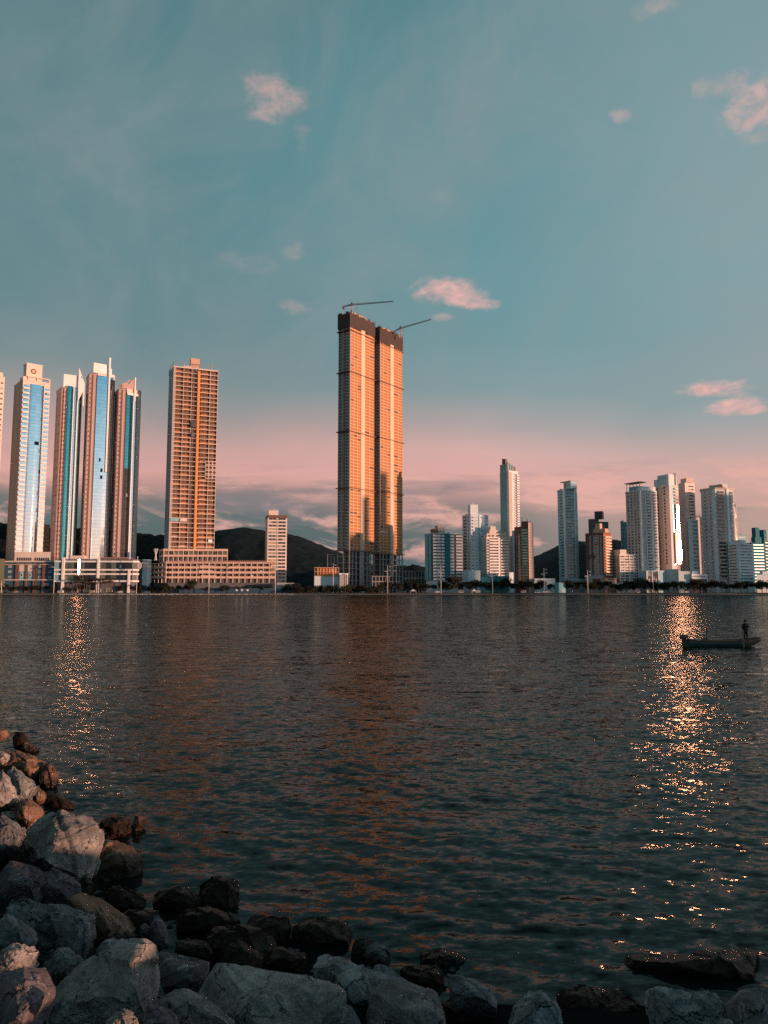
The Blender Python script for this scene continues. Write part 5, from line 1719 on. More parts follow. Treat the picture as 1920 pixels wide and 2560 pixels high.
def low_things():
    Y = 684
    ch = chain_of([(786, Y + 6), (848, Y + 8)], 1430)
    B = Bld('terrace_building', 'low building with orange-lit open terraces left of the twin skyscrapers', 'building', ch, None, depth=12)
    t = B.H(1418, Y); W = B.W(0); zb = B.H(1439, Y)
    B.body(0, zb, M['cool_white'], 'base')
    B.body(zb, t - .6, M['orange'], 'terrace_wall', 2.5)  # orange evening light is put into the wall and slab colours
    for z in (zb, (zb + t) / 2, t):
        B.fpart('floor_slab', M['salmon'], 0, 0, W, z - .5, z, -10, .6)
    for k in range(9): B.rep('column', t_box(.35, t - zb, .2, 'salmon', .3), 0, .4 + (W - .8) * k / 8, zb)
    B.rep('window', t_window(5, 2, 'white', 'window_dim'), 0, W * .35, 2); B.flush()
    ch = chain_of([(849, Y - 2), (870, Y - 1)], 1430)
    B = Bld('gateway_building', 'white-topped concrete gateway at the foot of the taller twin skyscraper', 'building', ch, None, depth=8)
    t = B.H(1433, Y); W = B.W(0); B.body(0, t - 1.4, M['concrete']); B.fpart('white_lintel', M['white'], 0, -.4, W + .4, t - 1.4, t, -8, .5)
    B.fpart('white_post', M['white'], 0, W - .7, W, 0, t - 1.4, -.1, .5); B.flush()
    for (x0, x1, yt, Yq, nb, nf, lab) in [
        (1006, 1062, 1427, 715, 7, 3, 'unfinished concrete frame right of the twin skyscrapers'),
        (818, 836, 1386, 735, 2, 4, 'bare concrete side frame left of the twin skyscrapers'),
        (930, 1000, 1440, 705, 8, 3, 'low open concrete frame before the right twin skyscraper')]:
        ch = chain_of([(x0, Yq), (x1, Yq + 2)], 1440)
        B = Bld('concrete_frame', lab, 'building', ch, None, depth=14)
        t = B.H(yt, Yq); deck(B, nf, 0, t, 'concrete', 'steel', (nb,), 4, .3, .5); B.flush()
    ch = chain_of([(1336, 694), (1388, 692)], 1450)
    B = Bld('low_building', 'long pale low building right of the brown tower', 'building', ch, None, depth=10)
    t = B.H(1447, 692); B.body(0, t, M['cool_white']); B.fpart('ledge', M['pale_teal'], 0, 0, B.W(0), t - 1.6, t - 1.1, -.1, .4); cornice(B, t, .3, .1, 'white'); B.flush()
    ch = chain_of([(1386, 672), (1397, 669), (1414, 671)], 1470)
    B = Bld('beach_kiosk', 'small pale teal kiosk at the beach below the lone pale blue tower', 'kiosk', ch, None, depth=7)
    t = B.H(1458, 671); B.body(0, t, M['pale_teal']); cornice(B, t, .35, .5, 'cool_white')
    B.rep('hatch', t_window(3, 1.4, 'white', 'window_dim'), 1, B.W(1) * .5, 1.2); B.flush()
    ch = chain_of([(1414, 700), (1462, 702)], 1450)
    B = Bld('low_building', 'dim grey low building below the lone pale blue tower', 'building', ch, None, depth=10)
    t = B.H(1450, 700); B.body(0, t, M['grey']); cornice(B, t, .5, .5, 'cool_white')
    for k in range(6): B.rep('window', t_window(1.4, 1.4, 'grey', 'window_dim'), 0, B.W(0) * (.1 + .16 * k), t - 3.5)
    B.flush()
    ch = chain_of([(1541, 682), (1600, 684)], 1470)
    B = Bld('low_building', 'white two-storey row with dark openings below the white-gridded block', 'building', ch, None, depth=8)
    t = B.H(1459, 683); B.body(0, t, M['white'])
    for k in range(9): B.rep('window', t_window(1.5, 1.5, 'white', 'window'), 0, B.W(0) * (.06 + .11 * k), 4)
    cornice(B, t, .3, .3, 'white'); B.flush()
    ch = chain_of([(692, 676), (735, 677)], 1470)
    B = Bld('site_shed', 'low grey shed with a blue base at the end of the parking podium', 'shed', ch, None, depth=8)
    t = B.H(1458, 676); B.body(t * .45, t, M['grey']); B.body(0, t * .45, M['navy'], 'blue_base', -.15); cornice(B, t, .2, .3, 'cool_white'); B.flush()
    # site hoarding
    root = link('site_hoarding', None, None, (at(448, 1480, 671).x, 671, GROUND))
    tag(root, 'blue construction fence with three white notices before the parking podium', 'fence')
    x1 = at(700, 1480, 671).x - root.location.x; n = 30
    for k in range(n):
        mb = MB(); mb.box(x1 * k / n + .04, x1 * (k + 1) / n - .04, 0, .12, 0, 4.0 + .15 * math.sin(k * 2.1)); mb.build('panel', M['navy'], root)
    mb = MB()
    for k in range(n + 1): mb.box(x1 * k / n - .08, x1 * k / n + .08, .13, .35, 0, 4.2)
    mb.build('posts', M['grey'], root)
    for px in (592, 605, 619):
        x = at(px, 1474, 671).x - root.location.x; mb = MB(); mb.box(x - .9, x + .9, -.08, -.01, 1.6, 3.2); mb.build('notice', M['white'], root)
low_things()

# ---- towers added out of view on the right to shade the lower skyline and the boat
def added_shade_towers():
    perp = Vector((0.43, 0.902, 0))
    def place(c, t, w, h, lab, mt):
        p = sun_h * t + Vector((-sun_h.y, sun_h.x, 0)) * c * 1.0
        u = Vector((-sun_h.y, sun_h.x, 0))
        a = p + u * w / 2; b = p - u * w / 2
        # faces look back towards the bay
        B = Bld('shade_tower', lab, 'tower', [b + Vector((0, 0, 0)), a], [a + sun_h * 18, b + sun_h * 18], 'added shade towers out of view')
        B.body(0, h, M[mt]); zs, p_ = rows(4, h, max(3, int(h / 8)))
        for z in zs: B.rep('window_band', t_window(w * .8, 2.0, 'white', 'window'), 0, w / 2, z + 1)
        cornice(B, h, .8, .4, 'white'); B.flush()
    for row in SHADERS: place(*row)
SHADERS = [
    # offset across the sun's direction, distance towards the sun, width, height, label, material
]
SHADERS += [
    (648, 700, 17, 106, 'added shade tower out of view, first from the left', 'grey'),
    (665, 700, 12, 145, 'added shade tower out of view, second from the left', 'beige'),
    (697, 700, 14, 174, 'added shade tower out of view, third from the left', 'grey'),
    (710.5, 700, 12, 112, 'added shade tower out of view, fourth from the left', 'beige'),
    (742, 700, 14, 146, 'added shade tower out of view, fifth from the left', 'grey'),
    (781, 700, 24, 128, 'broad added shade tower out of view, last of the row', 'beige'),
    (72, 690, 70, 66, 'long added block out of view that shades the boat', 'grey'),
]
added_shade_towers()

# ------------------------------------------------------------------ trees, masts, cars along the far beach
def leaf_mat(name, col):
    m, w, b = new_mat(name)
    info = w.new('ShaderNodeObjectInfo').outputs['Random']
    pos = w.new('ShaderNodeNewGeometry').outputs['Position']
    n = w.noise(pos, .9, 3)
    k = w.m('ADD', 0.45, w.m('ADD', w.m('MULTIPLY', n, .8), w.m('MULTIPLY', info, .5)))
    c = w.mix(1.0, (*col, 1), w.xyz(k, k, k), 'MULTIPLY')
    w.l.new(c, b.inputs['Base Color']); b.inputs['Roughness'].default_value = .8
    b.inputs['Specular IOR Level'].default_value = .15
    return m
M['leaf'] = leaf_mat('dark_leaves', (0.032, 0.034, 0.020))
M['palm_leaf'] = leaf_mat('palm_leaves', (0.05, 0.042, 0.024))
M['bark'] = paint('bark', (0.09, 0.065, 0.05), var=.4, scale=2, streak=False)

def crown_mesh(seed, r, h, z0, nl, size, flat=.62):
    rg = random.Random(seed); mb = MB()
    lobes = []
    for k in range(7):
        a = rg.random() * 6.28; q = rg.random() ** .6 * r * .62
        lobes.append((q * math.cos(a), q * math.sin(a), z0 + h * (.35 + .5 * rg.random() * (1 - .4 * q / r)), r * (.36 + .24 * rg.random())))
    for k in range(nl):
        cx, cy, cz, cr = lobes[rg.randrange(len(lobes))]
        d = Vector((rg.gauss(0, 1), rg.gauss(0, 1), rg.gauss(0, 1))).normalized() * cr * (rg.random() ** .4)
        p = Vector((cx + d.x, cy + d.y, cz + d.z * flat))
        a = Vector((rg.gauss(0, 1), rg.gauss(0, 1), rg.gauss(0, .6))).normalized() * size * (.6 + .8 * rg.random())
        b = a.cross(Vector((rg.gauss(0, 1), rg.gauss(0, 1), rg.gauss(0, 1)))).normalized() * size * .55
        mb.add([p - a, p + b, p + a, p - b], [(0, 1, 2, 3)])
    return mb
def trunk_mesh(seed, h, r, lean=.3, limbs=4):
    rg = random.Random(seed); mb = MB()
    top = Vector((rg.uniform(-lean, lean), rg.uniform(-lean, lean), h))
    mb.tube((0, 0, -.3), top * .5, r, r * .75, 7); mb.tube(top * .5, top, r * .75, r * .5, 7)
    for k in range(limbs):
        a = 6.28 * k / limbs + rg.random(); s = top * (.75 + .2 * rg.random())
        mb.tube(s, s + Vector((math.cos(a) * 1.7, math.sin(a) * 1.7, 1.5)), r * .4, r * .15, 5)
    return mb
TV = []
for s in range(7):
    h = [9.5, 10.5, 11.0, 9.0, 12.0, 10.0, 11.4][s]; r = [4.6, 5.2, 4.6, 5.4, 5.6, 4.4, 5.4][s]
    TV.append((trunk_mesh(s, h * .55, .22).mesh('trunk', [M['bark']]), crown_mesh(s, r, h * .85, h * .10, 950, .55, .75).mesh('crown', [M['leaf']])))
BV = [crown_mesh(40 + s, 5.2, 7.5, -.6, 1100, .42, .8).mesh('crown', [M['leaf']]) for s in range(3)]
BVt = trunk_mesh(50, 4.0, .3).mesh('trunk', [M['bark']])

def palm_meshes(seed):
    rg = random.Random(seed); h = 8 + 2.5 * rg.random()
    t = MB(); p = Vector((0, 0, -.2)); lean = rg.uniform(-.5, .5)
    for k in range(6):
        q = Vector((lean * ((k + 1) / 6) ** 2, 0, h * (k + 1) / 6)); t.tube(p, q, .2 - .012 * k, .19 - .012 * k, 7); p = q
    c = MB()
    for k in range(15):
        a = 6.28 * k / 15 + rg.random() * .3; up = rg.uniform(.1, 1.1); L = 2.7 + .6 * rg.random()
        prev = p.copy(); d = Vector((math.cos(a), math.sin(a), up)).normalized()
        for j in range(6):
            nxt = prev + d * L / 6; d = (d - Vector((0, 0, .28))).normalized()
            s = d.cross(Vector((0, 0, 1))).normalized()
            w_ = .55 * math.sin(math.pi * (j + .8) / 7)
            c.add([prev, prev + s * w_ - Vector((0, 0, .18)), nxt + s * w_ * .8 - Vector((0, 0, .2)), nxt], [(0, 1, 2, 3)])
            c.add([prev, nxt, nxt - s * w_ * .8 - Vector((0, 0, .2)), prev - s * w_ - Vector((0, 0, .18))], [(0, 1, 2, 3)])
            prev = nxt
    return t.mesh('trunk', [M['bark']], True), c.mesh('crown', [M['palm_leaf']])
PV = [palm_meshes(s) for s in range(4)]

def put_tree(name, label, group, tm, cm, px, Y, sc, rz):
    p = at(px, 1470, Y)
    z = GROUND if Y >= 668 else 1.0
    r = link(name, None, None, (p.x, Y, z), rz); r.scale = (sc, sc, sc)
    tag(r, label, 'tree', group)
    link('trunk', tm, r); link('crown', cm, r)
ORD = ['first', 'second', 'third', 'fourth', 'fifth', 'sixth', 'seventh', 'eighth', 'ninth', 'tenth', 'eleventh', 'twelfth', 'thirteenth', 'fourteenth', 'fifteenth', 'sixteenth', 'seventeenth', 'eighteenth', 'nineteenth', 'twentieth']
ZONES = [(-60, 10, 'the plain olive block'), (10, 135, 'the panelled hotel'), (135, 236, 'the left half of the shopping podium'), (236, 346, 'the right end of the shopping podium'), (346, 378, 'the dark teal rounded block'),
         (378, 455, 'the left end of the parking podium'), (455, 700, 'the blue construction fence'), (700, 745, 'the grey shed'), (745, 957, 'the dark thicket'), (957, 1004, 'the right twin skyscraper'),
         (1004, 1062, 'the unfinished concrete frame'), (1062, 1156, 'the striped teal and white block'), (1156, 1190, 'the windowless pale block'), (1190, 1285, 'the flat teal block'), (1285, 1336, 'the brown tower'),
         (1336, 1398, 'the long pale low building'), (1398, 1463, 'the lone pale blue tower'), (1463, 1541, 'the red-brown tower'), (1541, 1602, 'the white-gridded block'), (1602, 1663, 'the dark-glazed lobby'),
         (1663, 1728, 'the blank white box building'), (1728, 1768, 'the white-framed portal building'), (1768, 1822, 'the tower of bowed balconies'), (1822, 1890, 'the white banded block'), (1890, 2000, 'the low building at the right edge')]
zc_ = {}
rg = random.Random(21)
px = -30
while px < 1960:
    if 748 < px < 950 or 240 < px < 285 or (470 < px < 700 and rg.random() < .45):
        px += 14; continue
    v = rg.randrange(7)
    low = .72 if px < 740 else 1.08
    zn = next(i for i, z in enumerate(ZONES) if z[0] <= px < z[1]); zc_[zn] = zc_.get(zn, 0) + 1
    put_tree('street_tree', '%s dark broad-leaved tree from the left before %s' % (ORD[zc_[zn] - 1], ZONES[zn][2]), 'trees in the row behind the far beach', *TV[v], px, rg.uniform(669, 676), low * rg.uniform(.78, 1.12), rg.random() * 6.28)
    px += rg.uniform(10, 21)
for k in range(19):
    put_tree('bushy_tree', '%s dense low tree from the left in the thicket below the twin skyscrapers' % ORD[k], 'trees of the dark thicket below the twin skyscrapers', BVt, BV[k % 3], 738 + k * 11.6 + rg.uniform(-3, 3), rg.uniform(661, 672), rg.uniform(.95, 1.25) if 3 < k < 16 else rg.uniform(.7, 1.0), rg.random() * 6)
for k, px in enumerate([182, 193, 200, 211, 216, 225, 238, 245, 250, 262, 271, 276]):
    put_tree('palm_tree', '%s palm tree from the left before the shopping podium' % ORD[k], 'palms before the shopping podium', *PV[k % 4], px, 664 + (k % 3) * 2, rg.uniform(1.1, 1.45), rg.random() * 6)
for px, Y, s, lab in [(408, 664, 1.0, 'spreading tree before the left end of the parking podium'), (478, 665, 1.25, 'dark spreading tree before the middle of the parking podium'),
                      (560, 667, .8, 'small tree before the blue construction fence'), (1135, 664, 1.5, 'tall dark tree before the striped teal and white block'),
                      (1262, 667, 1.35, 'wide dark tree before the flat teal block'), (1603, 664, 1.3, 'broad low tree left of the dark-glazed lobby'),
                      (1850, 664, 1.0, 'umbrella-shaped tree before the white banded block'), (1905, 664, 1.1, 'umbrella-shaped tree at the right edge of the beach')]:
    put_tree('beach_tree', lab, None, *TV[4 if px > 700 else 1], px, Y, s, px)

def lamp_mast(px, ytop, Y, label, ball=False):
    p = at(px, 1482, Y); z0 = GROUND if Y >= 667 else .8
    r = link('light_mast', None, None, (p.x, Y, z0)); tag(r, label, 'light mast', 'tall white light masts along the beach')
    h = gz(ytop, Y) - z0
    mb = MB(); mb.tube((0, 0, -.4), (0, 0, h), .27, .17, 8); mb.build('pole', M['mast'], r, smooth=True)
    if ball:
        mb = MB()
        for k in range(6):
            a = math.pi * k / 6
            pr = None
            for j in range(13):
                t = 2 * math.pi * j / 12
                q = Vector((2.0 + 1.7 * math.cos(t) * math.cos(a), 1.7 * math.cos(t) * math.sin(a), h - 7 + 3.0 * math.sin(t)))
                if pr: mb.tube(pr, q, .12, n=4)
                pr = q
        mb.build('cage', M['mast'], r)
        mb = MB(); mb.ball((0, 0, h + .3), .5); mb.build('finial', M['mast'], r)
    else:
        for k, (zz, s) in enumerate(((h - 1.5, 1), (h - 4.5, 1), (h - 5.5, -1))):
            mb = MB(); mb.tube((0, 0, zz), (s * 2.0, -.3, zz + .3), .12, n=5); a = mb.build('bracket', M['mast'], r)
            mb = MB(); mb.box(s * 2.0 - .6, s * 2.0 + .6, -.8, .1, zz - .3, zz + .5); mb.build('floodlight', M['grey'], a)
    mb = MB(); mb.tube((-.9, 0, h * .72), (.9, 0, h * .72), .1, n=5); mb.build('crossbar', M['mast'], r)
for a in [(3, 1452, 664, 'short white post mast at the left edge of the beach'),
          (134, 1402, 664, 'white light mast between the panelled hotel and the shopping podium'),
          (341, 1394, 662, 'white mast with a round cage head beside the dark teal block', True),
          (522, 1402, 664, 'white light mast before the middle of the parking podium'),
          (688, 1404, 664, 'white light mast at the right end of the parking podium'),
          (832.7, 1409, 664, 'white light mast before the orange-lit terraces'),
          (969, 1413, 664, 'white light mast before the right twin skyscraper'),
          (1102.7, 1413, 662, 'white light mast before the striped teal and white block'),
          (1231.5, 1425, 664, 'thin white light mast before the flat teal block'),
          (1361, 1420, 664, 'white light mast before the long pale low building'),
          (1470, 1425, 664, 'white light mast left of the grey garage building'),
          (1634, 1428, 664, 'white light mast before the dark-glazed lobby')]:
    lamp_mast(*a)

def vehicle_meshes(van):
    L, H = (4.9, 2.1) if van else (4.2, 1.45)
    body = MB()
    prof = [(0, .35), (0, .95), (.25, 1.0), (1.0, H if van else 1.05)] if van else [(0, .35), (0, .8), (1.1, .95), (1.7, H)]
    tail = [(L - .1, H), (L, 1.0), (L, .35)] if van else [(3.2, H), (3.9, .98), (L, .9), (L, .35)]
    pr = prof + tail
    n = len(pr)
    vs = [(x - L / 2, -.85, z) for x, z in pr] + [(x - L / 2, .85, z) for x, z in pr]
    body.add(vs, [tuple(range(n)), tuple(range(2 * n - 1, n - 1, -1))] + [(i, n + i, n + (i + 1) % n, (i + 1) % n) for i in range(n)])
    win = MB()
    x0, x1 = (.75, L - .5) if van else (1.45, 3.3)
    for s in (-1, 1):
        y = s * .86
        win.box(x0 - L / 2, x1 - L / 2, min(y, y - s * .02), max(y, y - s * .02), 1.05, H - .18)
    wh = MB(); wh.tube((0, -.12, 0), (0, .12, 0), .33, n=14)
    return body, win, wh, L
VM = {}
for van in (0, 1):
    b_, w_, h_, L_ = vehicle_meshes(van)
    for mt in ('white', 'grey', 'cream'):
        VM[(van, mt)] = (b_.mesh('body', [M[mt]]), w_.mesh('side_windows', [M['window_dim']]), h_.mesh('wheel', [M['steel']]), L_)
def vehicle(px, Y, van, mt, label):
    p = at(px, 1480, Y)
    r = link('parked_van' if van else 'parked_car', None, None, (p.x, Y, GROUND - (0 if Y >= 668 else .25))); tag(r, label, 'van' if van else 'car', 'vehicles parked behind the beach')
    b_, w_, h_, L_ = VM[(van, mt)]
    link('body', b_, r); link('side_windows', w_, r)
    for sx in (-.32, .32):
        for sy in (-.8, .8): link('wheel', h_, r, (L_ * sx, sy, .33))
for a in [(38, 668, 0, 'grey', 'pale car at the left end of the beach road'), (151, 668, 1, 'white', 'white van under the trees left of the palms'),
          (229, 668, 1, 'cream', 'cream van parked behind the palms'), (300, 668, 0, 'white', 'white car between the palms and the caged mast'),
          (913, 668, 1, 'white', 'white van left of the white beach tent'), (1093, 668, 0, 'white', 'small white car left of the striped block mast'),
          (1153, 668, 1, 'cream', 'cream van before the striped teal and white block'), (1308, 668, 1, 'white', 'white van before the brown tower'),
          (1715, 668, 0, 'white', 'white car near the right before the white box building')]:
    vehicle(*a)
def tent(px, Y, s, label):
    p = at(px, 1480, Y); r = link('beach_tent', None, None, (p.x, Y, .9)); tag(r, label, 'tent', 'white tents on the beach')
    mb = MB(); mb.add([(-2.6 * s, -2.6 * s, 2.2), (2.6 * s, -2.6 * s, 2.2), (2.6 * s, 2.6 * s, 2.2), (-2.6 * s, 2.6 * s, 2.2), (0, 0, 4.0), (0, 0, 2.1)], [(0, 1, 4), (1, 2, 4), (2, 3, 4), (3, 0, 4), (1, 0, 5), (2, 1, 5), (3, 2, 5), (0, 3, 5)])
    mb.build('canopy', M['white'], r)
    for x in (-2.5, 2.5):
        for y in (-2.5, 2.5):
            mb = MB(); mb.tube((x * s, y * s, 0), (x * s, y * s, 2.25), .06, n=5); mb.build('leg', M['mast'], r)
tent(1033, 663, 1.0, 'white pointed tent on the beach right of the dark thicket')
tent(1185, 664, .7, 'small white tent under the trees before the flat teal block')

def rubble():
    rg = random.Random(77); mb = MB()
    for k in range(900):
        px = rg.uniform(150, 735); Y = rg.uniform(650.5, 659); p = at(px, 1484, Y); s = rg.uniform(.25, .75)
        z = (Y - 651) * .085 + .05
        vs = []
        for c in ((-1, -1, -.6), (1, -1, -.6), (1, 1, -.6), (-1, 1, -.6), (-.7, -.7, .7), (.8, -.6, .8), (.6, .7, .6), (-.7, .6, .9)):
            vs.append((p.x + c[0] * s * rg.uniform(.7, 1.2), Y + c[1] * s * rg.uniform(.7, 1.2), z + c[2] * s * .7 * rg.uniform(.7, 1.2)))
        mb.add(vs, [(0, 3, 2, 1), (4, 5, 6, 7), (0, 1, 5, 4), (1, 2, 6, 5), (2, 3, 7, 6), (3, 0, 4, 7)])
    o = mb.build('shore_rubble', M['concrete']); tag(o, 'band of small broken stones along the far left waterline', 'rubble', kind='stuff')
rubble()

# ------------------------------------------------------------------ boat and fisherman
def boat():
    Y = 64.5
    x0 = at(1716, 1605, Y).x; x1 = at(1902, 1600, Y).x; L = x1 - x0
    root = link('motor_boat', None, None, (x0, Y, 0)); tag(root, 'long open teal fishing boat with an outboard motor and a bare pole', 'boat')
    M['hull'] = paint('dark_teal_boat_paint', (0.022, 0.06, 0.06), rough=.5, var=.35, scale=1.2, streak=False)
    M['bow'] = paint('brown_boat_paint', (0.10, 0.055, 0.035), rough=.5, var=.3, scale=2, streak=False)
    M['wood'] = paint('weathered_boat_wood', (0.22, 0.16, 0.11), rough=.7, var=.3, scale=4, streak=False)
    def sec(t):
        x = L * t
        beam = .72 * min(1, (1 - t) / .30) ** .55 if t > .70 else .66 + .06 * math.sin(t / .7 * math.pi / 2)
        if t > .985: beam = .03
        sheer = .56 - .10 * math.sin(math.pi * min(t / .8, 1)) + (.18 * max(0, (t - .7) / .3) ** 1.4)
        keel = -.12 + (.52 * max(0, (t - .80) / .2) ** 1.3 if t > .8 else 0)
        return x, beam, sheer, keel
    ts = [0, .1, .2, .3, .4, .5, .6, .68, .74, .8, .85, .9, .94, .97, 1.0]
    def shell(off, tl, mat, name):
        mb = MB(); rows_ = []
        for t in tl:
            x, b, s, k = sec(t); b = max(b - off, .012)
            rows_.append([(x, -b, s - off * .2), (x, -b * .97, s * .6 + k * .4), (x, -b * .72, k + .1 + off), (x, 0, k + off), (x, b * .72, k + .1 + off), (x, b * .97, s * .6 + k * .4), (x, b, s - off * .2)])
        for j in range(len(rows_) - 1):
            a = len(mb.v)
            mb.v += rows_[j] + rows_[j + 1]
            for i in range(6):
                mb.f.append((a + i, a + i + 7, a + i + 8, a + i + 1) if off == 0 else (a + i, a + i + 1, a + i + 8, a + i + 7)); mb.mi.append(0)
        if tl[0] == 0 and off == 0:
            mb.add(rows_[0], [(0, 1, 2, 3, 4, 5, 6)])
        return mb.build(name, mat, root, smooth=False)
    shell(0, ts[:10], M['hull'], 'hull')
    shell(0, ts[9:], M['bow'], 'bow')
    shell(.05, ts[:11], M['wood'], 'inner_skin')
    mb = MB()
    for a, b in zip(ts[:-1], ts[1:]):
        for s in (-1, 1):
            xa, ba, sa, _ = sec(a); xb, bb, sb, _ = sec(b)
            mb.tube((xa, s * ba, sa), (xb, s * bb, sb), .04, n=6)
    mb.tube((0, -.6, .52), (0, .6, .52), .04, n=6)
    mb.build('gunwale', M['bow'], root)
    for t in (.18, .42, .63):
        x, b, s, k = sec(t); mb = MB(); mb.box(x - .14, x + .14, -b * .95, b * .95, s - .16, s - .11); mb.build('thwart', M['wood'], root)
    x, b, s, k = sec(.80)
    mb = MB(); mb.prism([(x - .7, -.60), (x - .7, .60), (x + .0, .55), (x + .6, .36), (x + .6, -.36), (x, -.55)], s - .22, s - .18); mb.build('bow_deck', M['wood'], root)
    # pole with a crosspiece
    xp = at(1767.4, 1600, Y).x - x0
    mb = MB(); mb.tube((xp, 0, .05), (xp, 0, 1.72), .05, .045, 8); mb.build('pole', M['steel'], root)
    mb = MB(); mb.tube((xp - .13, 0, 1.70), (xp + .06, 0, 1.74), .045, n=6); mb.tube((xp, 0, 1.62), (xp - .06, 0, 1.70), .03, n=5); mb.build('pole_head', M['steel'], root)
    # gear lying across the stern
    mb = MB(); mb.tube((.5, -.3, .56), (1.75, .1, .66), .03, n=5); mb.tube((.7, .2, .58), (1.7, -.2, .62), .025, n=5); mb.build('oar', M['steel'], root)
    mb = MB(); mb.box(.55, 1.0, -.45, .3, .44, .57); mb.build('fish_box', M['cream'], root)
    # outboard motor
    mo = link('outboard_motor', None, root, (-.22, 0, 0))
    mb = MB(); pr = [(-.30, .62), (-.33, .78), (-.26, .92), (-.05, .97), (.22, .92), (.30, .80), (.24, .64), (.05, .58)]
    n = len(pr)
    mb.add([(x, -.17, z) for x, z in pr] + [(x, .17, z) for x, z in pr] + [(x * .8, -.22, .78 + (z - .78) * .7) for x, z in pr] + [(x * .8, .22, .78 + (z - .78) * .7) for x, z in pr],
           [tuple(range(2 * n, 3 * n)), tuple(range(4 * n - 1, 3 * n - 1, -1))] + [(i, n + i, n + (i + 1) % n, (i + 1) % n) for i in range(n)] + [(2 * n + i, i, (i + 1) % n, 2 * n + (i + 1) % n) for i in range(n)] + [(3 * n + i, 3 * n + (i + 1) % n, n + (i + 1) % n, n + i) for i in range(n)])
    mb.build('motor_cowl', M['steel'], mo)
    mb = MB(); mb.prism([(-.12, -.06), (.08, -.06), (.08, .06), (-.12, .06)], -.35, .62); mb.box(-.3, .12, -.10, .10, .02, .06); mb.build('motor_leg', M['steel'], mo)
    mb = MB(); mb.tube((.1, 0, .45), (.24, 0, .45), .09, n=6); mb.build('bracket', M['steel'], mo)
    mb = MB(); mb.tube((.2, 0, .78), (.75, .05, .82), .03, n=6); mb.build('tiller', M['steel'], mo)
    # thin pale stake in the water before the bow
    st = link('water_stake', None, None, (at(1859.8, 1610, 63.4).x, 63.4, 0))
    mb = MB(); mb.tube((0, 0, -.6), (.0, .1, 1.25), .055, .05, 7); mb.tube((0, .09, 1.18), (0, .1, 1.26), .065, .06, 7)
    o = mb.build('water_stake', M['wood']); o.location = st.location; bpy.data.objects.remove(st)
    tag(o, 'pale wooden stake rising from the water before the boat', 'stake')
    return x0, L
bx0, bL = boat()

def skin(name, verts, edges, radii, mat, parent, root=0, sub=2):
    me = bpy.data.meshes.new(name); me.from_pydata(verts, edges, [])
    o = bpy.data.objects.new(name, me); C.objects.link(o)
    md = o.modifiers.new('s', 'SKIN'); md.use_smooth_shade = True
    sv_ = me.skin_vertices[0].data
    for i, r in enumerate(radii): sv_[i].radius = (r, r) if not isinstance(r, tuple) else r
    for i in range(len(verts)): sv_[i].use_root = (i == root)
    sb = o.modifiers.new('b', 'SUBSURF'); sb.levels = sub; sb.render_levels = sub
    bpy.context.view_layer.update()
    m2 = bpy.data.meshes.new_from_object(o.evaluated_get(bpy.context.evaluated_depsgraph_get()))
    m2.name = name
    bpy.data.objects.remove(o); bpy.data.meshes.remove(me)
    m2.materials.clear(); m2.materials.append(mat)
    m2.polygons.foreach_set('use_smooth', [True] * len(m2.polygons))
    return link(name, m2, parent)

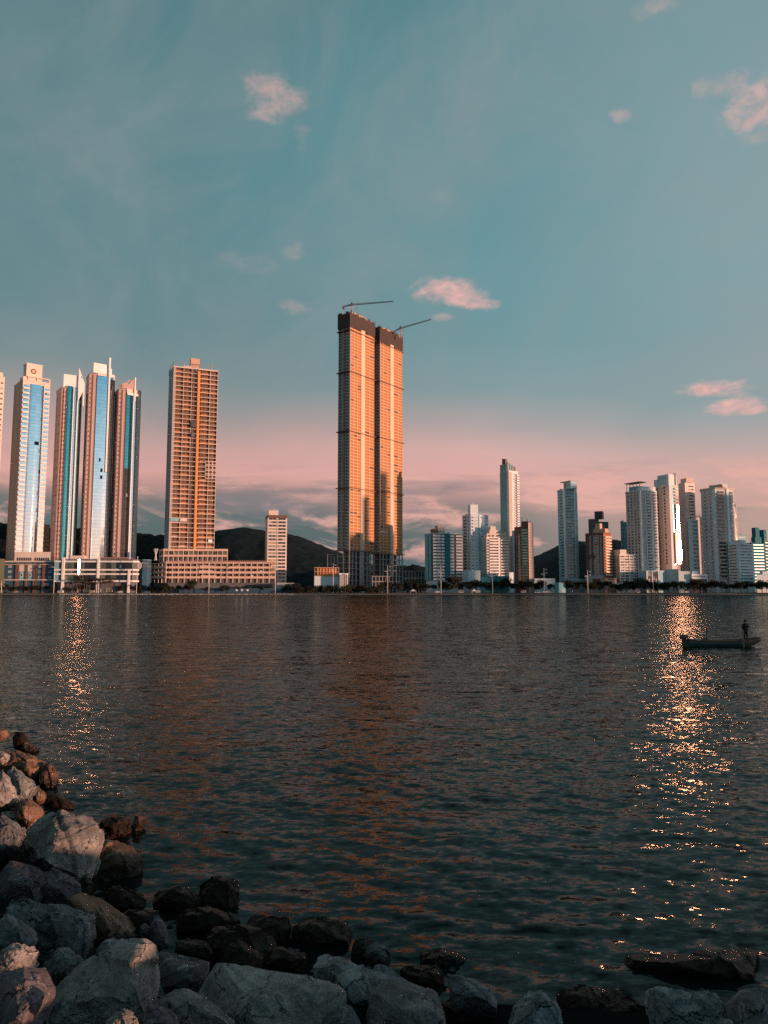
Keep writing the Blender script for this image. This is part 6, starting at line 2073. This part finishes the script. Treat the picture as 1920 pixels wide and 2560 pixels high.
def fisherman():
    Y = 64.5; X = at(1864.5, 1590, Y).x
    zf = .46
    root = link('person', None, None, (X, Y, zf), rad(18))
    tag(root, 'person in dark clothes and a brimmed hat standing in the boat with a pole', 'person')
    M['skin'] = paint('skin', (0.30, 0.17, 0.11), rough=.6, var=.05)
    M['cloth'] = paint('black_jacket', (0.018, 0.016, 0.016), rough=.9, var=.3, scale=3)
    M['trouser'] = paint('dark_trousers', (0.03, 0.026, 0.024), rough=.9, var=.3, scale=3)
    # local: x right, y away; the back is turned to the viewer, head turned left
    P = dict(pel=(0, 0, .90), ab=(0, .01, 1.06), ch=(0, .03, 1.28), nb=(0, .03, 1.42), nk=(0, .02, 1.49), hd=(-.01, .01, 1.58), ht=(-.01, .01, 1.68),
             ls=(-.17, .02, 1.38), le=(-.27, .05, 1.13), lw=(-.31, -.04, .90), lh=(-.315, -.06, .82),
             rs=(.17, .02, 1.38), re=(.25, -.06, 1.14), rw=(.16, -.26, 1.16), rh=(.13, -.33, 1.18),
             lhip=(-.09, 0, .86), lk=(-.12, -.02, .48), la=(-.13, .03, .09), lt=(-.15, -.14, .04),
             rhip=(.09, 0, .86), rk=(.12, -.03, .48), ra=(.12, .03, .09), rt=(.13, -.14, .04))
    names = list(P); ix = {n: i for i, n in enumerate(names)}
    R_ = dict(pel=.13, ab=.12, ch=.14, nb=.07, nk=.05, hd=.085, ht=.075, ls=.06, le=.042, lw=.028, lh=.032, rs=.06, re=.042, rw=.028, rh=.032,
              lhip=.085, lk=.055, la=.04, lt=.032, rhip=.085, rk=.055, ra=.04, rt=.032)
    E = [('pel', 'ab'), ('ab', 'ch'), ('ch', 'nb'), ('nb', 'nk'), ('nk', 'hd'), ('hd', 'ht'), ('ch', 'ls'), ('ls', 'le'), ('le', 'lw'), ('lw', 'lh'),
         ('ch', 'rs'), ('rs', 're'), ('re', 'rw'), ('rw', 'rh'), ('pel', 'lhip'), ('lhip', 'lk'), ('lk', 'la'), ('la', 'lt'), ('pel', 'rhip'), ('rhip', 'rk'), ('rk', 'ra'), ('ra', 'rt')]
    vs = [P[n] for n in names]; rs = [R_[n] for n in names]; es = [(ix[a], ix[b]) for a, b in E]
    for side, h, d in (('l', P['lh'], Vector((-.02, -.25, -1)).normalized()), ('r', P['rh'], Vector((-.9, -.3, -.2)).normalized())):
        h = Vector(h); s = d.cross(Vector((0, 1, .2))).normalized()
        for k in range(4):
            o_ = s * (.022 * (k - 1.5)); l = (.062, .075, .07, .055)[k]
            b0 = h + o_ + d * .03; b1 = b0 + d * l * .55; b2 = b1 + (d + Vector((0, -.6, 0))).normalized() * l * .45
            i0 = len(vs); vs += [b0, b1, b2]; rs += [.010, .009, .0075]; es += [(ix[side + 'h'], i0), (i0, i0 + 1), (i0 + 1, i0 + 2)]
        t0 = h + s * (.035 if side == 'l' else -.035); t1 = t0 + (s * (1 if side == 'l' else -1) + d).normalized() * .045
        i0 = len(vs); vs += [t0, t1]; rs += [.011, .009]; es += [(ix[side + 'h'], i0), (i0, i0 + 1)]
    # nose and ears
    for p, r in (((-.085, -.005, 1.585), .014), ((.0, .07, 1.59), .016), ((.0, -.07, 1.59), .016)):
        i0 = len(vs); vs.append(p); rs.append(r); es.append((ix['hd'], i0))
    skin('body', vs, es, rs, M['skin'], root)
    j = ['pel', 'ab', 'ch', 'nb', 'ls', 'le', 'lw', 'rs', 're', 'rw']; jx = {n: i for i, n in enumerate(j)}
    jr = dict(pel=.19, ab=.175, ch=.20, nb=.09, ls=.10, le=.078, lw=.055, rs=.10, re=.078, rw=.055)
    jv = [list(P[n]) for n in j]; jv[0][2] -= .04
    skin('jacket', jv, [(jx[a], jx[b]) for a, b in E if a in jx and b in jx], [jr[n] for n in j], M['cloth'], root)
    j = ['pel', 'lhip', 'lk', 'la', 'rhip', 'rk', 'ra']; jx = {n: i for i, n in enumerate(j)}
    jr = dict(pel=.15, lhip=.11, lk=.08, la=.062, rhip=.11, rk=.08, ra=.062)
    skin('trousers', [P[n] for n in j], [(jx[a], jx[b]) for a, b in E if a in jx and b in jx], [jr[n] for n in j], M['trouser'], root)
    for s in ('l', 'r'):
        a = Vector(P[s + 'a']); t = Vector(P[s + 't']); mb = MB(); mb.ball((t.x, (a.y + t.y) / 2, .05), .085, 8, sz=.55)
        mb.v = [(t.x + (x - t.x) * .62, y * 1.0 + (y - (a.y + t.y) / 2) * .75, z) for x, y, z in mb.v]; mb.build('boot', M['cloth'], root, smooth=True)
    mb = MB(); n = 20
    for i in range(n):
        a, b = 2 * math.pi * i / n, 2 * math.pi * (i + 1) / n
        for (r0, z0, r1, z1) in ((.25, 1.652, .10, 1.675), (.10, 1.675, .088, 1.775), (.088, 1.775, 0.001, 1.795), (.10, 1.665, .25, 1.645), (.25, 1.645, .25, 1.652)):
            mb.add([(r0 * math.cos(a) - .01, r0 * math.sin(a), z0), (r0 * math.cos(b) - .01, r0 * math.sin(b), z0), (r1 * math.cos(b) - .01, r1 * math.sin(b), z1), (r1 * math.cos(a) - .01, r1 * math.sin(a), z1)], [(0, 1, 2, 3)])
    mb.build('hat', M['cloth'], root)
    mb = MB(); mb.tube((0, 0, 0), (0.02, .05, 1.25), .022, .02, 7)
    q = Matrix.Rotation(rad(18), 4, 'Z') @ Vector(P['rh'])
    o = mb.build('paddle_pole', M['wood'], None, (X + q.x - .015, Y + q.y - .05, zf + .08)); tag(o, 'pale upright pole held by the standing person', 'pole')
fisherman()

# ------------------------------------------------------------------ foreground boulders
def rock_mat(name, c1, c2, rough=.85, spec=.3, speck=.5, wetz=.35, bump=.5):
    m, w, b = new_mat(name)
    geo = w.new('ShaderNodeNewGeometry'); pos = geo.outputs['Position']
    info = w.new('ShaderNodeObjectInfo').outputs['Random']
    off = w.new('ShaderNodeVectorMath', operation='ADD'); w.l.new(pos, off.inputs[0]); w.l.new(w.xyz(w.m('MULTIPLY', info, 37.0), 0.0, 0.0), off.inputs[1]); p = off.outputs[0]
    n1 = w.noise(p, 2.2, 5, .6, .8)
    n2 = w.noise(p, 38, 3, .7)
    n3 = w.noise(p, 9, 5, .65)
    n4 = w.noise(p, 120, 2, .6)
    c = w.mix(w.sstep(n1, .35, .68), (*c1, 1), (*c2, 1))
    k = w.m('ADD', 1 - speck * .5, w.m('MULTIPLY', w.sstep(n2, .3, .72), speck))
    k = w.m('MULTIPLY', k, w.m('ADD', .72, w.m('MULTIPLY', n3, .55)))
    k = w.m('MULTIPLY', k, w.m('ADD', .75, w.m('MULTIPLY', info, .5)))
    c = w.mix(1.0, c, w.xyz(k, k, k), 'MULTIPLY')
    # lichen and dark stains, cracks
    st = w.noise(p, 3.4, 6, .7, 1.2)
    c = w.mix(w.m('MULTIPLY', w.sstep(st, .52, .62), .55), c, (c1[0] * .35, c1[1] * .42, c1[2] * .40, 1))
    vo = w.new('ShaderNodeTexVoronoi'); vo.feature = 'DISTANCE_TO_EDGE'; vo.inputs['Scale'].default_value = 2.1
    wp = w.new('ShaderNodeVectorMath', operation='ADD'); w.l.new(p, wp.inputs[0])
    wq = w.new('ShaderNodeVectorMath', operation='SCALE'); w.l.new(w.noise(p, 3.0, 4, .6, 0, out=1), wq.inputs[0]); wq.inputs['Scale'].default_value = .55
    w.l.new(wq.outputs[0], wp.inputs[1]); w.l.new(wp.outputs[0], vo.inputs['Vector'])
    crack = w.m('SUBTRACT', 1.0, w.sstep(vo.outputs['Distance'], .0, .022))
    crack = w.m('MULTIPLY', crack, w.sstep(n1, .46, .56))
    c = w.mix(w.m('MULTIPLY', crack, .8), c, (.01, .009, .008, 1))
    # pale veins
    v = w.m('ABSOLUTE', w.m('SUBTRACT', w.noise(p, 1.3, 4, .5, 1.5), .5))
    c = w.mix(w.m('MULTIPLY', w.m('SUBTRACT', 1.0, w.sstep(v, 0.0, .012)), .35), c, (.5, .5, .48, 1))
    # wet, algae-dark foot above the waterline
    sz = w.new('ShaderNodeSeparateXYZ'); w.l.new(pos, sz.inputs[0])
    wet = w.m('SUBTRACT', 1.0, w.sstep(w.m('ADD', sz.outputs[2], w.m('MULTIPLY', n1, -.3)), wetz - .25, wetz + .05))
    c = w.mix(wet, c, (.022, .014, .009, 1))
    w.l.new(c, b.inputs['Base Color'])
    w.l.new(w.m('SUBTRACT', rough, w.m('MULTIPLY', wet, rough * .5)), b.inputs['Roughness'])
    b.inputs['Specular IOR Level'].default_value = spec
    h = w.m('ADD', w.m('MULTIPLY', crack, -1.2), w.m('ADD', w.m('MULTIPLY', n3, 1.3), w.m('ADD', w.m('MULTIPLY', n2, .30), w.m('MULTIPLY', n4, .12))))
    bp = w.new('ShaderNodeBump'); bp.inputs['Strength'].default_value = bump; bp.inputs['Distance'].default_value = .05
    w.l.new(h, bp.inputs['Height']); w.l.new(bp.outputs[0], b.inputs['Normal'])
    return m
RM = {'granite': rock_mat('grey_granite', (.11, .115, .115), (.28, .27, .26), bump=.9),
      'pale': rock_mat('pale_granite', (.17, .155, .14), (.36, .32, .29), bump=.8),
      'purple': rock_mat('dark_purple_stone', (.075, .065, .07), (.13, .11, .115)),
      'brown': rock_mat('rusty_brown_stone', (.13, .065, .035), (.22, .12, .07), rough=.6, wetz=.2),
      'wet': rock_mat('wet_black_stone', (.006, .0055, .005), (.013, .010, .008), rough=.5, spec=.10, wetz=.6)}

def rock(label, pts, zc, mat, org, scl, ridge=None, thick=.75, seed=0, rough=1.0, group='boulders of the near shore'):
    px = [(org[0] + x / scl, org[1] + y / scl) for x, y in pts]
    cx = sum(p[0] for p in px) / len(px); cy = sum(p[1] for p in px) / len(px)
    D = at_z(cx, cy, zc).y
    x0, x1 = min(p[0] for p in px), max(p[0] for p in px); y0, y1 = min(p[1] for p in px), max(p[1] for p in px)
    Sx = (x1 - x0) / F * D; Sy = (y1 - y0) / F * D; S = (Sx * Sy) ** .5
    rg = random.Random(seed)
    V = []
    for (x, y) in px:
        v = (cy - y) / max(y1 - y0, 1)
        V.append(at(x, y, D + .7 * Sy * v))
    c3 = at(cx, cy, D)
    if ridge:
        for (x, y, k) in ridge:
            v = (cy - (org[1] + y / scl)) / max(y1 - y0, 1)
            V.append(at(org[0] + x / scl, org[1] + y / scl, D + .7 * Sy * v - k * S))
    else:
        for (x, y) in px[::2]:
            qx, qy = cx + (x - cx) * rg.uniform(.35, .65), cy + (y - cy) * rg.uniform(.35, .65)
            v = (cy - qy) / max(y1 - y0, 1)
            V.append(at(qx, qy, D + .7 * Sy * v - rg.uniform(.18, .34) * S))
    for (x, y) in px:
        q = at(cx + (x - cx) * .8, cy + (y - cy) * .75, D)
        b = q + Vector((0, thick * S * rg.uniform(.7, 1.1), -.25 * S)); V.append(b)
    V.append(c3 + Vector((0, .1 * S, -.8 * S))); V.append(c3 + Vector((.3 * Sx, .2 * S, -.7 * S))); V.append(c3 + Vector((-.3 * Sx, .2 * S, -.7 * S)))
    make_rock(label, V, S, mat, seed, rough, group, c3)

from mathutils import Euler
RQ = Euler((.5, .4, .9)).to_matrix()
def make_rock(label, V, S, mat, seed, rough, group, c3, name='boulder', res=54, cuts=11):
    bm = bmesh.new()
    for v in V: bm.verts.new(v - c3)
    r = bmesh.ops.convex_hull(bm, input=bm.verts)
    bmesh.ops.delete(bm, geom=[v for v in bm.verts if not v.link_faces], context='VERTS')
    rgc = random.Random(seed * 13 + 1)
    for k in range(cuts):
        n_ = Vector((rgc.uniform(-1, 1), rgc.uniform(-1.1, .1), rgc.uniform(-.15, 1))).normalized()
        ext = max(v.co.dot(n_) for v in bm.verts)
        pts = [v.co.copy() for v in bm.verts]
        bmesh.ops.bisect_plane(bm, geom=list(bm.verts) + list(bm.edges) + list(bm.faces), plane_co=n_ * ext * rgc.uniform(.74, .92), plane_no=n_, clear_outer=True)
        pts = [v.co.copy() for v in bm.verts]
        bm.free(); bm = bmesh.new()
        for q in pts: bm.verts.new(q)
        bmesh.ops.convex_hull(bm, input=bm.verts)
        bmesh.ops.delete(bm, geom=[v for v in bm.verts if not v.link_faces], context='VERTS')
    me = bpy.data.meshes.new(name); bm.to_mesh(me); bm.free()
    o = bpy.data.objects.new(name, me); C.objects.link(o)
    md = o.modifiers.new('r', 'REMESH'); md.mode = 'VOXEL'; md.voxel_size = S / res
    bpy.context.view_layer.update()
    m2 = bpy.data.meshes.new_from_object(o.evaluated_get(bpy.context.evaluated_depsgraph_get()))
    bpy.data.objects.remove(o); bpy.data.meshes.remove(me)
    n = len(m2.vertices)
    co = np.empty(n * 3, np.float32); m2.vertices.foreach_get('co', co); co = co.reshape(-1, 3)
    nr = np.array([v.normal[:] for v in m2.vertices])
    off = seed * 7.31
    dv = np.empty(n)
    for i in range(n):
        p = Vector(co[i]) / S
        a = noise.noise(Vector((p.x * 1.6 + off, p.y * 1.6, p.z * 1.6)))
        q = Vector((p.x * 4.2 + off, p.y * 4.2, p.z * 4.2 + 3))
        b = noise.ridged_multi_fractal(q, 1.0, 2.1, 4, 1.0, 2.0)
        c_ = noise.noise(Vector((p.x * 13 + off, p.y * 13, p.z * 13)))
        jx_ = noise.noise_vector(Vector((p.x * 1.3 + off, p.y * 1.3, p.z * 1.3)))
        cq = RQ @ (p * 1.55) + jx_ * .22 + Vector((off, 0, 0)); cr = RQ @ (p * 3.6) + jx_ * .3 + Vector((0, off, 3))
        dv[i] = (.055 * noise.cell(cq) + .022 * noise.cell(cr) - .05) * min(rough, 1.3) + .030 * a + .017 * (b - 1.1) * rough + .008 * c_ * rough
    co = co + nr * (dv * S)[:, None]
    m2.vertices.foreach_set('co', co.astype(np.float32).ravel())
    m2.materials.clear(); m2.materials.append(RM[mat])
    m2.polygons.foreach_set('use_smooth', [True] * len(m2.polygons))
    m2.update(); m2.name = name
    o = link(name, m2, None, c3)
    tag(o, label, 'boulder', group)
    return o

A = ((0, 1780), 2.37); Bc = ((500, 2100), 2.304); Cc_ = ((1200, 2100), 2.304)
ROCKS = [
 # label, outline, height, stone, frame, ridge, thickness, roughness
 ('big sunlit boulder with one teal shaded side, largest of the left shore', [(100,860),(120,700),(190,600),(290,560),(380,570),(500,580),(565,620),(570,750),(540,830),(500,900),(450,960),(390,940),(250,890)], 1.05, 'pale', A, [(330,600,.30),(300,740,.42),(275,870,.40),(480,640,.18),(430,900,.22)], .7, 1),
 ('dark boulder at the left edge beside the big sunlit one', [(-60,570),(0,570),(60,620),(95,690),(110,740),(90,790),(0,830),(-60,830)], 1.3, 'granite', A, None, .7, 1),
 ('narrow pointed sunlit boulder at the left edge', [(-50,420),(-10,335),(20,335),(45,380),(85,520),(60,545),(-40,550)], 1.1, 'pale', A, None, .6, .8),
 ('grey boulder with a bluish cap behind the pointed one', [(30,340),(80,310),(120,330),(165,400),(220,430),(180,500),(90,515),(60,430)], .9, 'granite', A, None, .6, 1.2),
 ('smooth brown wedge boulder behind the big sunlit one', [(65,570),(110,510),(170,505),(215,540),(245,585),(200,640),(150,650),(80,620)], .75, 'brown', A, None, .7, .5),
 ('small upright brown stone left of the barnacled one', [(190,490),(200,450),(230,440),(262,470),(265,510),(230,530),(195,525)], .5, 'brown', A, None, .7, .6),
 ('rounded brown stone with glittering barnacles at the waterline', [(215,360),(250,305),(300,298),(345,370),(330,415),(270,445),(225,425)], .3, 'brown', A, None, .7, 1.6),
 ('long low dark brown boulder at the upper left', [(-40,220),(30,200),(90,215),(200,265),(290,290),(260,350),(220,400),(100,340),(-40,310)], .55, 'brown', A, None, .6, .8),
 ('small sunlit stone on the long dark boulder at the left edge', [(-20,235),(20,228),(45,245),(40,280),(10,295),(-20,290)], 1.0, 'pale', A, None, .8, .7),
 ('topmost rusty stone at the left edge of the shore', [(-50,95),(0,88),(35,100),(40,135),(5,155),(-50,150)], .6, 'brown', A, None, .7, 1),
 ('black stone at the top of the left shore', [(55,150),(85,108),(140,115),(165,165),(130,205),(80,200)], .35, 'wet', A, None, .7, 1.4),
 ('barnacled orange stone furthest out on the left shore', [(115,190),(150,176),(195,182),(230,210),(200,230),(150,235),(118,222)], .15, 'brown', A, None, .7, 1.8),
 ('flat black ledge between the brown wedge and the water', [(235,500),(270,455),(350,480),(420,530),(470,575),(380,590),(260,570)], .12, 'wet', A, None, .6, .8),
 ('dark boulder with a sunlit top edge at the left edge', [(-60,880),(60,862),(160,890),(250,925),(290,945),(250,1000),(180,1060),(60,1085),(-60,1110)], 1.45, 'purple', A, None, .6, .9),
 ('craggy boulder with a sunlit right end below the big sunlit one', [(175,1010),(240,950),(300,915),(360,960),(440,1000),(475,1035),(460,1075),(390,1088),(300,1085),(200,1070)], 1.25, 'purple', A, [(300,960,.3),(420,1040,.2),(250,1030,.3)], .6, 2.0),
 ('huge grey mottled boulder in the middle of the left shore', [(-20,1150),(40,1090),(130,1062),(220,1065),(300,1090),(370,1120),(430,1160),(520,1200),(540,1240),(530,1350),(500,1440),(420,1410),(300,1390),(200,1360),(60,1350),(-20,1310)], 1.45, 'granite', A, [(120,1140,.15),(330,1180,.25),(480,1260,.22),(250,1300,.35)], .7, 1.4),
 ('sunlit wedge stone leaning on the huge mottled boulder', [(380,1110),(400,1085),(440,1085),(520,1160),(550,1200),(520,1195),(440,1165)], 1.2, 'brown', A, None, 1.2, .6),
 ('long dark brown slab sloping down into the black gap', [(440,1080),(520,1080),(640,1190),(790,1315),(700,1330),(560,1330),(520,1200)], .55, 'brown', A, None, .7, .5),
 ('half-sunk brown boulder right of the big sunlit one', [(515,950),(560,800),(610,740),(700,750),(800,790),(850,860),(855,945),(760,1020),(560,1030)], .22, 'brown', A, None, .5, .6),
 ('low black stone at the waterline right of the big sunlit boulder', [(560,690),(590,630),(680,615),(760,620),(780,680),(740,740),(650,745)], .2, 'wet', A, None, .6, 1.6),
 ('pointed wet stone with glittering tip out in the water', [(768,690),(780,620),(820,600),(868,615),(850,670),(800,710)], .15, 'brown', A, None, .6, 1.8),
 ('light grey boulder at the left edge below the mottled one', [(-60,1180),(10,1165),(90,1220),(150,1300),(185,1370),(150,1400),(60,1380),(-60,1390)], 1.75, 'granite', A, None, .6, 1.1),
 ('craggy boulder with a sunlit top in the lower left corner', [(-60,1400),(60,1365),(150,1370),(195,1410),(215,1490),(170,1530),(80,1540),(-60,1560)], 1.95, 'pale', A, None, .6, 1.6),
 ('rounded dark boulder in the lower left corner', [(-60,1560),(90,1500),(160,1478),(230,1520),(270,1600),(285,1680),(240,1770),(150,1880),(-60,1900)], 2.15, 'purple', A, None, .6, .7),
 ('striped grey boulder with an orange spot left of the tall slab', [(215,1490),(250,1400),(330,1365),(395,1362),(450,1400),(500,1465),(480,1510),(380,1565),(270,1600),(230,1530)], 1.65, 'granite', A, None, .6, 1.3),
 ('great upright slab with a sunlit right edge at the lower left', [(190,1880),(290,1620),(400,1540),(520,1460),(600,1400),(720,1345),(850,1350),(900,1390),(915,1560),(925,1690),(880,1760),(800,1880)], 1.75, 'pale', A, [(500,1560,.16),(850,1400,.26),(862,1540,.30),(872,1700,.30),(420,1760,.22),(700,1600,.25)], .6, .7),
 ('small flat dark stone behind the top of the great slab', [(540,1440),(580,1375),(640,1338),(720,1352),(640,1420)], 1.35, 'granite', A, None, .9, 1),
 ('craggy sunlit stone cut by the bottom edge', [(570,1870),(640,1790),(740,1760),(800,1790),(830,1880)], 2.2, 'pale', A, None, .6, 1.8),
 ('dark stone between the great slab and the streaked boulder', [(820,1880),(850,1760),(920,1720),(1000,1760),(1080,1880)], 1.9, 'purple', A, None, .6, .8),
 ('dark purple boulder behind the broad teal slab', [(905,1420),(1000,1455),(1120,1470),(1235,1500),(1235,1540),(1180,1600),(1080,1660),(960,1640),(915,1540)], 1.2, 'purple', A, None, .7, .6),
 ('upright dark stone standing in the black gap', [(868,1240),(885,1205),(930,1195),(965,1240),(1000,1360),(990,1410),(900,1370)], .65, 'purple', A, None, .5, .9),
 ('small bluish stone left of the upright dark one', [(815,1275),(850,1248),(880,1280),(875,1320),(830,1315)], .6, 'granite', A, None, .7, 1),
 ('streaked grey boulder cut by the bottom edge', [(910,1700),(940,1665),(1060,1638),(1160,1670),(1250,1720),(1300,1790),(1420,1890),(1050,1890),(960,1780)], 1.75, 'pale', A, [(1040,1690,.2),(1150,1740,.28),(1260,1800,.22)], .6, .5),
 ('broad flat teal-grey slab, largest stone of the bottom edge', [(-80,800),(-60,720),(0,698),(80,700),(230,730),(400,735),(520,755),(640,785),(800,805),(865,870),(880,950),(800,1060),(700,1120),(300,1140),(60,1120)], 1.35, 'pale', Bc, [(160,800,.10),(330,900,.24),(500,950,.26),(700,975,.26),(820,930,.2),(420,1060,.3)], .5, .6),
 ('long slanting grey boulder right of the broad slab', [(620,700),(640,640),(710,615),(800,650),(950,690),(1100,745),(1160,800),(1290,860),(1200,960),(1000,960),(900,940),(860,830),(760,800),(650,800)], 1.1, 'granite', Bc, [(740,690,.3),(800,780,.3),(1000,820,.25),(880,900,.3)], .5, .8),
 ('teal-grey boulder with a rusty stain, bottom centre', [(920,1000),(960,900),(1060,810),(1160,790),(1290,850),(1370,865),(1400,980),(1430,1120),(920,1140)], 1.2, 'pale', Bc, [(1030,880,.28),(1150,900,.3),(1330,960,.25),(1200,1060,.3)], .6, .8),
 ('dark angular stone between the broad slab and the stained boulder', [(700,1010),(820,930),(880,950),(950,1060),(960,1140),(660,1140)], 1.5, 'granite', Bc, None, .5, .8),
 ('small teal stone in the dark water behind the slanting boulder', [(950,640),(1000,580),(1060,600),(1110,635),(1100,690),(1060,720),(970,690)], .4, 'granite', Bc, None, .7, 1),
 ('flat-topped grey stone right of the stained boulder', [(1395,755),(1500,768),(1600,815),(1720,900),(1760,960),(1660,960),(1520,940),(1430,860)], .55, 'granite', Bc, [(1480,800,.1),(1600,880,.15),(1540,880,.3)], .8, .7),
 ('black half-sunk boulder in the water left of centre', [(500,590),(520,500),(620,430),(720,420),(820,440),(900,530),(880,600),(700,650),(560,640)], .12, 'wet', Bc, None, .6, .8),
 ('flat black barnacle-edged rock in the shallow water', [(-60,260),(-20,205),(100,198),(200,205),(235,260),(215,390),(120,420),(-40,400)], .18, 'wet', Bc, None, .5, 1.2),
 ('black boulder in the gap behind the broad slab', [(-40,560),(60,470),(260,480),(420,520),(480,600),(380,720),(100,720)], .3, 'wet', Bc, None, .6, .9),
 ('dark boulder with a thin rusty edge behind the broad slab', [(100,700),(150,600),(220,560),(320,600),(370,680),(360,740),(200,740)], .55, 'wet', Bc, None, .6, .7),
 ('tall pointed dark grey boulder, bottom right of centre', [(155,1120),(200,970),(290,870),(340,825),(390,815),(430,860),(460,950),(490,1060),(490,1140)], .95, 'granite', Cc_, [(340,900,.26),(300,1000,.3),(420,1000,.2)], .6, 1.2),
 ('ridged grey boulder near the bottom right corner', [(930,900),(970,850),(1050,822),(1150,850),(1220,885),(1330,900),(1450,890),(1500,930),(1500,1060),(1440,1140),(980,1140)], .85, 'granite', Cc_, [(1050,900,.2),(1200,960,.25),(1350,980,.2),(1100,1060,.3)], .6, 1.8),
 ('smooth teal boulder in the bottom right corner', [(1430,970),(1500,880),(1580,835),(1700,850),(1800,980),(1780,1120),(1480,1120)], .95, 'granite', Cc_, None, .6, .6),
 ('small stone before the smooth corner boulder', [(1370,1110),(1400,1050),(1440,1028),(1490,1060),(1500,1120)], 1.3, 'pale', Cc_, None, .6, 1),
 ('wide flat black rock with a glittering edge, awash at the lower right', [(700,700),(820,655),(960,640),(1200,652),(1400,615),(1560,622),(1740,650),(1800,760),(1700,860),(1330,890),(1000,840),(800,790)], .0, 'wet', Cc_, None, .35, .6),
 ('dim brown sunken stone between the two bottom right boulders', [(450,860),(560,820),(760,830),(880,900),(900,980),(700,1020),(500,1000)], .02, 'wet', Cc_, None, .4, .7),
 ('dim brown sunken stone behind the flat-topped grey one', [(1200,700),(1260,640),(1400,610),(1540,650),(1560,740),(1400,770),(1240,760)], .0, 'wet', Bc, None, .4, .7),
]
for i, (lb, pts, zc, mt, fr_, rd, th, rf) in enumerate(ROCKS):
    rock(lb, pts, zc, mt, fr_[0], fr_[1], rd, th, i + 1, rf)

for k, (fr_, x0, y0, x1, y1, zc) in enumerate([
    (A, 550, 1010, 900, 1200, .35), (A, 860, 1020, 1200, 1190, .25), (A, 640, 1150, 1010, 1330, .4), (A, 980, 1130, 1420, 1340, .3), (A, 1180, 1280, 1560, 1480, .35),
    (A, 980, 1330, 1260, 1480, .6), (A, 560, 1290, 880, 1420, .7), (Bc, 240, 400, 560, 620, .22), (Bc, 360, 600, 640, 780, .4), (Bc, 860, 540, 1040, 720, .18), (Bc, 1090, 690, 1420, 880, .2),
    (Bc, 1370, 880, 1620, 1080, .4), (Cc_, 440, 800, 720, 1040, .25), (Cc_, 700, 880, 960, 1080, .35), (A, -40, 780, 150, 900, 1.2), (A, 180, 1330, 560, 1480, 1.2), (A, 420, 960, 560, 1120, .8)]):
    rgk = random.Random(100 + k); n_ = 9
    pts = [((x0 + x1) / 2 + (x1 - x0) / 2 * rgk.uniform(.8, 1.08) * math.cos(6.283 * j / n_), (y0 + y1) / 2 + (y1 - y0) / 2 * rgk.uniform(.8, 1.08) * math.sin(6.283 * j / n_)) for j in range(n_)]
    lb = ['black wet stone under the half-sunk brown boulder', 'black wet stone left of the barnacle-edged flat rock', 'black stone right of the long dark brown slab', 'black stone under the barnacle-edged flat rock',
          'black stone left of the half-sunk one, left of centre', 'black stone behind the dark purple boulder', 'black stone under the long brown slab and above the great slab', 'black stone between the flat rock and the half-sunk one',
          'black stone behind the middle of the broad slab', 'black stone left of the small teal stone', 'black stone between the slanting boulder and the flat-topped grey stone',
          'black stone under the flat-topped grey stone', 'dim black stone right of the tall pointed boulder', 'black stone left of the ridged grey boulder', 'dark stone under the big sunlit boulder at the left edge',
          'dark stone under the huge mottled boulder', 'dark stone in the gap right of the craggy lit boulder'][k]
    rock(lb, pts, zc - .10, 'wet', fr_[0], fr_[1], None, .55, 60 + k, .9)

# fill between and below the boulders: smaller dark stones and the sloping bank
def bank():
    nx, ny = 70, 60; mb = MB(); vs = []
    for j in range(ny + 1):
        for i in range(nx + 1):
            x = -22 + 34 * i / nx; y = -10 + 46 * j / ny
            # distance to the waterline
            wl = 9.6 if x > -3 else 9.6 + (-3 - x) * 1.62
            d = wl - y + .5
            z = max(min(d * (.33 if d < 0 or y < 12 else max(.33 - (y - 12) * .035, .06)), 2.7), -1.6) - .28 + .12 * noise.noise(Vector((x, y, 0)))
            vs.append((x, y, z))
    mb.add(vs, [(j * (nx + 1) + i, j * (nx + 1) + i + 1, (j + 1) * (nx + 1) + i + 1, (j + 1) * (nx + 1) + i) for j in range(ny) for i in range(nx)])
    o = mb.build('rock_bank', M['seabed'], smooth=True); tag(o, 'sloping bank under the boulders, black to darken the gaps', 'bank', kind='structure')  # black colour stands in for the shade between the boulders
bank()
